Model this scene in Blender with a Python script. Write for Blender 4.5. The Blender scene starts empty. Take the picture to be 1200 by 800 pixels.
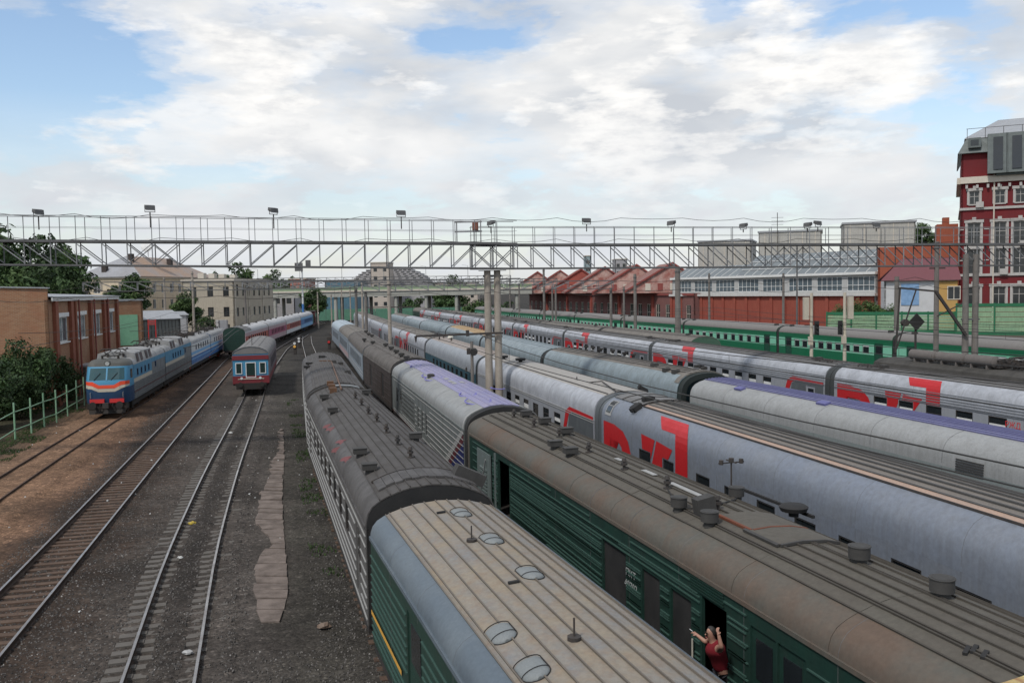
import bpy, bmesh, math, random
from mathutils import Vector, Matrix
R = math.radians
random.seed(7)
S = bpy.context.scene
COL = S.collection

# ------------------------------------------------------------------ camera
F_PX, CAM_H = 1050.0, 8.9
PITCH, ROLL = R(3.3), R(1.0)
_c, _s = math.cos(PITCH), math.sin(PITCH)
_R0, _U0, FWD = Vector((1, 0, 0)), Vector((0, _s, _c)), Vector((0, _c, -_s))
RGT = _R0 * math.cos(ROLL) - _U0 * math.sin(ROLL)
UPV = _U0 * math.cos(ROLL) + _R0 * math.sin(ROLL)
cd = bpy.data.cameras.new('camera')
cam = bpy.data.objects.new('camera', cd)
COL.objects.link(cam)
cd.sensor_width = 36
cd.lens = 36 * F_PX / 1200
cd.clip_start = .1
cd.clip_end = 6000
M3 = Matrix((RGT, UPV, -FWD)).transposed()
cam.matrix_world = Matrix.Translation((0, 0, CAM_H)) @ M3.to_4x4()
S.camera = cam


def ray(px, py):
    return RGT * ((px - 600) / F_PX) - UPV * ((py - 400) / F_PX) + FWD


def at(px, py, z):
    d = ray(px, py)
    t = (z - CAM_H) / d.z
    return Vector((d.x * t, d.y * t, z))


def aty(px, py, Y):
    d = ray(px, py)
    t = Y / d.y
    return Vector((d.x * t, Y, CAM_H + d.z * t))


# ------------------------------------------------------------------ light
S.view_settings.view_transform = 'Standard'
S.view_settings.look = 'None'
S.view_settings.exposure = 0.03
S.view_settings.gamma = 1
SUN_EL, SUN_AZ = R(52), R(215)      # azimuth clockwise from +Y
W = bpy.data.worlds.new('World')
S.world = W
W.use_nodes = True
nt = W.node_tree
nt.nodes.clear()


def N(tree, kind, **kw):
    n = tree.nodes.new(kind)
    for k, v in kw.items():
        if k.startswith('i_'):
            key = k[2:]
            key = int(key) if key.isdigit() else key.replace('_', ' ')
            n.inputs[key].default_value = v
        else:
            setattr(n, k, v)
    return n


def math_n(tree, op, a, b=None, clamp=False):
    n = tree.nodes.new('ShaderNodeMath')
    n.operation = op
    n.use_clamp = clamp
    for i, v in enumerate((a, b)):
        if v is None:
            continue
        if hasattr(v, 'is_output') or hasattr(v, 'links'):
            tree.links.new(v, n.inputs[i])
        else:
            n.inputs[i].default_value = v
    return n.outputs[0]


def ramp(tree, fac, stops, interp='LINEAR'):
    n = tree.nodes.new('ShaderNodeValToRGB')
    n.color_ramp.interpolation = interp
    el = n.color_ramp.elements
    while len(el) < len(stops):
        el.new(.5)
    for e, (p, c) in zip(el, stops):
        e.position = p
        e.color = (c, c, c, 1) if isinstance(c, (int, float)) else (*c, 1)
    tree.links.new(fac, n.inputs[0])
    return n.outputs[0]


def mixc(tree, fac, a, b, mode='MIX'):
    n = tree.nodes.new('ShaderNodeMix')
    n.data_type = 'RGBA'
    n.blend_type = mode
    for sock, v in ((n.inputs[0], fac), (n.inputs[6], a), (n.inputs[7], b)):
        if hasattr(v, 'links'):
            tree.links.new(v, sock)
        elif isinstance(v, (int, float)):
            sock.default_value = v
        else:
            sock.default_value = (*v, 1)
    return n.outputs[2]


sky = N(nt, 'ShaderNodeTexSky', sky_type='NISHITA', sun_disc=False, sun_elevation=SUN_EL,
        sun_rotation=SUN_AZ, altitude=100, air_density=1.2, dust_density=1.0, ozone_density=1.6)
tc = N(nt, 'ShaderNodeTexCoord')
sep = N(nt, 'ShaderNodeSeparateXYZ')
nt.links.new(tc.outputs['Generated'], sep.inputs[0])
zc = math_n(nt, 'MAXIMUM', sep.outputs[2], 0.0)
mp = N(nt, 'ShaderNodeMapping')
mp.inputs['Location'].default_value = (4.3, 2.1, .7)
mp.inputs['Scale'].default_value = (1.0, 1.0, 3.0)
nt.links.new(tc.outputs['Generated'], mp.inputs[0])
n1 = N(nt, 'ShaderNodeTexNoise', i_Scale=5.2, i_Detail=11.0, i_Roughness=.57, i_Distortion=.1)
nt.links.new(mp.outputs[0], n1.inputs[0])
n2 = N(nt, 'ShaderNodeTexNoise', i_Scale=4.6, i_Detail=7.0, i_Roughness=.52, i_Distortion=.2)
nt.links.new(mp.outputs[0], n2.inputs[0])


def sky_spot(px, py, rad, amt):
    """a bank (+) or a gap (-) of cloud round the direction of a photo pixel; rad in radians"""
    v = N(nt, 'ShaderNodeVectorMath', operation='DISTANCE')
    v.inputs[1].default_value = ray(px, py).normalized()
    nt.links.new(tc.outputs['Generated'], v.inputs[0])
    q = math_n(nt, 'POWER', math_n(nt, 'DIVIDE', v.outputs['Value'], rad), 2.0)
    return math_n(nt, 'MULTIPLY', math_n(nt, 'EXPONENT', math_n(nt, 'MULTIPLY', q, -1.0)), amt)


den = n1.outputs[0]
brt = n2.outputs[0]
for px, py, rad, amt in ((50, 105, .085, -.16), (190, 112, .06, -.12), (110, 90, .05, -.06), (540, 22, .045, -.11), (605, 34, .05, -.11), (500, 52, .035, -.07), (650, 20, .04, -.07), (860, 40, .055, -.14), (960, 45, .04, -.10), (1110, 25, .06, -.12), (1165, 140, .06, -.13), (1090, 150, .035, -.07),
                         (250, 20, .11, .10), (420, 130, .16, .09), (760, 165, .10, .12), (930, 100, .08, .13), (1060, 85, .035, .12), (660, 90, .11, .09), (150, 200, .12, .06), (30, 35, .05, .1), (1185, 92, .025, .15), (1050, 210, .1, .05), (780, 5, .08, .10)):
    den = math_n(nt, 'ADD', den, sky_spot(px, py, rad, amt))
for px, py, rad, amt in ((250, 25, .1, .07), (960, 135, .04, -.08), (480, 50, .06, -.04), (560, 190, .07, -.04), (250, 165, .1, .03), (820, 150, .04, -.04)):
    brt = math_n(nt, 'ADD', brt, sky_spot(px, py, rad, amt))
n3 = N(nt, 'ShaderNodeTexNoise', i_Scale=13.0, i_Detail=12.0, i_Roughness=.55, i_Distortion=.1)
nt.links.new(mp.outputs[0], n3.inputs[0])
cum = n3.outputs[0]
for px, py, rad, amt in ((745, 180, .05, .26), (690, 160, .028, .24), (820, 195, .03, .20), (610, 120, .03, .12), (150, 200, .05, .1), (60, 165, .04, .1), (1000, 165, .03, .12), (900, 78, .05, .24), (1055, 80, .042, .25), (990, 85, .03, .18), (220, 25, .12, .10), (420, 20, .08, .10), (340, 135, .06, .09), (930, 150, .05, .13), (720, 85, .06, .08), (1185, 90, .02, .2)):
    cum = math_n(nt, 'ADD', cum, sky_spot(px, py, rad, amt))
cumf = ramp(nt, cum, [(.58, 0.0), (.625, .45), (.68, .75), (.78, .97)])
dens = ramp(nt, den, [(.385, 0.0), (.455, .38), (.52, .82), (.62, 1.0)], 'EASE')
ccol = ramp(nt, brt, [(.34, (5.2, 5.5, 5.95)), (.46, (6.4, 6.6, 6.85)), (.55, (7.5, 7.55, 7.6)), (.66, (8.6, 8.55, 8.45))])
n4 = N(nt, 'ShaderNodeTexNoise', i_Scale=24.0, i_Detail=8.0, i_Roughness=.6)
nt.links.new(mp.outputs[0], n4.inputs[0])
cumc = ramp(nt, n4.outputs[0], [(.36, (7.0, 7.05, 7.15)), (.50, (8.6, 8.5, 8.35)), (.62, (9.4, 9.25, 9.0))])
ccol = mixc(nt, cumf, ccol, cumc)
dens = math_n(nt, 'MAXIMUM', dens, math_n(nt, 'MULTIPLY', cumf, ramp(nt, den, [(.36, 0.0), (.46, 1.0)])))
lowf = ramp(nt, zc, [(0.0, .9), (.09, .55), (.2, 0.0)])
ccol = mixc(nt, lowf, ccol, (6.4, 6.7, 7.1))
dens2 = math_n(nt, 'MAXIMUM', dens, math_n(nt, 'MULTIPLY', lowf, .85))
skyb = mixc(nt, 1.0, sky.outputs[0], (1.42, 1.42, 1.46), 'MULTIPLY')
skym = mixc(nt, dens2, skyb, ccol)
bg = N(nt, 'ShaderNodeBackground', i_Strength=.112)
nt.links.new(skym, bg.inputs[0])
wo = N(nt, 'ShaderNodeOutputWorld')
nt.links.new(bg.outputs[0], wo.inputs[0])

sl = bpy.data.lights.new('sun', 'SUN')
sl.energy = 2.4
sl.angle = R(5)
sl.color = (1, .96, .9)
so = bpy.data.objects.new('sun', sl)
COL.objects.link(so)
sd = Vector((math.sin(SUN_AZ) * math.cos(SUN_EL), math.cos(SUN_AZ) * math.cos(SUN_EL), math.sin(SUN_EL)))
so.rotation_euler = (-sd).to_track_quat('-Z', 'Y').to_euler()
S.cycles.max_bounces = 5


# ------------------------------------------------------------------ materials
MATS = {}


def mat(name, col, col2=None, rough=.6, metal=0.0, scale=1.5, amt=.5, bump=0.0, bscale=30, streak=0.0,
        dirt=None, spec=.35, fine=.12):
    """weathered paint / metal / stone: large patches towards col2, vertical streaks and fine mottling"""
    if name in MATS:
        return MATS[name]
    m = bpy.data.materials.new(name)
    m.use_nodes = True
    t = m.node_tree
    b = t.nodes['Principled BSDF']
    b.inputs['Roughness'].default_value = rough
    b.inputs['Metallic'].default_value = metal
    b.inputs['Specular IOR Level'].default_value = spec
    tc = N(t, 'ShaderNodeTexCoord')
    oi = N(t, 'ShaderNodeObjectInfo')
    ad = N(t, 'ShaderNodeVectorMath', operation='ADD')
    mul = N(t, 'ShaderNodeVectorMath', operation='SCALE')
    mul.inputs[0].default_value = (37, 53, 19)
    t.links.new(oi.outputs['Random'], mul.inputs['Scale'])
    t.links.new(tc.outputs['Object'], ad.inputs[0])
    t.links.new(mul.outputs[0], ad.inputs[1])
    V = ad.outputs[0]
    n = N(t, 'ShaderNodeTexNoise', i_Scale=scale, i_Detail=6.0, i_Roughness=.62)
    t.links.new(V, n.inputs[0])
    c2 = col2 or tuple(x * .6 for x in col)
    f = ramp(t, n.outputs[0], [(.38, 0.0), (.66, amt)])
    c = mixc(t, f, col, c2)
    if streak:
        mpg = N(t, 'ShaderNodeMapping')
        mpg.inputs['Scale'].default_value = (3.5, 3.5, .25)
        t.links.new(V, mpg.inputs[0])
        n3 = N(t, 'ShaderNodeTexNoise', i_Scale=1.6, i_Detail=5.0, i_Roughness=.7)
        t.links.new(mpg.outputs[0], n3.inputs[0])
        f3 = ramp(t, n3.outputs[0], [(.45, 0.0), (.75, streak)])
        c = mixc(t, f3, c, dirt or tuple(x * .45 for x in col))
    if fine:
        n4 = N(t, 'ShaderNodeTexNoise', i_Scale=scale * 14, i_Detail=4.0, i_Roughness=.7)
        t.links.new(V, n4.inputs[0])
        g = ramp(t, n4.outputs[0], [(.3, 1 - fine), (.7, 1 + fine)])
        c = mixc(t, 1.0, c, g, 'MULTIPLY')
    t.links.new(c, b.inputs['Base Color'])
    rr = ramp(t, n.outputs[0], [(.3, max(.05, rough - .1)), (.7, min(1, rough + .12))])
    t.links.new(rr, b.inputs['Roughness'])
    if bump:
        nb = N(t, 'ShaderNodeTexNoise', i_Scale=bscale, i_Detail=5.0, i_Roughness=.6)
        t.links.new(V, nb.inputs[0])
        bp = N(t, 'ShaderNodeBump', i_Strength=bump, i_Distance=.02)
        t.links.new(nb.outputs[0], bp.inputs['Height'])
        t.links.new(bp.outputs[0], b.inputs['Normal'])
    MATS[name] = m
    return m


def brick_mat(name, c1, c2, mortar, sc=1.0, amt=.5, c3=None):
    if name in MATS:
        return MATS[name]
    m = mat(name, c1, c2, rough=.9)
    t = m.node_tree
    b = t.nodes['Principled BSDF']
    tc = N(t, 'ShaderNodeTexCoord')
    mpg = N(t, 'ShaderNodeMapping')
    mpg.inputs['Rotation'].default_value = (R(90), 0, 0)
    t.links.new(tc.outputs['Object'], mpg.inputs[0])
    br = N(t, 'ShaderNodeTexBrick', i_Scale=1.0 / sc)
    br.inputs['Color1'].default_value = (*c1, 1)
    br.inputs['Color2'].default_value = (*c2, 1)
    br.inputs['Mortar'].default_value = (*mortar, 1)
    br.inputs['Mortar Size'].default_value = .012
    br.inputs['Brick Width'].default_value = .26
    br.inputs['Row Height'].default_value = .08
    t.links.new(mpg.outputs[0], br.inputs[0])
    n = N(t, 'ShaderNodeTexNoise', i_Scale=.55, i_Detail=6.0, i_Roughness=.65)
    t.links.new(tc.outputs['Object'], n.inputs[0])
    f = ramp(t, n.outputs[0], [(.4, 0.0), (.68, amt)])
    c = mixc(t, f, br.outputs[0], c3 or tuple(x * .5 for x in c1))
    t.links.new(c, b.inputs['Base Color'])
    bp = N(t, 'ShaderNodeBump', i_Strength=.4, i_Distance=.01)
    t.links.new(br.outputs['Fac'], bp.inputs['Height'])
    bp.invert = True
    t.links.new(bp.outputs[0], b.inputs['Normal'])
    return m


def glass_mat(name, col, rough=.12):
    return mat(name, col, tuple(x * .5 for x in col), rough=rough, scale=.8, amt=.6, spec=.6, fine=0)


# ------------------------------------------------------------------ mesh helpers
class MB:
    def __init__(self):
        self.v, self.f, self.m = [], [], []

    def add(self, vs, fs, mi=0):
        o = len(self.v)
        self.v += [tuple(p) for p in vs]
        self.f += [tuple(i + o for i in f) for f in fs]
        self.m += [mi] * len(fs)
        return self

    def box(self, x0, x1, y0, y1, z0, z1, mi=0):
        vs = [(x0, y0, z0), (x1, y0, z0), (x1, y1, z0), (x0, y1, z0), (x0, y0, z1), (x1, y0, z1), (x1, y1, z1), (x0, y1, z1)]
        return self.add(vs, [(3, 2, 1, 0), (4, 5, 6, 7), (0, 1, 5, 4), (1, 2, 6, 5), (2, 3, 7, 6), (3, 0, 4, 7)], mi)

    def cbox(self, c, s, mi=0):
        return self.box(c[0] - s[0] / 2, c[0] + s[0] / 2, c[1] - s[1] / 2, c[1] + s[1] / 2, c[2] - s[2] / 2, c[2] + s[2] / 2, mi)

    def bar(self, p, q, w, h=None, mi=0):
        p, q = Vector(p), Vector(q)
        h = h or w
        d = (q - p).normalized()
        u = Vector((0, 0, 1)) if abs(d.z) < .95 else Vector((0, 1, 0))
        a = d.cross(u).normalized() * (w / 2)
        b = a.cross(d).normalized() * (h / 2)
        vs = [p - a - b, p + a - b, p + a + b, p - a + b, q - a - b, q + a - b, q + a + b, q - a + b]
        return self.add(vs, [(0, 1, 2, 3), (7, 6, 5, 4), (0, 4, 5, 1), (1, 5, 6, 2), (2, 6, 7, 3), (3, 7, 4, 0)], mi)

    def tube(self, p, q, r, n=8, r2=None, mi=0):
        p, q = Vector(p), Vector(q)
        r2 = r if r2 is None else r2
        d = (q - p).normalized()
        u = Vector((0, 0, 1)) if abs(d.z) < .95 else Vector((0, 1, 0))
        a = d.cross(u).normalized()
        b = a.cross(d).normalized()
        vs = []
        for k in range(n):
            w = 2 * math.pi * k / n
            e = a * math.cos(w) + b * math.sin(w)
            vs += [p + e * r, q + e * r2]
        fs = [(2 * k, 2 * k + 1, (2 * k + 3) % (2 * n), (2 * k + 2) % (2 * n)) for k in range(n)]
        fs += [tuple(2 * k for k in range(n)), tuple(2 * k + 1 for k in reversed(range(n)))]
        return self.add(vs, fs, mi)

    def path(self, pts, r, n=6, mi=0):
        for a, b in zip(pts, pts[1:]):
            self.tube(a, b, r, n, mi=mi)
        return self

    def poly(self, pts, off, mi=0):
        """prism: planar polygon pts swept by vector off"""
        n = len(pts)
        off = Vector(off)
        vs = [Vector(p) for p in pts] + [Vector(p) + off for p in pts]
        fs = [tuple(range(n)), tuple(range(2 * n - 1, n - 1, -1))]
        fs += [(i, i + n, (i + 1) % n + n, (i + 1) % n) for i in range(n)]
        return self.add(vs, fs, mi)

    def mesh(self, name, mats, smooth=None):
        me = bpy.data.meshes.new(name)
        me.from_pydata(self.v, [], self.f)
        for m in (mats if isinstance(mats, (list, tuple)) else [mats]):
            me.materials.append(m)
        if any(self.m):
            me.polygons.foreach_set('material_index', self.m)
        if smooth is not None:
            me.polygons.foreach_set('use_smooth', [True] * len(self.f))
            me.set_sharp_from_angle(angle=R(smooth))
        return me

    def build(self, name, mats, parent=None, smooth=None, loc=None, rz=None, kind=None):
        return link(name, self.mesh(name, mats, smooth), parent, loc, rz, kind)


def link(name, me, parent=None, loc=None, rz=None, kind=None):
    o = bpy.data.objects.new(name, me)
    COL.objects.link(o)
    if parent:
        o.parent = parent
    if loc is not None:
        o.location = loc
    if rz:
        o.rotation_euler = (0, 0, rz)
    if kind:
        o['kind'] = kind
    return o


def tag(o, label=None, cat=None, group=None, kind=None):
    for k, v in (('label', label), ('category', cat), ('group', group), ('kind', kind)):
        if v:
            o[k] = v
    return o


def thing(name, label, cat, loc=(0, 0, 0), rz=0.0, group=None):
    o = bpy.data.objects.new(name, None)
    COL.objects.link(o)
    o.empty_display_size = .3
    o.location = loc
    o.rotation_euler = (0, 0, rz)
    return tag(o, label, cat, group)


KIDS = {}


def kids(o):
    return [c for c in bpy.data.objects if c.parent == o]


def copy_tree(o, parent=None, tree=None):
    if tree is None:
        tree = {}
        for c in bpy.data.objects:
            if c.parent:
                tree.setdefault(c.parent, []).append(c)
    c = o.copy()
    COL.objects.link(c)
    if parent:
        c.parent = parent
    for ch in tree.get(o, []):
        copy_tree(ch, c, tree)
    return c


def wall_mb(L, z0, z1, ops, th, mb=None, y=0.0, sgn=-1):
    """wall in the xz plane, outer face at y, thickness th inwards; openings (x0,x1,za,zb). sgn=-1: faces -y"""
    mb = mb or MB()
    xs = sorted({0.0, L, *[round(v, 4) for o in ops for v in o[:2]]})
    zs = sorted({z0, z1, *[round(v, 4) for o in ops for v in o[2:4]]})
    yi = y - sgn * th
    for i in range(len(xs) - 1):
        for k in range(len(zs) - 1):
            xm, zm = (xs[i] + xs[i + 1]) / 2, (zs[k] + zs[k + 1]) / 2
            if any(o[0] < xm < o[1] and o[2] < zm < o[3] for o in ops):
                continue
            a, b, c, d = xs[i], xs[i + 1], zs[k], zs[k + 1]
            q = [(a, y, c), (b, y, c), (b, y, d), (a, y, d)]
            mb.add(q if sgn < 0 else q[::-1], [(0, 1, 2, 3)])
            q = [(a, yi, c), (b, yi, c), (b, yi, d), (a, yi, d)]
            mb.add(q[::-1] if sgn < 0 else q, [(0, 1, 2, 3)])
    for a, b, c, d in [o[:4] for o in ops] + [(0.0, L, z0, z1)]:
        for (p, q) in (((a, c), (b, c)), ((b, c), (b, d)), ((b, d), (a, d)), ((a, d), (a, c))):
            mb.add([(p[0], y, p[1]), (q[0], y, q[1]), (q[0], yi, q[1]), (p[0], yi, p[1])], [(0, 1, 2, 3)])
    return mb


def frame_mb(w, h, t=.06, d=.05, mull=(), bars=(), sgn=-1):
    """window frame ring in xz, origin lower left, mullions at fractions"""
    mb = MB()
    y0, y1 = (-d, 0) if sgn < 0 else (0, d)
    mb.box(0, w, y0, y1, 0, t).box(0, w, y0, y1, h - t, h).box(0, t, y0, y1, t, h - t).box(w - t, w, y0, y1, t, h - t)
    for f in mull:
        mb.box(w * f - t * .4, w * f + t * .4, y0 + .004, y1 - .004, t, h - t)
    for f in bars:
        mb.box(t, w - t, y0 + .008, y1 - .008, h * f - t * .4, h * f + t * .4)
    return mb


MESH = {}


def cached(key, fn):
    if key not in MESH:
        MESH[key] = fn()
    return MESH[key]


def window(parent, x, z, w, h, fm, gm, y=0.0, t=.06, d=.06, mull=(), bars=(), sgn=-1, name='window', inset=.0):
    """a window part (frame) with its pane as sub-part; y is the plane of the back of the frame"""
    k = ('w', round(w, 3), round(h, 3), t, d, mull, bars, sgn, fm.name)
    o = link(name, cached(k, lambda: frame_mb(w, h, t, d, mull, bars, sgn).mesh(name, fm)), parent, (x, y, z))
    k = ('p', round(w, 3), round(h, 3), t, d, sgn, gm.name)
    yy = (-d * .45, -d * .2) if sgn < 0 else (d * .2, d * .45)
    link('pane', cached(k, lambda: MB().box(t * .5, w - t * .5, yy[0], yy[1], t * .5, h - t * .5).mesh('pane', gm)), o)
    return o

# ------------------------------------------------------------------ track centre lines (x, y)
def line_x(pts, y):
    for (x0, y0), (x1, y1) in zip(pts, pts[1:]):
        if y <= y1:
            break
    return x0 + (x1 - x0) * (y - y0) / (y1 - y0)


T0 = [(-16.0, 10), (-24.0, 41.5), (-28.6, 61.4), (-44.0, 133), (-66, 250), (-80, 330)]
T1 = [(-9.6, 5), (-14.7, 26.6), (-19.0, 44.2), (-31.8, 96.5), (-38.4, 123), (-51.5, 221), (-62, 326), (-70, 420)]
T2 = [(-3.4, 2), (-8.1, 19.8), (-10.6, 28.3), (-14.5, 43.8), (-21.3, 72.7), (-24.6, 86), (-29.7, 109), (-36.7, 142.8), (-45.0, 196.8), (-55.5, 278), (-62, 330)]
TA = [(5.7, -6), (-1.8, 20.2), (-8.7, 44.4), (-14.5, 68.4), (-27.1, 121), (-35.5, 155), (-43.5, 190)]
TB = [(11, -3), (6.4, 12.2), (-.3, 34.6), (-6.5, 59.3), (-11.6, 78.6), (-17.3, 103.1), (-23, 127), (-28.2, 148), (-42, 210)]
TC = [(13.5, 5), (5.1, 38.3), (-1.0, 62.5), (-7.0, 87.4), (-12.3, 109.8), (-23.2, 156), (-35.2, 208.4), (-46, 260)]
TD = [(20.3, 8), (10.0, 45.8), (3.7, 67.6), (-1.8, 91.6), (-7.1, 116.2), (-12.9, 140), (-30, 214)]
TE = [(28.4, 15), (19.3, 50.5), (13.3, 76.8), (7.3, 101.7), (1.6, 127.2), (-4.2, 152), (-10, 177), (-16, 202.5), (-21.8, 228)]
TG = [(33.0, 20), (17.3, 79), (11.2, 102.3), (5, 126.5), (-1, 151), (-7.3, 176), (-13.5, 201), (-20, 226), (-26, 250)]
TF = [(47.4, 30), (38.0, 64.2), (34.4, 77.5), (29.9, 95), (23.8, 117), (13.5, 153), (-.3, 204), (-9, 240)]

RAIL_Z = .2


def gnoise(x, y, s):
    from mathutils import noise
    return noise.noise(Vector((x * s, y * s, 3.3)))


def ground_h(x, y):
    h = .03 * gnoise(x, y, .6) + .03 * gnoise(x, y, 1.9) - .02
    if y < 100 and x < 6:
        d1 = abs(x - line_x(T1, y))
        d2 = abs(x - line_x(T2, y))
        d0 = abs(x - line_x(T0, y))
        if d1 < 2.4:
            h = h * .8 - .004 + .045 * gnoise(x, y, 2.3) if d1 < .8 else h * .6 + .05 * min(1, (2.4 - d1) / 1.2)
        if d2 < 1.7:
            dd = x - line_x(T2, y)
            w = .045 * gnoise(x, y, 1.3) + .035 * gnoise(x, y, 3.1)
            h = h * .5 + w + (.06 if d2 < .42 else (-.004 if -1.25 < dd < -.5 else (.05 if dd > .85 else (.01 if dd > .5 else -.004))))
        if d0 < 2.2:
            h = h * .6 + .1
    return h


# ------------------------------------------------------------------ ground
def ground_material():
    m = bpy.data.materials.new('ground_soil')
    m.use_nodes = True
    t = m.node_tree
    b = t.nodes['Principled BSDF']
    b.inputs['Roughness'].default_value = .95
    b.inputs['Specular IOR Level'].default_value = .15
    tc = N(t, 'ShaderNodeTexCoord')
    P = tc.outputs['Object']
    dot = N(t, 'ShaderNodeVectorMath', operation='DOT_PRODUCT')
    dot.inputs[1].default_value = (math.cos(R(15)), math.sin(R(15)), 0)
    t.links.new(P, dot.inputs[0])
    wob = N(t, 'ShaderNodeTexNoise', i_Scale=.55, i_Detail=7.0, i_Roughness=.68)
    t.links.new(P, wob.inputs[0])
    off = math_n(t, 'MULTIPLY', math_n(t, 'SUBTRACT', wob.outputs[0], .5), 4.2)
    tt = math_n(t, 'ADD', dot.outputs['Value'], off)
    fac = math_n(t, 'DIVIDE', math_n(t, 'ADD', tt, 20.0), 26.0, clamp=True)   # t -20..6

    def q(v):
        return (v + 20) / 26
    base = ramp(t, fac, [(q(-18), (.05, .047, .028)), (q(-15.2), (.10, .068, .044)), (q(-14.0), (.185, .115, .072)),
                         (q(-11.2), (.235, .14, .085)), (q(-9.4), (.165, .098, .062)), (q(-8.3), (.075, .05, .036)),
                         (q(-6.0), (.068, .048, .036)), (q(-4.6), (.082, .068, .057)), (q(-.8), (.09, .078, .068)),
                         (q(1.0), (.066, .06, .05)), (q(3.0), (.046, .042, .037))])
    n2 = N(t, 'ShaderNodeTexNoise', i_Scale=2.6, i_Detail=8.0, i_Roughness=.75)
    t.links.new(P, n2.inputs[0])
    g = ramp(t, n2.outputs[0], [(.32, .55), (.5, .95), (.7, 1.5)])
    c = mixc(t, 1.0, base, g, 'MULTIPLY')
    vo = N(t, 'ShaderNodeTexVoronoi', i_Scale=13.0)
    t.links.new(P, vo.inputs[0])
    hs = N(t, 'ShaderNodeSeparateColor')
    t.links.new(vo.outputs['Color'], hs.inputs[0])
    peb = ramp(t, hs.outputs[0], [(0.0, .6), (.6, 1.0), (.93, 1.25), (1.0, 2.3)])
    c = mixc(t, .8, c, mixc(t, 1.0, c, peb, 'MULTIPLY'))
    n3 = N(t, 'ShaderNodeTexNoise', i_Scale=.22, i_Detail=5.0, i_Roughness=.6)
    t.links.new(P, n3.inputs[0])
    oil_shade = ramp(t, n3.outputs[0], [(.42, 1.0), (.6, .55)])
    c = mixc(t, .8, c, mixc(t, 1.0, c, oil_shade, 'MULTIPLY'))
    at_ = N(t, 'ShaderNodeAttribute', attribute_name='oil_shade')
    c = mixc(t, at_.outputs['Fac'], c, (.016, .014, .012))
    t.links.new(c, b.inputs['Base Color'])
    hgt = math_n(t, 'ADD', math_n(t, 'MULTIPLY', vo.outputs['Distance'], -.5), n2.outputs[0])
    bp = N(t, 'ShaderNodeBump', i_Strength=.8, i_Distance=.05)
    t.links.new(hgt, bp.inputs['Height'])
    t.links.new(bp.outputs[0], b.inputs['Normal'])
    return m


GM = ground_material()


def build_ground():
    def axis(fine0, fine1, step, lo, hi):
        a = []
        x = fine0
        while x <= fine1:
            a.append(x)
            x += step
        s = step
        x = fine0
        while x > lo:
            s *= 1.35
            x = max(lo, x - s)
            a.insert(0, x)
        s = step
        x = a[-1]
        while x < hi:
            s *= 1.35
            x = min(hi, x + s)
            a.append(x)
        return a
    xs = axis(-34, 2, .24, -2500, 2500)
    ys = axis(15, 80, .36, -300, 4000)
    nx = len(xs)
    v = [(x, y, ground_h(x, y)) for y in ys for x in xs]
    f = [(j * nx + i, j * nx + i + 1, (j + 1) * nx + i + 1, (j + 1) * nx + i) for j in range(len(ys) - 1) for i in range(nx - 1)]
    me = bpy.data.meshes.new('ground')
    me.from_pydata(v, [], f)
    me.polygons.foreach_set('use_smooth', [True] * len(f))
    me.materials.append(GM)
    oil_shade = me.attributes.new('oil_shade', 'FLOAT', 'POINT')
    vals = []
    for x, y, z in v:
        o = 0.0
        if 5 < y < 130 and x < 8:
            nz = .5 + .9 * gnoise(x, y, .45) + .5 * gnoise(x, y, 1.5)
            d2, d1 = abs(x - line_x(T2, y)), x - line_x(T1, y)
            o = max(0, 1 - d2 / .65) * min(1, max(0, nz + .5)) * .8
            o = max(o, max(0, 1 - abs(abs(d1) - 1.25) / .6) * min(1, max(0, nz + .3)) * .75, max(0, 1 - abs(d1) / .7) * max(0, nz) * .5)  # bands outside the T1 rails paint their shadow into the soil, mixed with oil
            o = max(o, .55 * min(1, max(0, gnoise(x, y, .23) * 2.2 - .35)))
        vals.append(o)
    oil_shade.data.foreach_set('value', vals)
    tag(link('ground', me), kind='structure')


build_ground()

# ------------------------------------------------------------------ tracks
m_rail_top = mat('rail_head_steel', (.42, .40, .38), (.25, .2, .17), rough=.32, metal=.85, fine=.1)
m_rail_side = mat('rail_side_rust', (.055, .036, .026), (.03, .02, .016), rough=.85)
m_rail_rust = mat('rail_head_rust', (.10, .06, .04), (.05, .03, .02), rough=.7, metal=.2)
m_wood = mat('sleeper_wood', (.105, .068, .047), (.07, .045, .032), rough=.9, scale=2.0, amt=.9, bump=.5)
m_conc_sl = mat('sleeper_concrete', (.11, .10, .087), (.10, .09, .08), rough=.9, scale=2.5, amt=.9, bump=.3)


def resample(pts, y0, y1, step):
    out = []
    y = y0
    while y < y1:
        out.append(Vector((line_x(pts, y), y, 0)))
        y += step
    out.append(Vector((line_x(pts, y1), y1, 0)))
    # ease the corners
    for _ in range(3):
        out = [out[0]] + [(a + b * 2 + c) / 4 for a, b, c in zip(out, out[1:], out[2:])] + [out[-1]]
    return out


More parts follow.
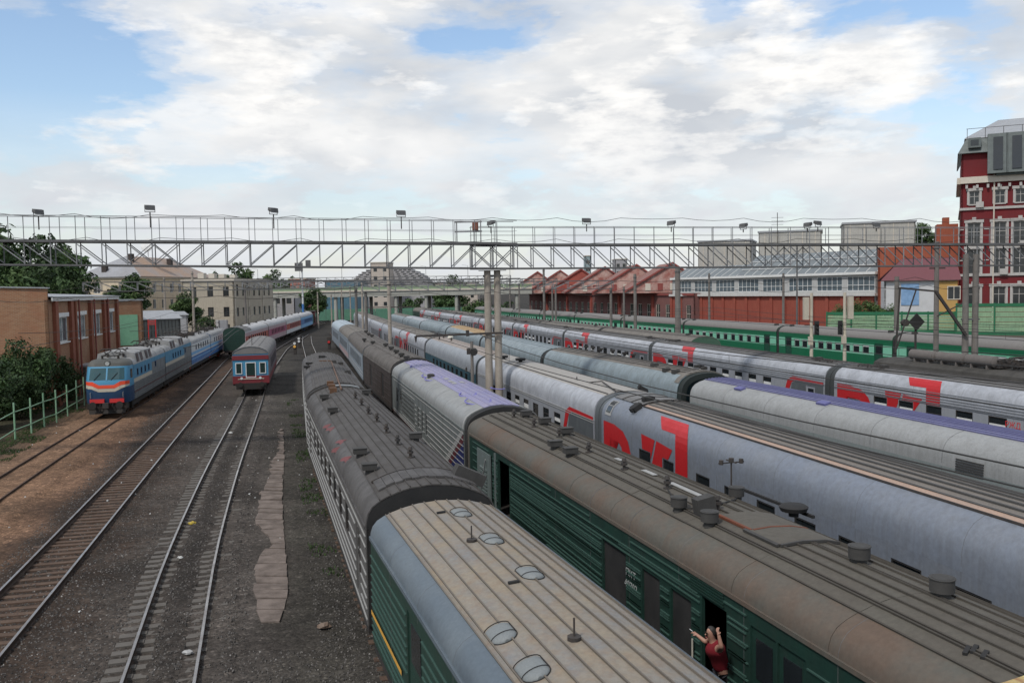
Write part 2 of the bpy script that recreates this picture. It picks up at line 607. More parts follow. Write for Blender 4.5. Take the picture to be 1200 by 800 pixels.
def rail_mesh(path, off, mtop):
    """swept rail: foot, web and head"""
    prof = [(-.07, .02), (-.02, .05), (-.02, .13), (-.037, .15), (-.037, RAIL_Z - .004), (-.028, RAIL_Z),
            (.028, RAIL_Z), (.037, RAIL_Z - .004), (.037, .15), (.02, .13), (.02, .05), (.07, .02)]
    mb = MB()
    vs = []
    for i, p in enumerate(path):
        a, b = path[max(0, i - 1)], path[min(len(path) - 1, i + 1)]
        d = (b - a).normalized()
        nrm = Vector((d.y, -d.x, 0))
        for (u, z) in prof:
            q = p + nrm * (off + u)
            vs.append((q.x, q.y, z))
    n = len(prof)
    fs, ms = [], []
    for i in range(len(path) - 1):
        for k in range(n - 1):
            fs.append((i * n + k, i * n + k + 1, (i + 1) * n + k + 1, (i + 1) * n + k))
            ms.append(1 if k in (4, 5, 6) else 0)
    mb.v, mb.f, mb.m = vs, fs, ms
    return mb.mesh('rail', [m_rail_side, mtop])


def sleeper_mesh(kind):
    mb = MB()
    if kind == 'wood':
        mb.box(-.12, .12, -1.32, 1.32, -.12, .012)
        return mb.mesh('sleeper', m_wood)
    for sg in (-1, 1):
        mb.box(-.14, .14, *sorted((sg * .35, sg * 1.34)), -.12, .02)
        mb.box(-.11, .11, *sorted((sg * .66, sg * .94)), .021, .05)
    mb.box(-.10, .10, -.349, .349, -.12, -.02)
    return mb.mesh('sleeper', m_conc_sl)


def track(pts, y0, y1, label, sl=None, sl_range=(0, 0), top=None, pitch=.56, step=3.0):
    p0 = Vector((line_x(pts, y0), y0, 0))
    root = thing('railway_track', label, 'railway track', p0)
    path = [p - p0 for p in resample(pts, y0, y1, step)]
    for sg in (-1, 1):
        link('rail', rail_mesh(path, sg * .795, top or m_rail_top), root)
    if sl:
        me = cached('sl' + sl, lambda: sleeper_mesh(sl))
        y = sl_range[0]
        k = 0
        while y < sl_range[1] and k < 295:
            a = Vector((line_x(pts, y + .5) - line_x(pts, y - .5), 1.0, 0))
            o = link('sleeper', me, root, (line_x(pts, y) - p0.x + random.uniform(-.03, .03), y - p0.y, random.uniform(-.015, .012)))
            o.rotation_euler = (random.uniform(-.01, .01), random.uniform(-.01, .01), math.atan2(a.y, a.x) + random.uniform(-.025, .025))
            y += pitch / a.length + random.uniform(-.03, .03)
            k += 1
    return root


track(T0, 20, 200, 'rusty rails half buried in orange dirt, leading under the blue electric locomotive', top=m_rail_rust)
track(T1, 14, 300, 'shiny rails on brown wooden sleepers, left of the concrete sleepered track', 'wood', (15, 125))
track(T2, 10, 190, 'rails on pale concrete sleepers leading to the red and blue end carriage', 'conc', (12, 110))
track(TA, 12, 183, 'track under the dirty grey carriages, its sleeper ends showing beside their left side', 'wood', (20, 70))
track(TB, -2, 200, 'track under the green baggage van and the silver carriage with a purple roof', top=m_rail_rust)
track(TC, 5, 240, 'track under the silver carriages headed by the smooth one with red letters', top=m_rail_rust)
track(TD, 8, 210, 'track under the blue grey carriages in the middle of the yard', top=m_rail_rust)
track(TE, 15, 225, 'track under the ribbed silver carriages with red letters', top=m_rail_rust)
track(TG, 22, 248, 'track under the drab grey carriages just in front of the green commuter train', top=m_rail_rust)
track(TF, 30, 238, 'track under the two tone green commuter train', top=m_rail_rust)

# ------------------------------------------------------------------ carriage bodies
m_dark = mat('dark_underframe', (.022, .021, .02), (.05, .038, .03), rough=.85)
m_rubber = mat('black_rubber', (.018, .018, .018), (.04, .038, .036), rough=.8)
m_iron = mat('weathered_black_iron', (.035, .033, .032), (.075, .055, .042), rough=.75, scale=4)
m_vent = mat('vent_dark_grey', (.05, .048, .045), (.03, .028, .026), rough=.75, scale=3)
m_glass = glass_mat('dark_window_glass', (.018, .022, .025))
m_curtain = mat('pale_curtain', (.62, .62, .6), (.5, .5, .48), rough=.9)


def roof_profile(kind, hw, eave, top):
    """cross section points (y, z) from the left eave (+y) over the crown to the right eave"""
    if kind == 'flat':
        half = [(1, 0), (.996, .16), (.965, .36), (.90, .53), (.80, .655), (.68, .755), (.5, .875), (.3, .96), (0, 1)]
    elif kind == 'tvz':
        half = [(1, 0), (.997, .2), (.985, .36), (.955, .51), (.90, .64), (.81, .76), (.66, .865), (.45, .945), (.22, .985), (0, 1)]
    elif kind == 'low':
        half = [(1, 0), (.98, .22), (.92, .45), (.82, .63), (.66, .79), (.45, .91), (.22, .98), (0, 1)]
    else:
        half = [(1, 0), (.995, .12), (.97, .30), (.92, .46), (.84, .60), (.72, .73), (.56, .85), (.36, .94), (.18, .985), (0, 1)]
    L = [(y * hw, eave + z * (top - eave)) for y, z in half]
    return L + [(-y, z) for y, z in reversed(L[:-1])]


def prof_at(prof, y):
    """z and outward normal of the profile at y"""
    for (y0, z0), (y1, z1) in zip(prof, prof[1:]):
        if y0 >= y >= y1:
            f = (y0 - y) / (y0 - y1) if y0 != y1 else 0
            t = Vector((y1 - y0, z1 - z0)).normalized()
            return z0 + (z1 - z0) * f, Vector((t.y, -t.x)) * -1 if False else Vector((-t.y * -1, -t.x))
    return prof[0][1], Vector((0, 1))


def prof_y(prof, z):
    for (y0, z0), (y1, z1) in zip(prof, prof[1:]):
        if z0 <= z <= z1 and z1 > z0:
            return y0 + (y1 - y0) * (z - z0) / (z1 - z0)
    return prof[0][0]


def clip_prof(prof, ya, yb):
    """profile points between y=ya (left, larger) and y=yb"""
    pts = [(ya, prof_at(prof, ya)[0])] + [p for p in prof if yb + 1e-4 < p[0] < ya - 1e-4] + [(yb, prof_at(prof, yb)[0])]
    return pts


def plate_mb(pts, x0, x1, th, lift=0.0, mb=None, mi=0):
    """curved plate: cross-section pts (y,z) swept x0..x1, thickness th below the surface lifted by lift"""
    mb = mb or MB()
    n = len(pts)
    top, bot = [], []
    for i, p in enumerate(pts):
        a, b = Vector(pts[max(0, i - 1)]), Vector(pts[min(n - 1, i + 1)])
        t = (b - a).normalized()
        nr = Vector((t.y, -t.x))
        if nr.y < 0 and abs(nr.y) > 1e-6:
            nr = -nr
        if abs(nr.y) <= 1e-6 or abs(p[0]) > 1.3 and nr.x * p[0] < 0:
            nr = Vector((math.copysign(1, p[0]), 0))
        q = Vector(p) + nr * lift
        top.append(q)
        bot.append(q - nr * th)
    vs = [(x0, q.x, q.y) for q in top] + [(x1, q.x, q.y) for q in top] + [(x0, q.x, q.y) for q in bot] + [(x1, q.x, q.y) for q in bot]
    fs = []
    for i in range(n - 1):
        fs.append((i, i + 1, n + i + 1, n + i))
        fs.append((2 * n + i + 1, 2 * n + i, 3 * n + i, 3 * n + i + 1))
        fs.append((i + 1, i, 2 * n + i, 2 * n + i + 1))
        fs.append((n + i, n + i + 1, 3 * n + i + 1, 3 * n + i))
    fs.append((0, n, 3 * n, 2 * n))
    fs.append((n - 1, 3 * n - 1, 4 * n - 1, 2 * n - 1))
    return mb.add(vs, fs, mi)


def bogie(parent, x):
    def frame():
        mb = MB()
        for s in (-1, 1):
            mb.box(-1.5, 1.5, s * 1.08 - .06, s * 1.08 + .06, .48, .68)
            for ax in (-1.2, 1.2):
                mb.box(ax - .17, ax + .17, s * 1.12 - .11, s * 1.12 + .11, .28, .62)
                mb.tube((ax - .32, s * 1.12, .6), (ax - .32, s * 1.12, .92), .09, 8)
                mb.tube((ax + .32, s * 1.12, .6), (ax + .32, s * 1.12, .92), .09, 8)
        mb.box(-.3, .3, -1.2, 1.2, .55, .85)
        for ax in (-1.2, 1.2):
            mb.tube((ax, -.9, .475), (ax, .9, .475), .08, 8)
        return mb.mesh('bogie', m_dark)
    b = link('bogie', cached('bogie', frame), parent, (x, 0, 0))

    def wheel():
        mb = MB()
        mb.tube((0, -.065, 0), (0, .065, 0), .475, 18)
        mb.tube((0, -.085, 0), (0, .085, 0), .14, 10)
        return mb.mesh('wheel', m_rail_side, 40)
    for ax in (-1.2, 1.2):
        for s in (-1, 1):
            link('wheel', cached('wheel', wheel), b, (ax, s * .795, .475))


def intervals(x0, x1, z, ops, pad=.0):
    cuts = sorted((o[0] - pad, o[1] + pad) for o in ops if o[2] - .02 < z < o[3] + .02)
    out, a = [], x0
    for c, d in cuts:
        if c > a + .05:
            out.append((a, c))
        a = max(a, d)
    if a < x1 - .05:
        out.append((a, x1))
    return out


def decal_mesh(name, polys, fmap, m, xcuts=(), zcuts=(), holes=()):
    bm = bmesh.new()
    for P in polys:
        f = bm.faces.new([bm.verts.new((x, z, 0)) for x, z in P])
    bmesh.ops.triangulate(bm, faces=bm.faces[:])
    for x in xcuts:
        bmesh.ops.bisect_plane(bm, geom=bm.verts[:] + bm.edges[:] + bm.faces[:], plane_co=(x, 0, 0), plane_no=(1, 0, 0))
    for z in zcuts:
        bmesh.ops.bisect_plane(bm, geom=bm.verts[:] + bm.edges[:] + bm.faces[:], plane_co=(0, z, 0), plane_no=(0, 1, 0))
    if holes:
        dead = []
        for f in bm.faces:
            c = f.calc_center_median()
            if any(h[0] < c.x < h[1] and h[2] < c.y < h[3] for h in holes):
                dead.append(f)
        bmesh.ops.delete(bm, geom=dead, context='FACES')
    for v in bm.verts:
        v.co = fmap(v.co.x, v.co.y)
    me = bpy.data.meshes.new(name)
    bm.to_mesh(me)
    bm.free()
    me.materials.append(m)
    return me


def text_mesh(body, size, m):
    cu = bpy.data.curves.new('lettering', 'FONT')
    cu.body = body
    cu.size = size
    cu.align_x = 'CENTER'
    cu.extrude = .002
    cu.resolution_u = 3
    o = bpy.data.objects.new('lettering', cu)
    COL.objects.link(o)
    bpy.context.view_layer.update()
    me = bpy.data.meshes.new_from_object(o.evaluated_get(bpy.context.evaluated_depsgraph_get()))
    bpy.data.objects.remove(o)
    me.name = 'lettering'
    me.materials.clear()
    me.materials.append(m)
    return me


class Car:
    """a carriage; local x runs from the near end (-L/2) to the far end, +y is its left side, z=0 the rail top"""

    def __init__(s, name, label, cat, group, near, far, side, roof, shoulder=None, end=None, kind='round', hw=1.55,
                 sill=1.0, eave=3.3, top=4.25, ysh=1.1, gap=.45, ops=(), ribs=(), rib_m=None, rib_split=False, seams=(),
                 seam_m=None, seam_split=False, panels=1, frame=None, glass=None, ends=True, bogies=True, arch=.35,
                 arch_m=None, door_m=None, lower=None, sq=(0.05, .035), roof_parts=True, curtain=False, end_door=True):
        near, far = Vector(near), Vector(far)
        d = far - near
        s.L = L = d.length - 2 * gap
        mid = (near + far) / 2
        s.rz = math.atan2(d.y, d.x)
        s.hw, s.eave = hw, eave
        s.prof = P = roof_profile(kind, hw, eave, top)
        s.root = root = thing(name, label, cat, (mid.x, mid.y, RAIL_Z), s.rz, group)
        s.mat = Matrix.Translation(root.location) @ Matrix.Rotation(s.rz, 4, 'Z')
        s.inv = s.mat.inverted()
        h = L / 2
        end = end or side
        shoulder = shoulder or roof
        O = [(o[0], o[1], o[2], o[3]) for o in ops]
        s.ops = [(o[0] - h, o[1] - h, o[2], o[3]) for o in ops]
        wall_mb(L, sill, eave, O, .07, y=0, sgn=1).build('side_wall', side, root, loc=(-h, hw, 0))
        MB().box(-h, h, -hw, -hw + .07, sill, eave).build('side_wall', side, root)
        # ends
        ring = [(y, z) for y, z in P]
        for sg in (-1, 1):
            pts = [(sg * h, -hw + .03, sill)] + [(sg * h, y * .985, z - .04) for y, z in reversed(ring)] + [(sg * h, hw - .03, sill)]
            MB().poly(pts, (-sg * .06, 0, 0)).build('end_wall', end, root)
            if end_door:
                mb = MB()
                mb.box(*sorted((sg * (h + .002), sg * (h + gap - .03))), -.62, .62, 1.05, 3.05)
                mb.build('gangway', m_rubber, root)
            mb = MB()
            for y in (-.9, .9):
                mb.tube((sg * h, y, .86), (sg * (h + gap - .05), y, .86), .09, 8)
                mb.tube((sg * (h + gap - .09), y, .86), (sg * (h + gap - .04), y, .86), .22, 12)
            mb.box(*sorted((sg * (h + .001), sg * (h + .12))), -1.3, 1.3, .75, .99)
            mb.build('buffer', m_dark, root, 40)
        # floor and underframe
        mb = MB()
        mb.box(-h + .05, h - .05, -hw + .08, hw - .08, sill - .06, sill + .06)
        mb.box(-h + .06, h - .06, -hw + .02, -hw + .2, sill - .2, sill - .065)
        mb.box(-h + .06, h - .06, hw - .2, hw - .02, sill - .2, sill - .065)
        for x0, x1 in ((-4.6, -2.6), (-2.1, .9), (1.6, 4.2)):
            mb.box(x0, x1, -1.25, 1.25, .35, sill - .07)
        mb.build('underframe', m_dark, root)
        if bogies:
            for x in (-h + 3.4, h - 3.4):
                bogie(root, x)
        # roof
        if seam_split:
            ys = sorted({P[0][0], *seams, P[-1][0]}, reverse=True)
            for a, b in zip(ys, ys[1:]):
                big = abs((a + b) / 2) > ysh
                n = panels if (big or True) else 1
                for k in range(n):
                    xa, xb = -h + L * k / n, -h + L * (k + 1) / n - (.012 if k < n - 1 else 0)
                    plate_mb(clip_prof(P, a - (.004 if a < P[0][0] else 0), b), xa, xb, .03, random.uniform(-.004, .004)).build(
                        'roof_panel', shoulder if big else roof, root, smooth=40)
        else:
            if ysh < hw:
                plate_mb(clip_prof(P, P[0][0], ysh + .003), -h, h, .03).build('roof_edge', shoulder, root, smooth=50)
                plate_mb(clip_prof(P, -ysh - .003, P[-1][0]), -h, h, .03).build('roof_edge', shoulder, root, smooth=50)
                plate_mb(clip_prof(P, ysh, -ysh), -h, h, .03).build('roof', roof, root, smooth=50)
            else:
                plate_mb(P, -h, h, .03).build('roof', roof, root, smooth=50)
        mb = MB()
        for y in seams:
            z, nr = prof_at(P, y)
            sm = MB().box(-h + .02, h - .02, -sq[0] / 2, sq[0] / 2, -.01, sq[1])
            tilt = math.atan2((prof_at(P, max(-hw, y - .02))[0] - prof_at(P, min(hw, y + .02))[0]), -.04) if abs(y) < hw - .03 else 0
            ang = math.atan2(prof_at(P, min(hw, y + .02))[0] - prof_at(P, max(-hw, y - .02))[0], .04)
            if seam_split:
                o = sm.build('roof_seam', seam_m or roof, root, loc=(0, y, z))
                o.rotation_euler = (ang, 0, 0)
            else:
                c, q = math.cos(ang), math.sin(ang)
                mb.add([(vx, y + vy * c - vz * q, z + vy * q + vz * c) for vx, vy, vz in sm.v], sm.f)
        if mb.v:
            mb.build('roof_seam', seam_m or roof, root, kind='stuff')
        # gutters
        for sg in ((-1, 1) if kind != 'tvz' else ()):
            MB().box(-h + .01, h - .01, sg * hw - .035, sg * hw + .035, eave - .03, eave + .045).build('gutter', shoulder if lower is None else side, root)
        if arch:
            for sg in (-1, 1):
                pts = [(y * .97, z - .05) for y, z in P]
                pts = [(pts[0][0], sill)] + pts + [(pts[-1][0], sill)]
                plate_mb(pts, *sorted((sg * (h + .003), sg * (h + gap - .012))), .28, 0).build('bellows', arch_m or m_rubber, root, smooth=40)
        # openings
        for o in ops:
            x, w, z, hh = o[0] - h, o[1] - o[0], o[2], o[3] - o[2]
            k = o[4] if len(o) > 4 else 'win'
            if k == 'win':
                wd = window(root, x, z, w, hh, frame or m_dark, glass or m_glass, y=hw - .075, t=.045, d=.065, sgn=1,
                            bars=((.62,) if curtain is True else ()))
                if curtain == 'top':
                    MB().box(.05, w - .05, .032, .037, hh * .8, hh - .05).build('curtain', m_curtain, wd)
                elif curtain and random.random() < .6:
                    MB().box(.05, w - .05, .055, .06, hh * random.uniform(.4, .55), hh * .68).build('curtain', m_curtain, wd)
            elif k in ('door', 'ddoor'):
                dr = MB().box(0, w, -.05, -.015, 0, hh)
                dr.box(w * .12, w * .88, -.014, -.004, hh * .06, hh * .42)
                dm = door_m or side
                d_ = dr.build('door', dm, root, loc=(x, hw - .02, z))
                MB().box(w * .18, w * .82, -.014, -.002, hh * .52, hh * .9).build('pane', m_glass, d_)
                MB().bar((w * .1, .03, hh * .38), (w * .1, .03, hh * .5), .03).build('handle', m_iron, d_)
            elif k == 'dark':
                MB().box(0, w, -.06, -.05, 0, hh).build('door_shutter', m_rubber, root, loc=(x, hw, z))  # black panel standing in for the shade inside an opening
        # side ribs
        mb = MB()
        for r in ribs:
            z, x0, x1 = (r, 0, L) if not isinstance(r, tuple) else r
            for a, b in intervals(x0 - h + .02, x1 - h - .02, z, s.ops, .06):
                if rib_split:
                    MB().box(a, b, hw - .005, hw + .028, z - .014, z + .014).build('side_rib', rib_m or side, root)
                else:
                    mb.box(a, b, hw - .005, hw + .025, z - .02, z + .02)
        if mb.v:
            mb.build('side_rib', rib_m or side, root, kind='stuff')
        if kind == 'tvz' or seam_split:
            mb = MB()
            n = int(L / (3.1 if kind == 'tvz' else 2.4))
            for k in range(1, n):
                x = -h + L * k / n + random.uniform(-.15, .15)
                w = random.uniform(.003, .005)
                for a, b in ((P[0][0] - .002, ysh + .01), (-ysh - .01, P[-1][0] + .002)):
                    plate_mb(clip_prof(P, a, b), x - w, x + w, .004, .004, mb)
                zs = sorted([sill] + [v for o in s.ops if o[0] - .05 < x < o[1] + .05 for v in (o[2] - .06, o[3] + .06)] + [eave])
                for a, b in zip(zs[::2], zs[1::2]):
                    mb.box(x - w, x + w, hw - .01, hw + .004, a, b)
            mb.build('panel_joint', mat('joint_grey', (.12, .122, .125), (.08, .08, .08)), root, kind='stuff')
        if lower:
            z0, z1, lm = lower
            s.band(z0, z1, lm)

    def band(s, z0, z1, m, x0=None, x1=None, proud=.006):
        h = s.L / 2
        x0, x1 = (-h if x0 is None else x0), (h if x1 is None else x1)
        hl = [o for o in s.ops if o[2] < z1 and o[3] > z0]
        xc = sorted({v for o in hl for v in o[:2]})
        zc = sorted({v for o in hl for v in o[2:]})
        return link('colour_band', decal_mesh('colour_band', [[(x0, z0), (x1, z0), (x1, z1), (x0, z1)]], lambda x, z: (x, s.hw + proud, z), m, xc, zc, hl), s.root)

    def loc(s, px, py, z=None):
        """local (x,y) of the photo pixel on the roof"""
        zz = 4.2 if z is None else z
        for _ in range(4):
            p = s.inv @ at(px, py, zz + RAIL_Z)
            if z is not None:
                break
            zz = prof_at(s.prof, max(-s.hw, min(s.hw, p.y)))[0]
        return p.x, p.y, zz

    def on_roof(s, me, name, x, y, lift=0.0, rz=0.0):
        tilt = 0.0 if name in ('roof_vent', 'roof_insulator', 'aerial', 'roof_dome') else 1.0
        z, _ = prof_at(s.prof, max(-s.hw, min(s.hw, y)))
        ang = math.atan2(prof_at(s.prof, min(s.hw, y + .05))[0] - prof_at(s.prof, max(-s.hw, y - .05))[0], .1)
        o = link(name, me, s.root, (x, y, z + lift))
        o.rotation_euler = (ang * tilt, 0, rz)
        return o

    def logo(s, m, q0=0.0, far=True, windows=True, shear=.9):
        """the big red railway letters next to the far end (q = distance from that end)"""
        h = s.L / 2

        def X(q):
            return h - q if far else -h + q
        hook = [(.3, 3.2), (1.5, 3.2), (2.5, 3.05), (3.0, 2.75), (3.35, 2.2), (3.5, 1.3), (2.6, 1.3), (2.5, 2.0), (2.3, 2.4), (2.0, 2.55), (1.05, 2.6), (1.05, 1.3), (.3, 1.3)]
        s1 = [(4.35, 3.25), (5.6, 3.2), (4.95, 1.9), (4.75, 1.6), (4.6, 1.6)]
        s2 = [(5.75, 3.2), (7.1, 3.1), (6.3, 2.2), (5.9, 1.6), (5.3, 1.6), (5.2, 2.0)]
        tall = [(6.0, 4.02), (8.3, 4.02), (8.3, 1.6), (7.35, 1.6), (7.35, 3.66), (6.2, 3.66)]
        P = s.prof

        def fmap(x, z):
            if z <= s.eave:
                return (x, s.hw + .012, z)
            y = prof_y(P, min(z, 4.2))
            return (x + (s.hw - y) * shear, y + .012, z + .012)
        hl = [(o[0] - .03, o[1] + .03, o[2] - .03, o[3] + .03) for o in s.ops] if windows else []
        xc = sorted({v for o in hl for v in o[:2]})
        zc = sorted({v for o in hl for v in o[2:]} | {z for _, z in P if z >= s.eave - .01})
        for pl in (hook, s1, s2, tall):
            poly = [(X(q + q0), z) for q, z in pl]
            link('red_letter', decal_mesh('red_letter', [poly], fmap, m, xc, zc, hl), s.root)

    def end_hook(s, m, panel):
        """red hook and grey panel at the near end"""
        h = s.L / 2
        poly = [(-h + .1, 3.15), (-h + 3.4, 3.2), (-h + 4.0, 2.95), (-h + 4.35, 2.2), (-h + 4.5, 1.4), (-h + 4.05, 1.4), (-h + 3.9, 2.2), (-h + 3.5, 2.85), (-h + 3.1, 2.98), (-h + .1, 2.98)]
        hl = [(o[0] - .03, o[1] + .03, o[2] - .03, o[3] + .03) for o in s.ops]
        xc = sorted({v for o in hl for v in o[:2]})
        zc = sorted({v for o in hl for v in o[2:]})
        fm = lambda x, z: (x, s.hw + .012, z)
        link('red_letter', decal_mesh('red_letter', [poly], fm, m, xc, zc, hl), s.root)
        poly = [(-h + .1, 2.97), (-h + 3.0, 2.97), (-h + 3.5, 2.8), (-h + 3.9, 1.4), (-h + .1, 1.4)]
        link('grey_panel', decal_mesh('grey_panel', [poly], lambda x, z: (x, s.hw + .009, z), panel, xc, zc, hl), s.root)


# ---- roof fittings (shared meshes)
def fit(kind):
    def mk():
        mb = MB()
        if kind == 'box':          # square ventilator on a narrow neck
            mb.box(-.09, .09, -.1, .1, -.08, .09).box(-.14, .14, -.19, .19, .09, .24).box(-.155, .155, -.205, .205, .241, .262)
            return mb.mesh('roof_vent', m_vent)
        if kind == 'cyl':
            mb.tube((0, 0, -.08), (0, 0, .09), .12, 14).tube((0, 0, .09), (0, 0, .28), .178, 20).tube((0, 0, .281), (0, 0, .295), .19, 20).tube((0, 0, .296), (0, 0, .30), .15, 16)
            return mb.mesh('roof_vent', [m_vent], 40)
        if kind == 'mush':
            mb.tube((0, 0, -.03), (0, 0, .03), .1, 8).tube((0, 0, .03), (0, 0, .24), .04, 8).tube((0, 0, .12), (0, 0, .18), .085, 10).tube((0, 0, .22), (0, 0, .3), .07, 10, .045)
            return mb.mesh('roof_insulator', m_iron, 40)
        if kind == 'disc':
            mb.tube((0, 0, -.03), (0, 0, .1), .12, 10).tube((0, 0, .1), (0, 0, .2), .3, 16, .34).tube((0, 0, .2), (0, 0, .24), .34, 16, .28)
            return mb.mesh('roof_vent', m_rubber, 40)
        if kind == 'aerial':
            mb.tube((0, 0, 0), (0, 0, .05), .1, 8).tube((0, 0, .05), (0, 0, .3), .014, 6)
            mb.box(-.1, .1, -.02, .02, .02, .05)
            return mb.mesh('aerial', m_iron)
        if kind == 'dome':
            mb.tube((0, 0, -.05), (0, 0, .1), .16, 12)
            for k in range(4):
                a, b = k * math.pi / 8, (k + 1) * math.pi / 8
                mb.tube((0, 0, .1 + .28 * math.sin(a)), (0, 0, .1 + .28 * math.sin(b)), .28 * math.cos(a), 14, max(.01, .28 * math.cos(b)))
            return mb.mesh('roof_dome', mat('pale_dome', (.6, .58, .5), (.4, .38, .33)), 50)
        if kind == 'flatbox':
            mb.box(-.2, .2, -.17, .17, -.05, .14).box(-.17, .17, -.14, .14, .141, .17)
            return mb.mesh('roof_box', m_vent)
        if kind == 'blackbox':
            mb.box(-.2, .2, -.16, .16, -.05, .15).box(-.08, .2, -.26, -.162, 0, .1).box(-.15, .05, .162, .27, 0, .16)
            return mb.mesh('roof_equipment', m_rubber)
    return cached('fit_' + kind, mk)

# ------------------------------------------------------------------ trains
m_red = mat('railway_red', (.43, .016, .02), (.36, .02, .02), rough=.45, amt=.5)
m_panel = mat('door_panel_grey', (.09, .10, .105), (.06, .065, .07), rough=.6)
m_tan = mat('faded_tan_roof', (.238, .20, .147), (.185, .185, .18), rough=.75, scale=.9, amt=1.0, streak=.5, dirt=(.20, .125, .075), bump=.15)
m_tan_edge = mat('blue_grey_paint', (.088, .112, .134), (.125, .15, .168), rough=.5, scale=.9, amt=.8)
m_green = mat('dark_green_paint', (.016, .042, .032), (.014, .042, .03), rough=.5, amt=.8, streak=.5, dirt=(.02, .03, .022))
m_green2 = mat('baggage_green_paint', (.015, .043, .033), (.009, .028, .022), rough=.5, amt=.8, streak=.55, dirt=(.025, .035, .028))
m_rib_green = mat('worn_green_edge', (.042, .085, .07), (.03, .07, .055), rough=.5)
m_soot = mat('sooty_grey_roof', (.075, .07, .066), (.058, .053, .049), rough=.8, scale=.9, amt=.8, streak=.3, bump=.2)
m_soot_edge = mat('sooty_roof_edge', (.088, .083, .08), (.055, .052, .05), rough=.7, scale=1.0, amt=.9, streak=.5)
m_grey_side = mat('dirty_grey_side', (.10, .097, .093), (.09, .085, .08), rough=.7, streak=.6, dirt=(.05, .045, .04))
m_rib_white = mat('worn_white_trim', (.30, .30, .29), (.25, .25, .24), rough=.6)
m_olive = mat('grimy_olive_roof', (.092, .084, .068), (.085, .075, .062), rough=.8, scale=.8, amt=.9, streak=.35, bump=.2)
m_rust_edge = mat('rust_stained_edge', (.088, .084, .07), (.108, .074, .054), rough=.75, scale=.75, amt=.9, streak=.5, dirt=(.12, .088, .066))
m_silver = mat('silver_paint', (.24, .245, .24), (.21, .215, .21), rough=.5, amt=.7, streak=.3)
m_silver_d = mat('grey_silver_side', (.165, .18, .175), (.11, .12, .115), rough=.55, amt=.7, streak=.3)
m_purple = mat('violet_roof_paint', (.19, .185, .33), (.27, .25, .33), rough=.55, scale=1.2, amt=.8, streak=.5, dirt=(.30, .29, .36))
m_purple2 = mat('violet_ridged_roof', (.235, .24, .35), (.30, .30, .42), rough=.5, amt=.7)
m_brown_side = mat('brown_side', (.055, .043, .038), (.035, .028, .026), rough=.7, streak=.4)
m_brown_roof = mat('brown_grey_roof', (.115, .104, .093), (.07, .062, .056), rough=.8, amt=.8, streak=.3)
m_blue_side = mat('pale_blue_side', (.20, .235, .265), (.22, .26, .30), rough=.6, streak=.3)
m_pale_roof = mat('pale_roof', (.31, .295, .27), (.30, .28, .26), rough=.75, amt=.7, streak=.2)
m_rzd_grey = mat('smooth_blue_grey_paint', (.17, .186, .212), (.16, .185, .23), rough=.42, scale=.6, amt=.8, streak=.4, dirt=(.10, .10, .10))
m_rzd_roof = mat('ribbed_grey_roof', (.15, .148, .145), (.10, .098, .095), rough=.65, amt=.7)
m_pink = mat('salmon_roof_strip', (.36, .25, .19), (.27, .21, .175), rough=.7, amt=.8)
m_e_side = mat('ribbed_silver_side', (.27, .28, .30), (.25, .265, .29), rough=.5, amt=.6, streak=.2)
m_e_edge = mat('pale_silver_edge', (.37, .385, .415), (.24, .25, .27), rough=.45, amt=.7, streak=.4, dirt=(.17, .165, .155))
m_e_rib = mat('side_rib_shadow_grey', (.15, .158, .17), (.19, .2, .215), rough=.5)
m_arch = mat('bellows_grey', (.045, .05, .05), (.03, .033, .033), rough=.7)
m_teal = mat('teal_blue_side', (.035, .085, .11), (.03, .06, .075), rough=.5)
m_bluegrey = mat('blue_grey_edge', (.205, .25, .27), (.155, .185, .195), rough=.5, amt=.8, streak=.5, dirt=(.12, .125, .12))
m_dkgreen_side = mat('bottle_green_side', (.018, .04, .045), (.03, .05, .05), rough=.5)
m_drab = mat('drab_roof', (.17, .155, .135), (.115, .105, .095), rough=.8, amt=.8, streak=.25)
m_orange_roof = mat('ochre_roof', (.36, .25, .13), (.28, .21, .13), rough=.75, amt=.8)
m_yellow = mat('yellow_line_paint', (.62, .34, .06), (.45, .25, .06), rough=.5)
m_maroon = mat('maroon_paint', (.10, .022, .028), (.06, .018, .02), rough=.55)
m_navy = mat('navy_paint', (.022, .028, .11), (.016, .02, .07), rough=.5)
m_metal = mat('galvanised_sheet', (.24, .255, .26), (.17, .18, .18), rough=.5, metal=.3)


def pts_on(line, ya, yb):
    return (line_x(line, ya), ya), (line_x(line, yb), yb)


# ---- nearest: green carriage with a tan roof
d18 = Vector((.311, -.9504))
fc = Vector((-1.72, 19.95))
tan = Car('passenger_carriage', 'nearest green carriage with a faded tan roof and yellow side line', 'carriage', 'carriages of the left grey train',
          fc + d18 * 24.5, fc + d18 * -.45, m_green, m_tan, shoulder=m_tan_edge, kind='flat', top=4.0, ysh=1.2,
          ops=[(18.9, 20.1, 1.2, 3.05, 'door'), (14, 15, 2.0, 2.8, 'win'), (11, 12, 2.0, 2.8, 'win'), (8, 9, 2.0, 2.8, 'win')],
          ribs=[1.2, 1.36, 1.52, 1.84, 2.0, 2.16, 2.32, 2.5, 2.7, 2.92], rib_m=m_rib_green, rib_split=True,
          seams=[1.2, 1.12, .86, .6, .34, .08, -.18, -.44, -.7, -.96, -1.2], seam_m=mat('tan_seam', (.13, .112, .09), (.09, .08, .07), rough=.7), seam_split=True, panels=1, arch=0, sq=(.022, .03))
tan.band(1.62, 1.72, m_yellow, x0=tan.L / 2 - 3.45, x1=tan.L / 2 - .03, proud=.03)


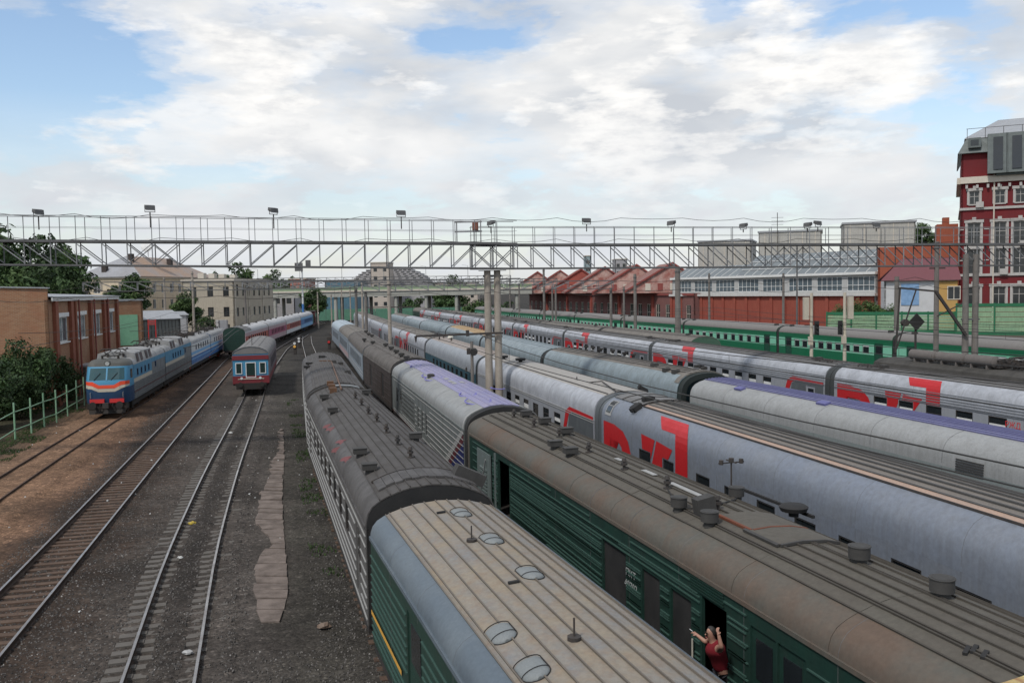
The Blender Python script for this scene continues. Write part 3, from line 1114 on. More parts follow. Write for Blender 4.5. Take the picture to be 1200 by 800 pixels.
def hatch_mesh():
    mb = MB()
    n = 10
    prof = [(-.34, 0)]
    pts = [(.0 + .30 * math.cos(a), .11 * math.sin(a)) for a in [math.pi * k / n for k in range(n + 1)]]
    # half-round cowl lying along the car, closed round nose towards the camera
    ring0 = [(.30, y, z) for y, z in pts]
    vs, fs = [], []
    for x, sc in ((.30, 1.0), (-.12, 1.0), (-.24, .9), (-.32, .62), (-.36, .2)):
        vs += [(x, y * sc, z * (1 if sc > .95 else .55 + .45 * sc) - .01) for y, z in pts]
    m = n + 1
    for r in range(4):
        for k in range(n):
            fs.append((r * m + k, r * m + k + 1, (r + 1) * m + k + 1, (r + 1) * m + k))
    fs.append(tuple(range(n + 1)))
    fs.append(tuple(range(5 * m - 1, 4 * m - 1, -1)))
    mb.add(vs, fs, 0)
    # dark rubber rim
    rim = [(.31, y * 1.06, z * 1.1) for y, z in pts]
    mb.path(rim, .011, 5, 1)
    rim = [(-.12 - .26 * math.sin(math.pi * k / 12), .31 * math.cos(math.pi * k / 12), .012) for k in range(13)]
    mb.path(rim, .011, 5, 1)
    rim = [(-.12, y * 1.03, z * 1.03) for y, z in pts]
    mb.path(rim, .008, 5, 1)
    mb.path([(.3, .31, .012), (-.12, .31, .012)], .014, 5, 1).path([(.3, -.31, .012), (-.12, -.31, .012)], .014, 5, 1)
    return mb.mesh('roof_hatch', [mat('hatch_grey_blue', (.17, .185, .185), (.19, .2, .2), rough=.6), m_rubber], 40)


HM = hatch_mesh()
for px, py in [(541, 602), (577, 633), (622, 673), (588, 744), (625, 786)]:
    x, y, z = tan.loc(px, py)
    tan.on_roof(HM, 'roof_hatch', x, y).scale = (.76, .64, .75)
for px, py in [(552.7, 634), (673, 749)]:
    x, y, z = tan.loc(px, py)
    tan.on_roof(fit('aerial'), 'aerial', x, y)
for px, py in [(517, 601), (602, 683)]:
    x, y, z = tan.loc(px, py)
    tan.on_roof(cached('lug', lambda: MB().box(-.03, .03, -.09, .09, 0, .04).mesh('roof_lug', m_rubber)), 'roof_lug', x, y)

# ---- grey carriages of the same train
LBL_A = 'carriages of the left grey train'
a2 = Car('passenger_carriage', 'sooty grey carriage with white side ribs, coupled behind the tan roofed one', 'carriage', LBL_A,
         *pts_on(TA, 20.3, 44.4), m_grey_side, m_soot, shoulder=m_soot_edge, kind='flat', top=4.2, ysh=1.2,
         ops=[(1.2, 2.2, 1.2, 3.0, 'ddoor')] + [(4.0 + 2.0 * k, 5.0 + 2.0 * k, 2.0, 2.85) for k in range(8)] + [(21.3, 22.2, 1.2, 3.0, 'ddoor')],
         ribs=[1.15, 1.4, 1.65, 1.9, 2.2, 2.5, 2.85, 3.1], rib_m=m_rib_white, rib_split=True,
         seams=[1.2, .95, .72, .48, .24, 0, -.24, -.48, -.72, -.95, -1.2], seam_m=mat('soot_seam', (.055, .05, .046), (.035, .033, .03), rough=.8), seam_split=True, panels=1, sq=(.026, .03), arch=0, end=m_rubber)
for px, py in [(380, 469), (390, 485), (422, 535), (433, 554), (487, 516), (429.5, 463)]:
    x, y, z = a2.loc(px, py)
    a2.on_roof(fit('box'), 'roof_vent', x, y)
for px, py in [(416.5, 467), (423.7, 475), (431.8, 485), (441.7, 494), (452.9, 507), (466, 521), (481, 536)]:
    x, y, z = a2.loc(px, py)
    a2.on_roof(fit('mush'), 'roof_insulator', x, y)
h = a2.L / 2
for k in range(12):        # the patched cross strip is laid from separate sheets
    ya = 1.12 - k * .2
    plate_mb(clip_prof(a2.prof, ya, ya - .19), -h + .75 + random.uniform(-.05, .05), -h + 1.75, .05, .055).build('roof_patch', m_soot_edge, a2.root, smooth=40)
plate_mb(clip_prof(a2.prof, 1.16, -1.3), -h + 1.76, -h + 1.82, .06, .07).build('roof_rail', m_iron, a2.root, smooth=40)
a2.on_roof(cached('blk', lambda: MB().box(-.18, .18, -.4, .4, 0, .3).mesh('roof_box', m_vent)), 'roof_box', -h + 1.3, -1.15)
for e in (h - .5, h - .62):
    plate_mb(clip_prof(a2.prof, 1.5, -1.5), e, e + .06, .05, .06).build('roof_rail', m_iron, a2.root, smooth=40)
plate_mb(clip_prof(a2.prof, .25, -.85), h - 1.3, h - .9, .05, .09).build('roof_walk', m_metal, a2.root, smooth=40)
for px, py in [(384, 515), (394, 541), (400, 538), (406, 558), (388, 520)]:
    x, y, z = a2.loc(px, py)
    a2.on_roof(cached('splash', lambda: MB().poly([(.25 * math.cos(a) * r, .12 * math.sin(a) * r, 0) for a, r in [(k * .7, 1 + .5 * math.sin(k * 2.3)) for k in range(9)]], (0, 0, .003)).mesh('paint_splash', mat('faded_red_splash', (.15, .05, .05), (.1, .06, .06)))), 'paint_splash', x, y, .036, .4)

a1 = Car('passenger_carriage', 'worn grey carriage with rusty brown roof boxes, last of the left grey train', 'carriage', LBL_A,
         *pts_on(TA, 44.5, 68.6), m_grey_side, m_soot, shoulder=m_soot_edge, kind='flat', top=4.2, ysh=1.2,
         ops=[(1.2, 2.2, 1.2, 3.0, 'ddoor')] + [(4.0 + 2.0 * k, 5.0 + 2.0 * k, 2.0, 2.85) for k in range(8)],
         ribs=[1.2, 1.4, 1.6, 1.8, 2.05, 2.3, 2.6, 2.85, 3.05], rib_m=m_rib_white, seams=[1.1, .85, .6, .3, 0, -.3, -.6, -.85, -1.1], seam_m=m_soot_edge)
RB = cached('rustbox', lambda: MB().box(-.16, .16, -.16, .16, -.05, .2).mesh('roof_vent', mat('rusty_brown_box', (.12, .06, .03), (.06, .035, .022))))
for px, py in [(387, 451), (389, 455), (390.5, 459)]:
    x, y, z = a1.loc(px, py)
    a1.on_roof(RB, 'roof_vent', x, y)
for px, py in [(378, 419), (391, 425), (399, 427), (407.5, 437), (363, 427), (361, 431)]:
    x, y, z = a1.loc(px, py)
    a1.on_roof(fit('blackbox') if py < 422 or px < 370 else fit('flatbox'), 'roof_vent', x, y)
for (p, q) in [((374, 424), (394, 424)), ((388, 424), (400, 458))]:
    (x0, y0, z0), (x1, y1, z1) = a1.loc(*p), a1.loc(*q)
    MB().bar((x0, y0, z0 + .08), (x1, y1, z1 + .08), .06).build('roof_pipe', mat('rusty_pipe', (.13, .065, .035), (.07, .04, .025)), a1.root)

# ---- green baggage van
LBL_B = 'vehicles of the train behind the green baggage van'
gd = Vector((.2859, -.9583))
gf = Vector((-.3, 34.3))
gv = Car('baggage_van', 'dark green baggage van with rust stained roof and a person at its open door', 'baggage van', LBL_B,
         gf + gd * 25.2, gf - gd * .2, m_green2, m_olive, shoulder=m_rust_edge, kind='flat', top=4.04, ysh=1.0, gap=.5, hw=1.52,
         ops=[(24.2 - b, 24.2 - a, z0, z1, k) for a, b, z0, z1, k in
              [(1.25, 3.0, 1.2, 3.0, 'open'), (3.75, 5.15, 1.2, 3.05, 'open'), (12.9, 14.25, 1.2, 2.75, 'dark'), (15.1, 15.95, 1.45, 2.7, 'dark'), (16.45, 17.3, 1.45, 2.7, 'dark'), (17.72, 18.62, 1.2, 2.95, 'open'), (19.4, 20.15, 1.2, 3.0, 'door'), (20.2, 20.95, 1.2, 3.0, 'door')]],
         ribs=[(z, a, b) for z, a, b in [(3.1, 21.6, 23.9), (2.9, 23.0, 23.9), (2.68, 23.0, 23.9), (2.42, 23.0, 23.9), (2.15, 23.0, 23.9),
                                         (3.12, 15, 19), (2.9, 14.6, 19), (2.68, 14.6, 19), (2.42, 15.4, 19), (2.2, 15.4, 19), (1.98, 15.4, 19), (1.76, 15.4, 19), (1.5, 15.4, 19),
                                         (3.1, 12.1, 14.2), (2.72, 10.3, 13.7), (2.5, 10.3, 13.7), (2.28, 10.3, 13.7), (2.06, 10.3, 13.7), (1.84, 10.3, 13.7), (1.6, 10.3, 13.7), (2.9, 10.3, 14.4),
                                         (3.12, 6.6, 9.7), (2.95, 6.6, 9.3), (2.4, 6.7, 9.9), (2.1, 6.7, 9.9), (1.8, 6.7, 9.9),
                                         (3.12, 4.9, 6.3), (2.8, 4.9, 5.5), (2.55, 4.9, 5.5), (2.3, 4.9, 5.5), (2.05, 4.9, 5.5), (1.8, 4.9, 5.5), (1.5, 4.9, 5.5),
                                         (2.9, .3, 3.1), (2.6, .3, 3.1), (2.3, .3, 3.1), (2.0, .3, 3.1), (1.7, .3, 3.1)]],
         rib_m=m_rib_green, rib_split=True, seams=[1.0, .72, .66, .4, .12, -.16, -.22, -.5, -.78, -1.05], seam_m=mat('olive_seam', (.06, .053, .043), (.04, .035, .03), rough=.8),
         seam_split=True, panels=9, sq=(.026, .034), arch_m=m_olive)
H = gv.L / 2
m_pgrey = mat('grey_green_panel', (.14, .17, .165), (.10, .125, .12), rough=.5)
# louvred shutter over the first opening
lv = MB().box(0, 1.75, -.05, 0, 0, 1.8).build('louvre_panel', m_pgrey, gv.root, loc=(H - 3.0, gv.hw + .035, 1.2))
for k in range(9):
    MB().box(.35, 1.3, .001, .05, .12 + k * .13, .19 + k * .13).build('louvre_slat', m_pgrey, lv)
MB().bar((.35, .06, 1.6), (1.0, .06, .45), .035).build('bar', m_rib_white, lv)
dl = MB().box(0, .05, -.75, 0, 0, 1.85).build('door', m_green2, gv.root, loc=(H - 5.15, gv.hw - .03, 1.2))
dl.rotation_euler = (0, 0, R(-35))
MB().box(0, .06, -.03, .03, 0, 2.0).build('door_post', m_pgrey, gv.root, loc=(H - 3.72, gv.hw + .035, 1.2))
# louvres above the doorway with the person
for k in range(5):
    MB().box(H - 18.75, H - 17.5, gv.hw - .005, gv.hw + .03, 3.0 + k * .055, 3.03 + k * .055).build('louvre_slat', m_green2, gv.root)
MB().box(-H + .02, H - .02, gv.hw - .02, gv.hw + .05, 1.02, 1.1).build('sill_rail', mat('worn_sill', (.25, .21, .16), (.14, .11, .09)), gv.root)
for q in (17.68, 18.68):
    MB().tube((H - q, gv.hw + .07, 1.25), (H - q, gv.hw + .07, 2.05), .018, 8).build('grab_rail', mat('worn_steel_rail', (.45, .42, .36), (.3, .28, .24), rough=.4), gv.root)
m_let = mat('pale_lettering', (.34, .36, .35), (.2, .22, .21))
for k, (tx, zz) in enumerate((('ПКТ', 2.28), ('40702', 2.02))):
    o = link('lettering', text_mesh(tx, .27, m_let), gv.root, (H - 14.72, gv.hw + .006, zz))
    o.rotation_euler = (R(90), 0, R(180))
for px, py in [(616.7, 489), (638.5, 498), (664, 510), (650.5, 530), (668.5, 538)]:
    x, y, z = gv.loc(px, py)
    gv.on_roof(fit('box'), 'roof_vent', x, y)
for px, py in [(602.5, 489), (626, 500), (655.5, 512), (690, 530), (731.5, 550), (782, 572), (841, 597)]:
    x, y, z = gv.loc(px, py)
    gv.on_roof(fit('mush'), 'roof_insulator', x, y)
for px, py in [(795.7, 604), (831.7, 622), (1007, 659), (1104, 699), (863, 582)]:
    x, y, z = gv.loc(px, py)
    gv.on_roof(fit('cyl'), 'roof_vent', x, y)
x, y, z = gv.loc(827, 602)
gv.on_roof(cached('bx2', lambda: MB().box(-.14, .14, -.2, .2, -.05, .36).mesh('roof_box', m_vent)), 'roof_box', x, y)
for px, py in [(930, 603), (938, 610)]:
    x, y, z = gv.loc(px, py)
    gv.on_roof(fit('disc') if px < 935 else fit('blackbox'), 'roof_vent', x, y)
x, y, z = gv.loc(857, 573)
mb = MB()
mb.tube((0, 0, -.05), (0, 0, .72), .022, 8).bar((0, -.38, .72), (0, .38, .72), .03).bar((-.25, 0, .75), (.25, 0, .75), .03)
mb.tube((0, .3, .68), (0, .3, .8), .06, 8).tube((0, -.3, .68), (0, -.3, .8), .06, 8).tube((0, 0, .72), (0, 0, .84), .07, 8)
mb.build('aerial_mast', m_iron, gv.root, loc=(x, y, z))
x, y, z = gv.loc(905, 588)
MB().bar((-1.7, 0, .03), (1.7, .0, .03), .07).build('cable_duct', m_rubber, gv.root, loc=(x, y, z))
m_rustfr = mat('red_rust_edge', (.16, .05, .025), (.09, .04, .025), rough=.8)
for corners, mm in ([(853, 608), (900, 603), (929, 614), (882, 623)], m_rustfr), ([(888, 625), (925, 617), (966, 630), (914, 641)], m_vent):
    ps = [gv.loc(*c) for c in corners]
    xs_, ys_ = [p[0] for p in ps], [p[1] for p in ps]
    pm = plate_mb(clip_prof(gv.prof, max(ys_), min(ys_)), min(xs_), max(xs_), .02, .05).build('roof_patch', m_olive, gv.root, smooth=40)
    plate_mb(clip_prof(gv.prof, max(ys_), min(ys_)), min(xs_) - .06, min(xs_) - .003, .05, .06).build('patch_edge', mm, pm, smooth=40)
    plate_mb(clip_prof(gv.prof, max(ys_) + .06, max(ys_) + .004), min(xs_), max(xs_), .05, .06).build('patch_edge', mm, pm, smooth=40)
for p, q in (((722, 538), (729, 541)), ((754, 552), (768, 558)), ((786, 567), (829, 586))):
    (x0, y0, z0), (x1, y1, z1) = gv.loc(*p), gv.loc(*q)
    MB().bar((x0, y0, z0 + .035), (x1, y1, z1 + .035), .13, .02).build('pale_strip', m_rib_white, gv.root)
for p, q in (((841, 594), (863, 586)), ((795, 600), (783, 612)), ((800, 602), (828, 598))):
    (x0, y0, z0), (x1, y1, z1) = gv.loc(*p), gv.loc(*q)
    MB().tube((x0, y0, z0 + .05), (x1, y1, z1 + .05), .02, 6).build('roof_cable', m_rubber, gv.root)
for px, py in [(1142, 765), (1154, 772), (1133, 789)]:
    x, y, z = gv.loc(px, py)
    gv.on_roof(cached('lug', lambda: MB()), 'roof_lug', x, y, 0, .5)

# ---- silver carriage with violet roof, brown and pale blue ones behind it
b1 = Car('passenger_carriage', 'grey carriage with violet streaked roof, white side lines and a navy end stripe', 'carriage', LBL_B,
         *pts_on(TB, 34.8, 59.3), m_silver_d, m_purple, shoulder=m_silver, kind='flat', top=4.2, ysh=.72, eave=3.25,
         ops=[(9.6, 10.2, 1.5, 2.6, 'dark'), (10.9, 11.5, 1.5, 2.6, 'dark'), (12.4, 13, 1.5, 2.6, 'dark'), (19.6, 20.6, 1.4, 2.8, 'ddoor'), (21.6, 22.2, 1.8, 2.7)],
         ribs=[(z, a, b) for z in (1.35, 1.6, 1.85, 2.1, 2.35, 2.6, 2.85) for a, b in ((.0, 8.6), (13.8, 19.2))] + [(3.1, 0, 23.6), (1.2, 5, 23.6), (1.08, 5, 23.6)],
         rib_m=m_rib_white, rib_split=True, seams=[.72, .45, .18, -.1, -.4, -.72], seam_m=m_purple, lower=(1.0, 1.06, m_maroon), seam_split=True, sq=(.03, .02))
h = b1.L / 2
fm = lambda x, z: (x, b1.hw + .012, z)
for nm, poly, mm in (('end_stripe', [(-h, 2.75), (-h, 1.0), (-h + 3.6, 1.0)], m_navy), ('end_stripe', [(-h, 2.8), (-h + 3.7, 1.0), (-h + 4.3, 1.0), (-h, 3.08)], m_maroon), ('end_stripe', [(-h, 3.12), (-h + 4.4, 1.0), (-h + 5.1, 1.0), (-h + .35, 3.22), (-h, 3.22)], m_rib_white)):
    link(nm, decal_mesh(nm, [poly], fm, mm), b1.root)
plate_mb(clip_prof(b1.prof, 1.55, .75), -h + .0, -h + .18, .01, .008).build('end_stripe', m_rib_white, b1.root, smooth=40)
for px, py in [(505, 442)]:
    x, y, z = b1.loc(px, py)
    b1.on_roof(fit('flatbox'), 'roof_vent', x, y)
m_vi = mat('violet_paint_bright', (.16, .15, .42), (.2, .19, .4))
for px, py, a, b in [(487, 429, .5, .3), (502, 440, .6, .3), (508, 462, .8, .35), (560, 470, .9, .4), (548, 462, .6, .3), (583, 455, .6, .3)]:
    x, y, z = b1.loc(px, py)
    b1.on_roof(cached(('ringv', a), lambda: MB().path([(a * math.cos(t * .6), b * math.sin(t * .6), 0) for t in range(8)], .03, 4).mesh('paint_ring', m_vi)), 'paint_ring', x, y, .01, .3)
for px, py in [(523, 444), (528, 447), (532, 449), (541, 448)]:
    x, y, z = b1.loc(px, py)
    b1.on_roof(cached('wdash', lambda: MB().box(-.35, .35, -.1, .1, 0, .012).mesh('pale_strip', m_rib_white)), 'pale_strip', x, y, .012)
b2 = Car('baggage_van', 'dark brown van with five roof vents between the violet roofed and pale blue carriages', 'baggage van', LBL_B,
         *pts_on(TB, 59.4, 78.4), m_brown_side, m_brown_roof, kind='round', top=4.3, ops=[(4, 5.5, 1.2, 2.9, 'dark'), (12, 13.5, 1.2, 2.9, 'dark')],
         ribs=[1.3, 1.7, 2.1, 2.5, 2.9], seams=[.8, .4, 0, -.4, -.8])
for px, py in [(452, 406), (458.5, 410), (464.5, 414), (470.5, 418), (476.5, 421.5), (427, 400), (437, 403)]:
    x, y, z = b2.loc(px, py)
    b2.on_roof(fit('box'), 'roof_vent', x, y)
b3 = Car('passenger_carriage', 'pale blue ribbed carriage with a dusty brown roof, behind the brown van', 'carriage', LBL_B,
         *pts_on(TB, 78.5, 103), m_blue_side, m_brown_roof, kind='round', ops=[(3 + 2 * k, 4 + 2 * k, 1.9, 2.8) for k in range(9)], ribs=[1.3, 1.6, 3.0], rib_m=m_rib_white, seams=[.7, .3, -.1, -.5])
for px, py in [(429, 390), (432, 393), (436, 395)]:
    x, y, z = b3.loc(px, py)
    b3.on_roof(fit('box'), 'roof_vent', x, y)
b4 = Car('passenger_carriage', 'pale carriage with a pinkish worn side, second from the far end of its train', 'carriage', LBL_B,
         *pts_on(TB, 103.1, 126), m_blue_side, m_drab, kind='round', ops=[(3 + 2 * k, 4 + 2 * k, 1.9, 2.8) for k in range(9)], lower=(1.1, 1.7, mat('faded_pink', (.36, .26, .26), (.3, .24, .24))), seams=[.6, 0, -.6])
b5 = Car('passenger_carriage', 'last pale blue carriage with light blue roof at the far end of its train', 'carriage', LBL_B,
         *pts_on(TB, 126.1, 148), m_blue_side, mat('sky_blue_roof', (.30, .35, .385), (.32, .38, .42)), kind='round', ops=[(3 + 2 * k, 4 + 2 * k, 1.9, 2.8) for k in range(8)], seams=[.6, 0, -.6])

# ---- train C: smooth grey with red letters, then ribbed ones
LBL_C = 'carriages of the train headed by the smooth grey one'
WIN = [(.9 + 0, 1.9, 1.55, 2.55)]


def wins(L, z0, z1, w=1.05, pitch=1.93, q0=8.75, n=7, k='win', extra=()):
    """windows measured from the far end"""
    return [(L - q0 - pitch * i - w, L - q0 - pitch * i, z0, z1, k) for i in range(n)] + list(extra)


L0 = 24.0
c1 = Car('passenger_carriage', 'smooth blue grey carriage with big red letters and a salmon strip along its roof', 'carriage', LBL_C,
         Vector((5.1, 38.2)) + Vector((.2455, -.969)) * 24.9, (5.1, 38.2), m_rzd_grey, mat('brown_grey_ribbed_roof', (.175, .155, .135), (.12, .11, .10), rough=.7, streak=.3), shoulder=m_rzd_grey, kind='tvz', hw=1.56, eave=3.0, top=4.25, ysh=.98,
         ops=wins(24, 2.12, 2.68, .98, 1.93, 8.9, 7) + [(24 - 5.2, 24 - 4.1, 2.12, 2.68), (24 - 7.2, 24 - 6.3, 2.12, 2.68)], frame=m_rubber,
         seams=[.78, .5, .22, -.06, -.34, -.62, -.9], seam_m=mat('dark_grey_seam', (.07, .068, .065), (.05, .048, .046), rough=.7), seam_split=True, sq=(.05, .045), arch_m=m_panel, arch=.3)
h = c1.L / 2
plate_mb(clip_prof(c1.prof, .975, .785), -h + .02, h - 3.2, .02, .022).build('roof_strip', m_pink, c1.root, smooth=40)
MB().box(-h + .02, h - 3.2, -.02, .02, 0, .05).build('roof_seam', m_iron, c1.root, loc=(0, .99, prof_at(c1.prof, .99)[0]))
c1.logo(m_red, shear=1.8)
# white framed louvre window high on the shoulder, next to the bellows
for k, (ya, yb) in enumerate(((1.50, 1.36), (1.34, 1.16))):
    fr = plate_mb(clip_prof(c1.prof, ya + .03, yb - .03), h - 1.05, h - .42, .02, .03).build('shoulder_window', m_rib_white, c1.root, smooth=40)
    plate_mb(clip_prof(c1.prof, ya, yb), h - .98, h - .5, .02, .04).build('pane', m_glass, fr, smooth=40)
for xa, xb in ((.1, 1.0), (1.05, 2.0), (2.05, 3.1)):
    plate_mb(clip_prof(c1.prof, .97, -.97), h - xb, h - xa, .04, .05).build('roof_hatch', m_rzd_roof, c1.root, smooth=40)
    plate_mb(clip_prof(c1.prof, .99, -.97), h - xb - .03, h - xb + .02, .04, .075).build('hatch_edge', m_iron, c1.root, smooth=40)
for px, py in [(746, 482), (753, 486), (760, 478)]:
    x, y, z = c1.loc(px, py)
    c1.on_roof(fit('blackbox'), 'roof_equipment', x, y, .06)
c2 = Car('passenger_carriage', 'grey carriage with two white side lines and a plain beige roof behind the smooth one', 'carriage', LBL_C,
         (5.1, 38.35), (-1.0, 62.5), m_e_side, m_pale_roof, shoulder=m_e_edge, kind='tvz', hw=1.56, eave=3.0, ysh=1.05, arch_m=m_panel,
         ops=[(4.9 + 1.95 * k, 5.95 + 1.95 * k, 1.85, 2.65) for k in range(8)], ribs=[1.5, 2.9, 3.0], rib_m=m_rib_white, rib_split=True, seams=[.9, -.9], seam_m=m_soot, curtain=True)
c2.end_hook(m_red, m_panel)
for px, py in [(590, 424), (600, 430), (610, 424)]:
    x, y, z = c2.loc(px, py)
    c2.on_roof(fit('disc'), 'roof_vent', x, y)
for p, q in (((690, 455), (705, 449)), ((705, 449), (722, 462)), ((722, 462), (735, 462)), ((676, 451), (676, 444))):
    (x0, y0, z0), (x1, y1, z1) = c2.loc(*p), c2.loc(*q)
    MB().tube((x0, y0, z0 + .1), (x1, y1, z1 + .1), .03, 6).build('roof_pipe', m_iron, c2.root)
c3 = Car('passenger_carriage', 'teal sided carriage with pale domes and pipes on its pinkish roof', 'carriage', LBL_C,
         (-1.0, 62.5), (-7.0, 87.4), m_teal, mat('pinkish_roof', (.27, .23, .20), (.2, .17, .15)), shoulder=mat('grey_shoulder', (.25, .27, .29), (.19, .2, .22)), kind='tvz', eave=2.9, ysh=.95, arch_m=m_rubber,
         ops=[(3 + 2 * k, 4 + 2 * k, 1.8, 2.6) for k in range(9)], ribs=[2.85], rib_m=m_rib_white, seams=[.5, 0, -.5])
for px, py in [(528, 397), (542, 399)]:
    x, y, z = c3.loc(px, py)
    c3.on_roof(fit('dome'), 'roof_dome', x, y)
for px, py in [(529, 405), (534, 408), (540, 411), (546, 414), (552, 417), (520, 396), (515, 399)]:
    x, y, z = c3.loc(px, py)
    c3.on_roof(fit('mush'), 'roof_insulator', x, y)
for p, q in (((505, 401), (520, 395)), ((520, 395), (530, 395)), ((509, 398), (513, 394))):
    (x0, y0, z0), (x1, y1, z1) = c3.loc(*p), c3.loc(*q)
    MB().tube((x0, y0, z0 + .25), (x1, y1, z1 + .25), .05, 6).build('roof_pipe', m_iron, c3.root)
c4 = Car('passenger_carriage', 'ribbed grey carriage with faded red letters behind the teal sided one', 'carriage', LBL_C,
         (-7.0, 87.4), (-12.3, 109.8), m_e_side, m_drab, shoulder=m_e_edge, kind='tvz', eave=3.05, ysh=1.15,
         ops=[(4.5 + 1.95 * k, 5.5 + 1.95 * k, 1.8, 2.75) for k in range(7)], ribs=[1.3, 1.5, 2.9, 3.0], rib_m=m_e_rib, seams=[.5, 0, -.5])
c4.logo(m_red)
ORD = ['second', 'third', 'fourth', 'fifth']
cy0 = [109.8, 133, 156, 182, 208.4]
for k in range(4):
    c = Car('passenger_carriage', 'small distant grey carriage, %s behind the teal sided one in the same train' % ORD[k], 'carriage', LBL_C,
            *pts_on(TC, cy0[k], cy0[k + 1]), m_e_side, m_drab, shoulder=m_e_edge, kind='tvz', eave=3.05, ysh=1.15,
            ops=[(3 + 1.95 * j, 4 + 1.95 * j, 1.8, 2.75) for j in range(9)], seams=[.5, 0, -.5], bogies=False)
    if k < 2:
        c.end_hook(m_red, m_panel)

# ---- train D
LBL_D = 'carriages of the blue grey train in mid yard'
dn = Vector((10.15, 45.3))
d1 = Car('passenger_carriage', 'silver carriage with a ridged violet roof, nearest of the blue grey train', 'carriage', LBL_D,
         dn + Vector((.262, -.965)) * 25.2, dn + Vector((.262, -.965)) * .1, mat('silver_green_side', (.20, .225, .22), (.15, .17, .165), rough=.5), m_purple2, shoulder=mat('silver_shoulder', (.275, .28, .275), (.21, .215, .21), rough=.45, streak=.5, dirt=(.16, .155, .145)), kind='tvz', top=4.12, eave=3.0, ysh=.7,
         ops=[(24 - 3.2 - 2 * k, 24 - 2.2 - 2 * k, 1.6, 2.3) for k in range(9)], ribs=[2.78], rib_m=m_rib_white, rib_split=True,
         seams=[.7, .52, .34, .16, -.02, -.2, -.38, -.56, -.74], seam_m=mat('violet_seam', (.11, .112, .22), (.09, .09, .16), rough=.6), seam_split=True, sq=(.05, .035), arch=0)
h = d1.L / 2
for px, py in [(867, 453), (965, 472), (1008, 484)]:
    x, y, z = d1.loc(px, py)
    d1.on_roof(cached('vbox', lambda: MB().box(-.3, .3, -.14, .14, 0, .08).mesh('roof_box', mat('violet_box', (.12, .12, .28), (.08, .08, .18)))), 'roof_box', x, y)
x, y, z = d1.loc(1060, 504)
d1.on_roof(cached('rack', lambda: MB().bar((-.5, 0, .05), (.5, 0, .05), .04).bar((-.5, 0, .05), (-.5, -.2, 0), .03).bar((.5, 0, .05), (.5, -.2, 0), .03).mesh('roof_handle', m_vent)), 'roof_handle', x, y)
gx = -h + 5.2
for k in range(6):
    za = 3.32 - k * .075
    yy = prof_y(d1.prof, za)
    MB().box(gx, gx + 1.1, yy - .01, yy + .03, za - .018, za + .018).build('side_grille', m_vent, d1.root)
o = link('lettering', text_mesh('СКЯК', .2, m_vent), d1.root, (-h + 5.6, d1.hw + .006, 2.46))
o.rotation_euler = (R(90), 0, R(180))
MB().box(-h + 3.6, -h + 8.2, d1.hw - .01, d1.hw + .02, 2.4, 2.42).build('side_rib', m_rib_white, d1.root)
d2 = Car('passenger_carriage', 'blue grey carriage with dark open end arch and bottle green lower side', 'carriage', LBL_D,
         (10.0, 45.75), (3.7, 67.6), m_dkgreen_side, m_drab, shoulder=m_bluegrey, kind='tvz', top=4.32, eave=2.8, ysh=.98, arch_m=mat('dark_green_black', (.016, .022, .02), (.03, .035, .033)), arch=.4,
         end=m_dkgreen_side, ops=[(3 + 2 * k, 4 + 2 * k, 1.75, 2.4) for k in range(9)], ribs=[2.72, 1.6, 1.45], rib_m=m_rib_white, rib_split=True, seams=[.7, .4, .1, -.2, -.5, -.8], seam_m=m_soot)
for px, py in [(781, 432), (792, 434), (825, 432), (817, 430), (687, 408), (695, 409), (704, 411), (718, 413), (732, 416), (742, 418), (767, 428)]:
    x, y, z = d2.loc(px, py)
    d2.on_roof(fit('flatbox') if px > 760 else fit('box'), 'roof_vent', x, y)
plate_mb(clip_prof(d2.prof, 1.4, -1.4), -d2.L / 2 + .02, -d2.L / 2 + .5, .02, .03).build('roof_edge_band', m_drab, d2.root, smooth=40)
roofs = [m_bluegrey, m_orange_roof, m_bluegrey, m_e_edge, m_drab]
dlab = ['blue grey carriage with a pale smooth roof, joined behind the dark arched one',
        'carriage with an ochre tan roof in the blue grey train',
        'grey blue carriage just beyond the ochre roofed one', 'shiny pale roofed carriage, second beyond the ochre roofed one', 'small drab roofed carriage, third beyond the ochre roofed one']
dy = [67.6, 91.6, 116.2, 140, 164, 188]
for k in range(5):
    Car('passenger_carriage', dlab[k], 'carriage', LBL_D, *pts_on(TD, dy[k] + .05, dy[k + 1]), m_dkgreen_side if k < 3 else m_e_side, roofs[k], shoulder=m_bluegrey, kind='tvz', top=4.25, eave=2.85, ysh=.98,
        ops=[(3 + 2 * j, 4 + 2 * j, 1.75, 2.4) for j in range(9)], ribs=[2.75], rib_m=m_rib_white, seams=[.6, .2, -.2, -.6], bogies=k < 2)

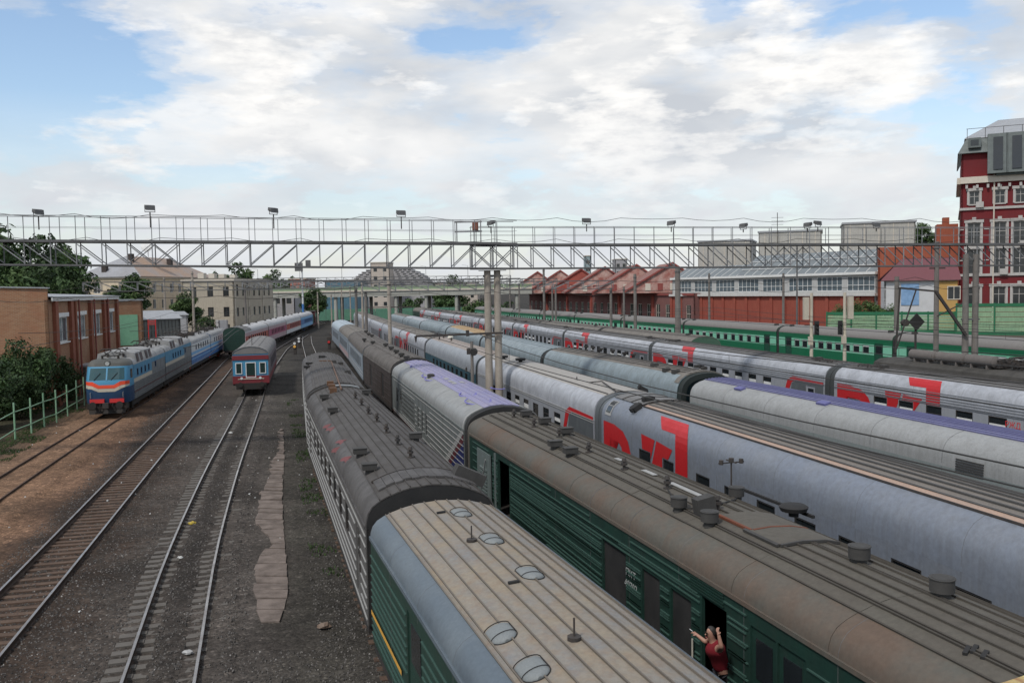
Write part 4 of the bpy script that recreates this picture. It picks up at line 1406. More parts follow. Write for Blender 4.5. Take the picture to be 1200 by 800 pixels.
# ---- train E: ribbed silver carriages with red letters
LBL_E = 'ribbed silver carriages with red letters'
ey = [25.0, 50.5, 76.8, 101.7, 127.2, 151.5, 177, 202.5, 228]
m_txt = mat('red_lettering', (.55, .03, .035), (.45, .03, .03))
for k in range(8):
    Lk = math.dist(*pts_on(TE, ey[k], ey[k + 1])) - .9
    ops = [(Lk - 3.45 - 1.95 * j - 1.05, Lk - 3.45 - 1.95 * j, 1.9, 2.88) for j in range(9)] + [(Lk - 2.3, Lk - 1.3, 1.2, 2.5, 'door'), (1.0, 1.9, 1.3, 2.8, 'door')]
    lab = ['nearest ribbed silver carriage with big red letters, beside the violet ridged roof',
           'second ribbed silver carriage, meeting the nearest one at a dark arched joint',
           'third ribbed silver carriage from the camera in the red lettered row', 'fourth ribbed silver carriage from the camera in the red lettered row',
           'fifth ribbed silver carriage from the camera in the red lettered row', 'sixth ribbed silver carriage from the camera in the red lettered row',
           'seventh ribbed silver carriage from the camera in the red lettered row', 'eighth and last ribbed silver carriage in the red lettered row'][k]
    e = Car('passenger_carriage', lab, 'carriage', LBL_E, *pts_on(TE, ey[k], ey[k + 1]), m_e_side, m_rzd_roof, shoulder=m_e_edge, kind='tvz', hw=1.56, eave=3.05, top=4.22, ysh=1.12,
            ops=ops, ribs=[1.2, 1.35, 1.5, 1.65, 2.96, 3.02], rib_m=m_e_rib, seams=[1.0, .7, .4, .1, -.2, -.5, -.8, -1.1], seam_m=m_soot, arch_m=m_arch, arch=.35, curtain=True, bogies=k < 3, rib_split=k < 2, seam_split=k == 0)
    hh = e.L / 2
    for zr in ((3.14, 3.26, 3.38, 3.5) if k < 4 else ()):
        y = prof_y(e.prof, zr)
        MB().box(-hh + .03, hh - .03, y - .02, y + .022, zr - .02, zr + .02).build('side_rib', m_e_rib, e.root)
    e.logo(m_red)
    if k:
        e.end_hook(m_red, m_panel)
    for s_ in (-1, 1):      # pipes and hatches at the ends of the roof
        for q in (1.0, 1.8):
            plate_mb(clip_prof(e.prof, .75, .05), s_ * (hh - q) - .03, s_ * (hh - q) + .03, .03, .09).build('roof_pipe', m_iron, e.root)
        e.on_roof(fit('flatbox'), 'roof_box', s_ * (hh - 2.6), .3)
        MB().tube((s_ * (hh - .8), .55, prof_at(e.prof, .55)[0] + .08), (s_ * (hh - 3), .55, prof_at(e.prof, .55)[0] + .08), .03, 6).build('roof_pipe', m_iron, e.root)
    if k == 0:
        o = link('lettering', text_mesh('РЖД', .36, m_txt), e.root, (hh - 12.62, e.hw + .008, 2.52))
        o.rotation_euler = (R(90), 0, R(180))

# ---- train G: drab carriages in front of the commuter train
LBL_G = 'drab carriages before the green commuter train'
gy = [79, 102.3, 126.5, 151, 176, 201, 226, 250]
for k in range(7):
    lab = ['drab roofed carriage whose plain green end wall faces the camera', 'drab carriage joined behind the one with the green end wall',
           'third drab carriage in front of the green commuter train', 'fourth drab carriage in front of the green commuter train', 'fifth drab carriage in front of the green commuter train',
           'sixth drab carriage in front of the green commuter train', 'seventh and farthest drab carriage in front of the commuter train'][k]
    g = Car('passenger_carriage', lab, 'carriage', LBL_G, *pts_on(TG, gy[k] + .1, gy[k + 1]), m_green2 if k % 3 == 0 else m_grey_side, [m_drab, m_drab, m_brown_roof][k % 3], kind='round', top=4.3,
            end=mat('faded_green_end', (.06, .12, .08), (.045, .09, .06)), ops=[(3 + 2 * j, 4 + 2 * j, 1.9, 2.8) for j in range(9)], seams=[.8, .3, -.3, -.8], bogies=False, arch=.35 if k else 0, end_door=bool(k))
    for x in (-9, 9.5):
        g.on_roof(fit('flatbox'), 'roof_vent', x, .4)

# ---- train F: green commuter train
m_mint = mat('mint_band', (.17, .46, .31), (.22, .45, .34), rough=.5)
m_emu = mat('commuter_green', (.008, .125, .055), (.01, .11, .055), rough=.45, streak=.3, dirt=(.01, .07, .04))
m_emu_roof = mat('dusty_grey_roof', (.17, .16, .15), (.17, .16, .15), rough=.8, streak=.2)
m_ltwin = mat('pale_window_frame', (.3, .42, .36), (.25, .35, .3))
fy = [38.3, 57.6, 77.2, 95.3, 116.6, 136.5, 156.5, 176.5, 196.5, 216, 236]
forder = ['first', 'second', 'third', 'fourth', 'fifth', 'sixth', 'seventh', 'eighth', 'ninth', 'tenth']
for k in range(10):
    Lk = math.dist(*pts_on(TF, fy[k], fy[k + 1])) - .6
    st = (Lk - 5.6) / 9
    ops = [(2.9 + st * j + (st - .95) / 2, 2.9 + st * j + (st + .95) / 2, 2.05, 2.85) for j in range(9)] + [(1.2, 2.4, 1.1, 3.05, 'ddoor'), (Lk - 2.4, Lk - 1.2, 1.1, 3.05, 'ddoor')]
    f_ = Car('commuter_carriage', '%s green and mint commuter carriage counting from the right edge of the photo' % forder[k], 'carriage', 'green commuter train carriages', *pts_on(TF, fy[k], fy[k + 1]),
             m_emu, m_emu_roof, kind='low', hw=1.7, eave=3.45, top=4.15, gap=.3, ops=ops, frame=m_ltwin, door_m=mat('door_green', (.01, .06, .035), (.008, .045, .03)), curtain='top' if k < 6 else False, arch_m=m_rubber, arch=.25, bogies=False)
    f_.root.location.z += .34
    f_.band(1.98, 2.92, m_mint, proud=.012)
    f_.band(3.25, 3.42, m_emu, proud=.02)
    for x in (-f_.L / 2 + 1.2, f_.L / 2 - 1.2):
        f_.on_roof(fit('flatbox'), 'roof_vent', x, .9)


def sidehit(root_mat_inv, px, py, yl):
    """local (x, z) where the photo ray meets the plane y=yl of a local frame"""
    o = root_mat_inv @ Vector((0, 0, CAM_H))
    d = root_mat_inv.to_3x3() @ ray(px, py)
    t = (yl - o.y) / d.y
    p = o + d * t
    return p.x, p.z


# ------------------------------------------------------------------ left hand trains (local +y faces the camera side)
m_cyan = mat('bright_cab_blue', (.06, .225, .36), (.06, .22, .36), rough=.45)
m_cab_navy = mat('loco_navy', (.02, .055, .12), (.015, .035, .075), rough=.45)
m_loco_grey = mat('loco_grey', (.17, .185, .19), (.11, .12, .125), rough=.6, streak=.4)
m_loco_roof = mat('loco_roof_grey', (.30, .30, .295), (.18, .18, .175), rough=.7, streak=.3, amt=.8)
m_orange = mat('vermilion_stripe', (.68, .07, .03), (.6, .08, .03), rough=.45)
m_cream = mat('cream_stripe', (.46, .42, .34), (.5, .45, .35), rough=.5)
m_sky = mat('sky_blue_stripe', (.20, .42, .66), (.15, .33, .55), rough=.5)
m_wblue = mat('worn_blue', (.06, .17, .40), (.04, .11, .28), rough=.5, streak=.3)
m_white = mat('dull_white_paint', (.62, .63, .62), (.48, .49, .48), rough=.55, streak=.3)
m_dred = mat('buffer_red', (.55, .03, .03), (.4, .03, .03), rough=.5)
m_drkgrey = mat('visor_grey', (.085, .085, .075), (.06, .06, .055), rough=.6)


def pantograph(parent, x, z, half=1.15, h=.45):
    mb = MB()
    for y in (-.55, .55):
        mb.bar((x - half, y, z + .22), (x + half, y, z + .22), .06)
        for sx in (-1, 1):
            mb.tube((x + sx * half * .8, y, z), (x + sx * half * .8, y, z + .22), .08, 8)
            mb.bar((x + sx * .25, y * .9, z + .26), (x - sx * half, y * .6, z + h), .045)
            mb.bar((x - sx * half, y * .6, z + h), (x + sx * .1, y * .8, z + h + .16), .035)
    for sx in (-1, 1):
        mb.bar((x + sx * half, -.55, z + .22), (x + sx * half, .55, z + .22), .06)
    for dx in (-.16, .16):
        mb.path([(x + dx, -.95, z + h + .02), (x + dx, -.7, z + h + .18), (x + dx, .7, z + h + .18), (x + dx, .95, z + h + .02)], .03, 5)
    return mb.build('pantograph', m_iron, parent)


def roof_gear(parent, x0, x1, z, seed):
    rnd = random.Random(seed)
    x = x0
    while x < x1:
        mb = MB()
        k = rnd.randrange(4)
        y = rnd.uniform(-.6, .6)
        if k == 0:
            mb.box(-.3, .3, -.35, .35, 0, .35).box(-.24, .24, -.4, .4, .351, .4)
            nm = 'roof_box'
        elif k == 1:
            for q in range(3):
                mb.tube((q * .25 - .25, 0, 0), (q * .25 - .25, 0, .4), .06, 8).tube((q * .25 - .25, 0, .1), (q * .25 - .25, 0, .3), .1, 8)
            nm = 'roof_insulator'
        elif k == 2:
            mb.tube((-.45, 0, .2), (.45, 0, .2), .17, 12).box(-.3, -.2, -.15, .15, 0, .1).box(.2, .3, -.15, .15, 0, .1)
            nm = 'air_tank'
        else:
            mb.path([(-.5, 0, .3), (0, .1, .38), (.5, 0, .3)], .03, 5).tube((-.5, 0, 0), (-.5, 0, .3), .05, 6).tube((.5, 0, 0), (.5, 0, .3), .05, 6)
            nm = 'roof_bus_bar'
        mb.build(nm, m_iron, parent, 40, loc=(x, y, z))
        x += rnd.uniform(.5, 1.1)


def heading(a, b):
    """root placement for a vehicle whose local +x points from b to a (towards the camera)"""
    a, b = Vector(a), Vector(b)
    d = a - b
    return (a + b) / 2, math.atan2(d.y, d.x), d.length


GRP_L = 'locomotives standing on the orange dirt'


def loco_section(label, a, b, front, group, sec):
    mid, rz, LL = heading(a, b)
    root = thing('electric_locomotive', label, 'locomotive', (mid.x, mid.y, RAIL_Z), rz, group)
    root.scale = (1, 1, 1.07)
    h = LL / 2 - .12
    hw = 1.48
    xb = h - 2.2 if front else h
    ops = [(2 * h - q - .62 - (0 if front else .8), 2 * h - q - (0 if front else .8), 2.5, 3.0) for q in (3.4, 5.0, 6.6, 8.2, 11.5)]
    o2 = [(a_ - (2 * h - (xb + h)) * 0, b_, c_, d_) for a_, b_, c_, d_ in ops if b_ < xb + h - .1]
    wall_mb(xb + h, .95, 3.35, o2, .06, y=0, sgn=1).build('side_wall', m_loco_grey, root, loc=(-h, hw, 0))
    wl = MB().box(-h, xb, -hw, -hw + .06, .95, 3.35).build('side_wall', m_loco_grey, root)
    for o in o2:
        window(root, o[0] - h, o[2], o[1] - o[0], o[3] - o[2], m_cab_navy, m_glass, y=hw - .05, t=.05, d=.07, sgn=1)
    oo = [(o[0] - h, o[1] - h, o[2], o[3]) for o in o2]

    def band(z0, z1, x0, x1, m, pr=.008):
        for p, q in intervals(max(x0, -h), min(x1, xb), (z0 + z1) / 2, oo):
            MB().box(p, q, hw - .01, hw + pr, z0, z1).build('colour_band', m, root)
    xl = h - 10 if front else h - 12
    band(2.38, 2.499, xl, xb, m_cyan)
    band(2.5, 3.0, xl, xb, m_cyan)
    band(3.001, 3.33, -h, xb, m_cyan)
    band(2.1, 2.37, xl, xb, m_cream, .012)
    band(1.42, 1.47, -h, xb, m_maroon, .02)
    for k in range(7):
        MB().box(-h, xb, hw - .01, hw + .025, 1.05 + k * .15, 1.08 + k * .15).build('side_rib', m_drkgrey, root)
    # roof
    prof = [(hw, 3.35), (1.36, 3.62), (1.0, 3.78), (0, 3.85), (-1.0, 3.78), (-1.36, 3.62), (-hw, 3.35)]
    plate_mb(prof, -h, xb, .04).build('roof', m_loco_roof, root, smooth=50)
    for sg in (-1, 1):
        if sg < 0 or not front:
            MB().poly([(sg * h, y, z) for y, z in prof] + [(sg * h, -hw, .95), (sg * h, hw, .95)], (-sg * .05, 0, 0)).build('end_wall', m_drkgrey, root)
            MB().box(*sorted((sg * (h + .003), sg * (h + .11))), -.6, .6, 1.0, 3.0).build('gangway', m_rubber, root)
    # hooded monitors with louvres on the roof edge
    for xm in ((h - 5.2, h - 9.0) if front else (h - 5.0, h - 10.5)):
        mb = MB()
        n = [(1.46, 3.36), (1.3, 4.1), (.7, 4.22), (-.7, 4.22), (-1.3, 4.1), (-1.46, 3.36)]
        mb.poly([(xm - 1.5, y, z) for y, z in n], (3.0, 0, 0))
        mon = mb.build('roof_monitor', m_loco_roof, root)
        for sx in (-1, 1):
            MB().poly([(xm + sx * .8 - .4, 1.475, 3.45), (xm + sx * .8 + .4, 1.475, 3.45), (xm + sx * .8 + .4, 1.345, 4.02), (xm + sx * .8 - .4, 1.345, 4.02)], (0, -.02, 0)).build('louvre', mat('louvre_brown', (.06, .035, .035), (.03, .025, .025)), mon)
    pantograph(root, h - 2.6 if front else h - 1.9, 3.85)
    pantograph(root, -h + 2.2, 3.85)
    roof_gear(root, h - 7.4, h - 6.6, 3.9, sec)
    roof_gear(root, -h + 3.5, -h + 5.6, 3.85, sec + 9)
    mb = MB().box(-h + .2, xb, -1.3, 1.3, .5, .94)
    mb.build('underframe', m_dark, root)
    for x in (-h + 3.6, h - 3.9):
        bogie(root, x)
    if front:
        ZL = [(.95, -.12, .93), (1.3, -.02, .97), (2.0, 0, 1.0), (2.42, -.04, 1.0), (3.40, -.55, .985), (3.62, -.62, .95), (3.78, -1.05, .86), (3.86, -1.6, .6)]

        def xf(z):
            for (z0, a0, _), (z1, a1, _) in zip(ZL, ZL[1:]):
                if z <= z1:
                    return h + a0 + (a1 - a0) * (max(z, z0) - z0) / (z1 - z0)
            return h - 1.6

        def cham(y):
            y = abs(y)
            return 0 if y < .85 else ((y - .85) / .4 * .13 if y < 1.25 else .13 + (y - 1.25) / .23 * .4)
        vs, n = [], 0
        plan = [(None, 1.48), (.53, 1.48), (.13, 1.25), (0, .85), (0, -.85), (.13, -1.25), (.53, -1.48), (None, -1.48)]
        for z, _, sc in ZL:
            for dx, y in plan:
                vs.append((xb if dx is None else xf(z) - dx, y * sc if z > 2.5 else y, z))
        fs = []
        m = len(plan)
        for r in range(len(ZL) - 1):
            for k in range(m - 1):
                fs.append((r * m + k, r * m + k + 1, (r + 1) * m + k + 1, (r + 1) * m + k))
        fs.append(tuple(range((len(ZL) - 1) * m, len(ZL) * m)))
        fs.append(tuple(range(m)))
        mb = MB()
        # split by height so that roof, blue cab and navy apron have their own paint
        for f in fs:
            zz = sum(vs[i][2] for i in f) / len(f)
            mb.f.append(f)
            mb.m.append(1 if zz > 3.5 else (0 if zz > 2.2 else 2))
        mb.v = vs
        mb.build('cab', [m_cyan, m_drkgrey, m_cab_navy], root, 45)

        def fmap(off):
            def g(y, z):
                sc = 1
                return (xf(z) - cham(y) + off, y, z)
            return g
        yc, zc = (-1.25, -.85, .85, 1.25), [z for z, _, _ in ZL]

        def face(name, poly, mm, off, parent=root):
            return link(name, decal_mesh(name, [poly], fmap(off), mm, yc, zc), parent)
        ws = face('windscreen', [(-1.2, 2.52), (1.2, 2.52), (1.15, 3.3), (-1.15, 3.3)], mat('windscreen_teal', (.03, .075, .085), (.03, .07, .08), rough=.15, fine=0), .012)
        face('windscreen_post', [(-.05, 2.5), (.05, 2.5), (.05, 3.32), (-.05, 3.32)], m_cyan, .03)
        face('nose_stripe', [(-1.48, 2.2), (-1.0, 2.15), (-.55, 1.95), (.55, 1.95), (1.0, 2.15), (1.48, 2.2), (1.48, 2.42), (.95, 2.42), (.5, 2.18), (-.5, 2.18), (-.95, 2.42), (-1.48, 2.42)], m_orange, .014)
        face('nose_stripe', [(-1.48, 1.97), (-1.0, 1.92), (-.55, 1.72), (.55, 1.72), (1.0, 1.92), (1.48, 2.1), (1.48, 2.19), (1.0, 2.14), (.55, 1.94), (-.55, 1.94), (-1.0, 2.14), (-1.48, 2.19)], m_cream, .014)
        for sg in (-1, 1):
            MB().box(h - .1, h + .08, *sorted((sg * .18, sg * 1.15)), .98, 1.24).build('marker_panel', m_dred, root)
            MB().tube((h + .0, sg * .9, .85), (h + .35, sg * .9, .85), .1, 8).tube((h + .35, sg * .9, .85), (h + .42, sg * .9, .85), .25, 14).build('buffer', m_dark, root, 40)
            MB().box(h - 1.6, h - .95, *sorted((sg * 1.47, sg * 1.5)), 2.55, 3.15).build('cab_window', m_glass, root)
        MB().tube((h - .85, 0, 3.62), (h - .55, 0, 3.6), .2, 14).build('headlight', m_drkgrey, root, 40)
        MB().tube((h - .55, 0, 3.6), (h - .53, 0, 3.6), .15, 14).build('lamp_glass', mat('lamp_glass_pale', (.4, .42, .4), (.3, .3, .3), rough=.15), root)
        MB().poly([(h - .3, -1.35, .9), (h - .3, 1.35, .9), (h + .1, 1.2, .25), (h + .1, -1.2, .25)], (-.15, 0, 0)).build('snow_plough', m_dark, root)
        MB().box(h - .8, h - .05, -1.35, 1.35, .55, .945).build('buffer_beam', m_dark, root)
        MB().box(h - .05, h + .5, -.14, .14, .72, .98).box(h + .3, h + .62, -.2, .2, .68, 1.02).build('coupler', m_iron, root)
        for y in (-.45, .4):
            MB().path([(h + .02, y, .95), (h + .14, y, .8), (h + .16, y, .5), (h + .08, y + .1, .35)], .03, 6).build('brake_hose', m_rubber, root)
        for y in (-.55, .6):
            MB().bar((xf(2.5) + .04, y - .3, 2.52), (xf(2.95) + .04, y + .12, 2.98), .03).build('wiper', m_rubber, root)
        for y in (-1.1, 1.1):
            MB().path([(xf(1.4) - .08, y, 1.3), (xf(1.5) + .06, y, 1.35), (xf(1.7) + .06, y, 1.66), (xf(1.7) - .08, y, 1.68)], .018, 6).build('handrail', m_rib_white, root)
    return root


LP = [Vector((-29.35, 64.4)), Vector((-33.1, 81.2)), Vector((-36.8, 98.2)), Vector((-40.4, 115.4)), Vector((-43.9, 132.6))]
loco_section('blue electric locomotive with a vermilion stripe across its cab front and red marker panels', LP[0], LP[1], True, GRP_L, 1)
loco_section('grey and blue locomotive section without a cab, coupled behind the vermilion striped one', LP[1], LP[2], False, GRP_L, 2)


def white_loco(label, a, b, sec):
    mid, rz, LL = heading(a, b)
    root = thing('electric_locomotive', label, 'locomotive', (mid.x, mid.y, RAIL_Z), rz, GRP_L)
    h, hw = LL / 2 - .25, 1.47
    ops = [(2.4 + 2.1 * k, 3.2 + 2.1 * k, 2.5, 3.1) for k in range(6)]
    wall_mb(2 * h, .95, 3.3, ops, .06, y=0, sgn=1).build('side_wall', m_wblue, root, loc=(-h, hw, 0))
    MB().box(-h, h, -hw, -hw + .06, .95, 3.3).build('side_wall', m_wblue, root)
    oo = [(o[0] - h, o[1] - h, o[2], o[3]) for o in ops]
    for o in ops:
        window(root, o[0] - h, o[2], .8, .6, m_cab_navy, m_glass, y=hw - .05, t=.05, d=.06, sgn=1)
    for z0, z1, mm in ((2.4, 2.49, m_white), (2.5, 3.1, m_white), (3.101, 3.28, m_white), (1.9, 2.05, m_white), (1.55, 1.65, m_sky), (2.06, 2.39, m_sky)):
        for p, q in intervals(-h, h, (z0 + z1) / 2, oo):
            MB().box(p, q, hw - .01, hw + .008, z0, z1).build('colour_band', mm, root)
    prof = [(hw, 3.3), (1.38, 3.58), (1.0, 3.76), (0, 3.85), (-1.0, 3.76), (-1.38, 3.58), (-hw, 3.3)]
    plate_mb(prof, -h, h, .04).build('roof', m_loco_roof, root, smooth=50)
    for sg in (-1, 1):
        pts = [(sg * h, y, z) for y, z in prof] + [(sg * h, -hw, .95), (sg * h, hw, .95)]
        MB().poly(pts, (-sg * .05, 0, 0)).build('cab_front', m_wblue, root)
        MB().box(*sorted((sg * (h + .002), sg * (h + .02))), -hw + .05, hw - .05, 2.3, 3.35).build('cab_front_panel', m_white, root)
        for y in (-.95, .12):
            MB().box(*sorted((sg * (h + .021), sg * (h + .035))), y, y + .85, 2.5, 3.15).build('windscreen', m_glass, root)
        MB().box(*sorted((sg * h, sg * (h + .2))), -1.3, 1.3, .6, .94).build('buffer_beam', m_dred, root)
    for x in (-h + 2.6, h - 2.6):
        pantograph(root, x, 3.85, 1.2, .7)
        bogie(root, x + (1 if x < 0 else -1))
    roof_gear(root, -2.8, 3.2, 3.85, sec)
    MB().box(-h + .2, h - .2, -1.3, 1.3, .5, .94).build('underframe', m_dark, root)


white_loco('white and blue locomotive with dark pantographs, right behind the grey and blue sections', LP[2], LP[3], 31)
white_loco('white and blue locomotive farthest along the orange dirt, beside the worker in orange', LP[3], LP[4], 47)

# ---- red and blue end carriage in the middle
cn, cf = Vector((-22.75, 77.6)), Vector((-27.6, 98.6))
m_cgrey = mat('end_car_grey_roof', (.17, .165, .16), (.12, .115, .11), rough=.75, streak=.2)
m_cred = mat('end_car_maroon', (.17, .025, .03), (.12, .02, .024), rough=.5)
ec = Car('inspection_carriage', 'red and blue end carriage with three white framed windows facing the camera', 'carriage', None, cf, cn, mat('violet_grey_side', (.15, .12, .13), (.1, .085, .09), rough=.6, streak=.4), m_cgrey, kind='flat', top=4.15, eave=3.25,
         end=m_cyan, ops=[(2 + 2.2 * k, 3.2 + 2.2 * k, 1.9, 2.8) for k in range(7)], lower=(1.05, 1.55, m_cred), seams=[.6, 0, -.6], arch=0, gap=.3, end_door=False)
h = ec.L / 2
plate_mb(clip_prof(ec.prof, 1.5, -1.5), h - .9, h + .08, .05, .04).build('roof_hood', m_cgrey, ec.root, smooth=40)
r_ = ec.root
hoodp = [(h + .065, y * .99, z - .05) for y, z in ec.prof if z >= 3.24]
MB().poly([(h + .003, -1.54, 3.02), (h + .003, 1.54, 3.02), (h + .003, 1.52, 3.4), (h + .003, -1.52, 3.4)], (.07, 0, 0)).build('end_fascia', m_cred, r_)
MB().poly([(h + .004, y * .97, z - .05) for y, z in ec.prof if z > 3.42], (.04, 0, 0)).build('end_gable', m_cgrey, r_)
MB().box(h + .003, h + .05, -1.54, 1.54, .95, 1.62).build('end_apron', m_cred, r_)
MB().box(h + .051, h + .09, -1.1, 1.1, 1.32, 1.38).build('handrail', m_cream, r_)
for yc_, w, z0, z1 in ((-1.0, .56, 1.78, 2.78), (0, .86, 1.45, 2.8), (1.0, .56, 1.78, 2.78)):
    f_ = frame_mb(w, z1 - z0, .07, .06).build('window', m_white, r_, loc=(h + .005, yc_ - w / 2, z0), rz=R(90))
    MB().box(.03, w - .03, -.03, -.015, .03, z1 - z0 - .03).build('pane', mat('greenish_glass', (.02, .04, .035), (.012, .02, .02), rough=.12, fine=0), f_)
for y in (-.78, .78):
    MB().tube((h + .05, y, 1.42), (h + .12, y, 1.42), .11, 12).build('marker_lamp', m_white, r_, 40)
MB().tube((h - 3, 0, 4.1), (h - 3, 0, 5.1), .03, 6).build('aerial', m_iron, r_)
MB().box(h - .3, h + .15, -1.25, 1.25, .45, .94).build('buffer_beam', m_dark, r_)

# ---- far left train: green end wall, red and white coaches, blue coach, shunter
GRP_R = 'coaches of the short train behind the end carriage'
fp = [Vector((-38.4, 123.5)), Vector((-41.4, 146.6)), Vector((-44.5, 170.6)), Vector((-48.0, 197.4)), Vector((-51.6, 225.6))]
m_pw = mat('pinkish_white_side', (.44, .33, .34), (.32, .22, .24), rough=.6, streak=.4)
m_redw = mat('brick_red_band', (.36, .06, .04), (.28, .05, .04), rough=.5)
m_ltroof = mat('light_grey_roof', (.42, .42, .42), (.33, .33, .33), rough=.7)
m_pinkg = mat('magenta_scrawl_paint', (.35, .07, .14), (.3, .1, .15), rough=.6)
specs = [('coach with a plain dark green end wall facing the camera', m_pw, m_ltroof, m_green, m_redw),
         ('grey white coach with magenta scrawls along its side, second from the green end wall', m_pw, m_ltroof, None, m_pinkg),
         ('white coach with a brick red window band, third from the green end wall', m_white, m_ltroof, None, m_redw),
         ('bright blue coach, last before the dark red shunting locomotive', m_sky, m_ltroof, None, m_wblue)]
for k, (lab, sm, rm, em, bm_) in enumerate(specs):
    c = Car('passenger_carriage', lab, 'carriage', GRP_R, fp[k + 1], fp[k], sm, rm, kind='low', top=4.2, end=em, ops=[(3 + 2.0 * j, 4 + 2.0 * j, 1.95, 2.75) for j in range(9)], lower=(1.75, 2.85, bm_), gap=.4, arch=0 if k == 0 else .35, end_door=k > 0)
    if k == 0:
        for j in range(6):
            MB().box(c.L / 2 + .003, c.L / 2 + .03, -1.4, 1.4, 1.3 + j * .33, 1.34 + j * .33).build('end_rib', m_green, c.root)
        plate_mb(clip_prof(c.prof, 1.5, -1.5), c.L / 2 - 5.5, c.L / 2 + .03, .04, .03).build('roof_sheet', m_rzd_roof, c.root, smooth=40)
    for x in (-7, 0, 7):
        c.on_roof(fit('flatbox'), 'roof_vent', x, .3)
mid, rz, LL = heading(fp[4], (-54.0, 243.5))
sh = thing('shunting_locomotive', 'dark red and green shunting locomotive at the head of the short train', 'locomotive', (mid.x, mid.y, RAIL_Z), rz)
h = LL / 2 - .3
MB().box(-h, h, -1.3, 1.3, 1.1, 2.9).box(-h, h, -1.2, 1.2, 2.901, 3.3).build('hood', mat('shunter_green', (.02, .06, .035), (.015, .04, .025)), sh)
MB().box(-1.5, 2.5, -1.5, 1.5, 1.11, 4.0).build('cab', m_maroon, sh)
MB().box(-1.8, 2.8, -1.6, 1.6, 4.001, 4.15).build('cab_roof', m_drkgrey, sh)
MB().box(-1.2, 2.2, 1.501, 1.52, 2.6, 3.5).build('cab_window', m_glass, sh)
MB().box(-h, h, -1.45, 1.45, .5, 1.09).build('underframe', m_maroon, sh)
for x in (-h + 3, h - 3):
    bogie(sh, x)

# ---- electric locomotive roof behind the ribbed carriages, at the right
a, b = pts_on(TG, 35.5, 55.5)
mid, rz, LL = heading(a, b)
rl = thing('electric_locomotive', 'dark locomotive with air tanks and a rusty red drum on its roof, far right', 'locomotive', (mid.x, mid.y, RAIL_Z), rz)
rl.scale = (1, 1, 1.1)
h = LL / 2 - .2
m_lr = mat('grimy_loco_roof', (.06, .056, .05), (.035, .033, .03), rough=.85, amt=.8)
MB().box(-h, h, -1.5, 1.5, .95, 3.2).build('body', m_green2, rl)
plate_mb([(1.5, 3.2), (1.4, 3.55), (1.0, 3.72), (0, 3.78), (-1.0, 3.72), (-1.4, 3.55), (-1.5, 3.2)], -h, h, .04).build('roof', m_lr, rl, smooth=50)
MB().box(-h + .1, h - .1, -1.3, 1.3, .5, .94).build('underframe', m_dark, rl)
m_tank = mat('grey_brown_tank', (.14, .125, .115), (.09, .08, .075), rough=.7)
for x in (-6.6, -4.4, -2.2):
    MB().tube((x - .95, -.75, 4.1), (x + .95, -.75, 4.1), .27, 14).tube((x + .951, -.75, 4.1), (x + 1.05, -.75, 4.1), .26, 14, .12).tube((x - .951, -.75, 4.1), (x - 1.05, -.75, 4.1), .26, 14, .12).box(x - .6, x - .5, -.95, -.55, 3.7, 3.95).box(x + .5, x + .6, -.95, -.55, 3.7, 3.95).build('air_tank', m_tank, rl, 40)
MB().tube((1.3, -.3, 4.25), (3.0, -.3, 4.25), .22, 14).box(1.5, 1.62, -.5, -.1, 3.75, 4.1).box(2.7, 2.82, -.5, -.1, 3.75, 4.1).build('red_drum', mat('rusty_red_drum', (.20, .06, .05), (.12, .045, .04), rough=.7), rl, 40)
pantograph(rl, 5.4, 3.78, 1.3, .5)
pantograph(rl, -.2, 3.78, 1.2, .4)
roof_gear(rl, 1.0, 6.5, 3.8, 77)
roof_gear(rl, -7.5, -.5, 3.8, 78)
roof_gear(rl, -1.5, 7.5, 3.8, 91)
roof_gear(rl, 2.0, 7.5, 3.85, 55)
MB().box(-h + .4, h - .4, .9, 1.15, 3.85, 3.9).build('roof_walk', m_lr, rl)
for x in (-h + 3.5, h - 3.5):
    bogie(rl, x)

# ------------------------------------------------------------------ gantries, masts, lamps
m_truss = mat('grey_painted_lattice', (.25, .255, .26), (.08, .078, .075), rough=.7, scale=.7, amt=.8)
m_truss_d = mat('dark_chord_steel', (.12, .12, .12), (.05, .048, .045), rough=.75)
m_pole = mat('concrete_mast', (.33, .29, .245), (.24, .21, .175), rough=.9, amt=.7, streak=.4, bump=.15)
m_pole_d = mat('dark_concrete_mast', (.17, .155, .14), (.11, .1, .09), rough=.9, streak=.4)
m_lamp = mat('floodlight_grey', (.11, .11, .11), (.07, .07, .068), rough=.6)
m_lens = mat('floodlight_glass', (.5, .52, .52), (.4, .41, .41), rough=.2)


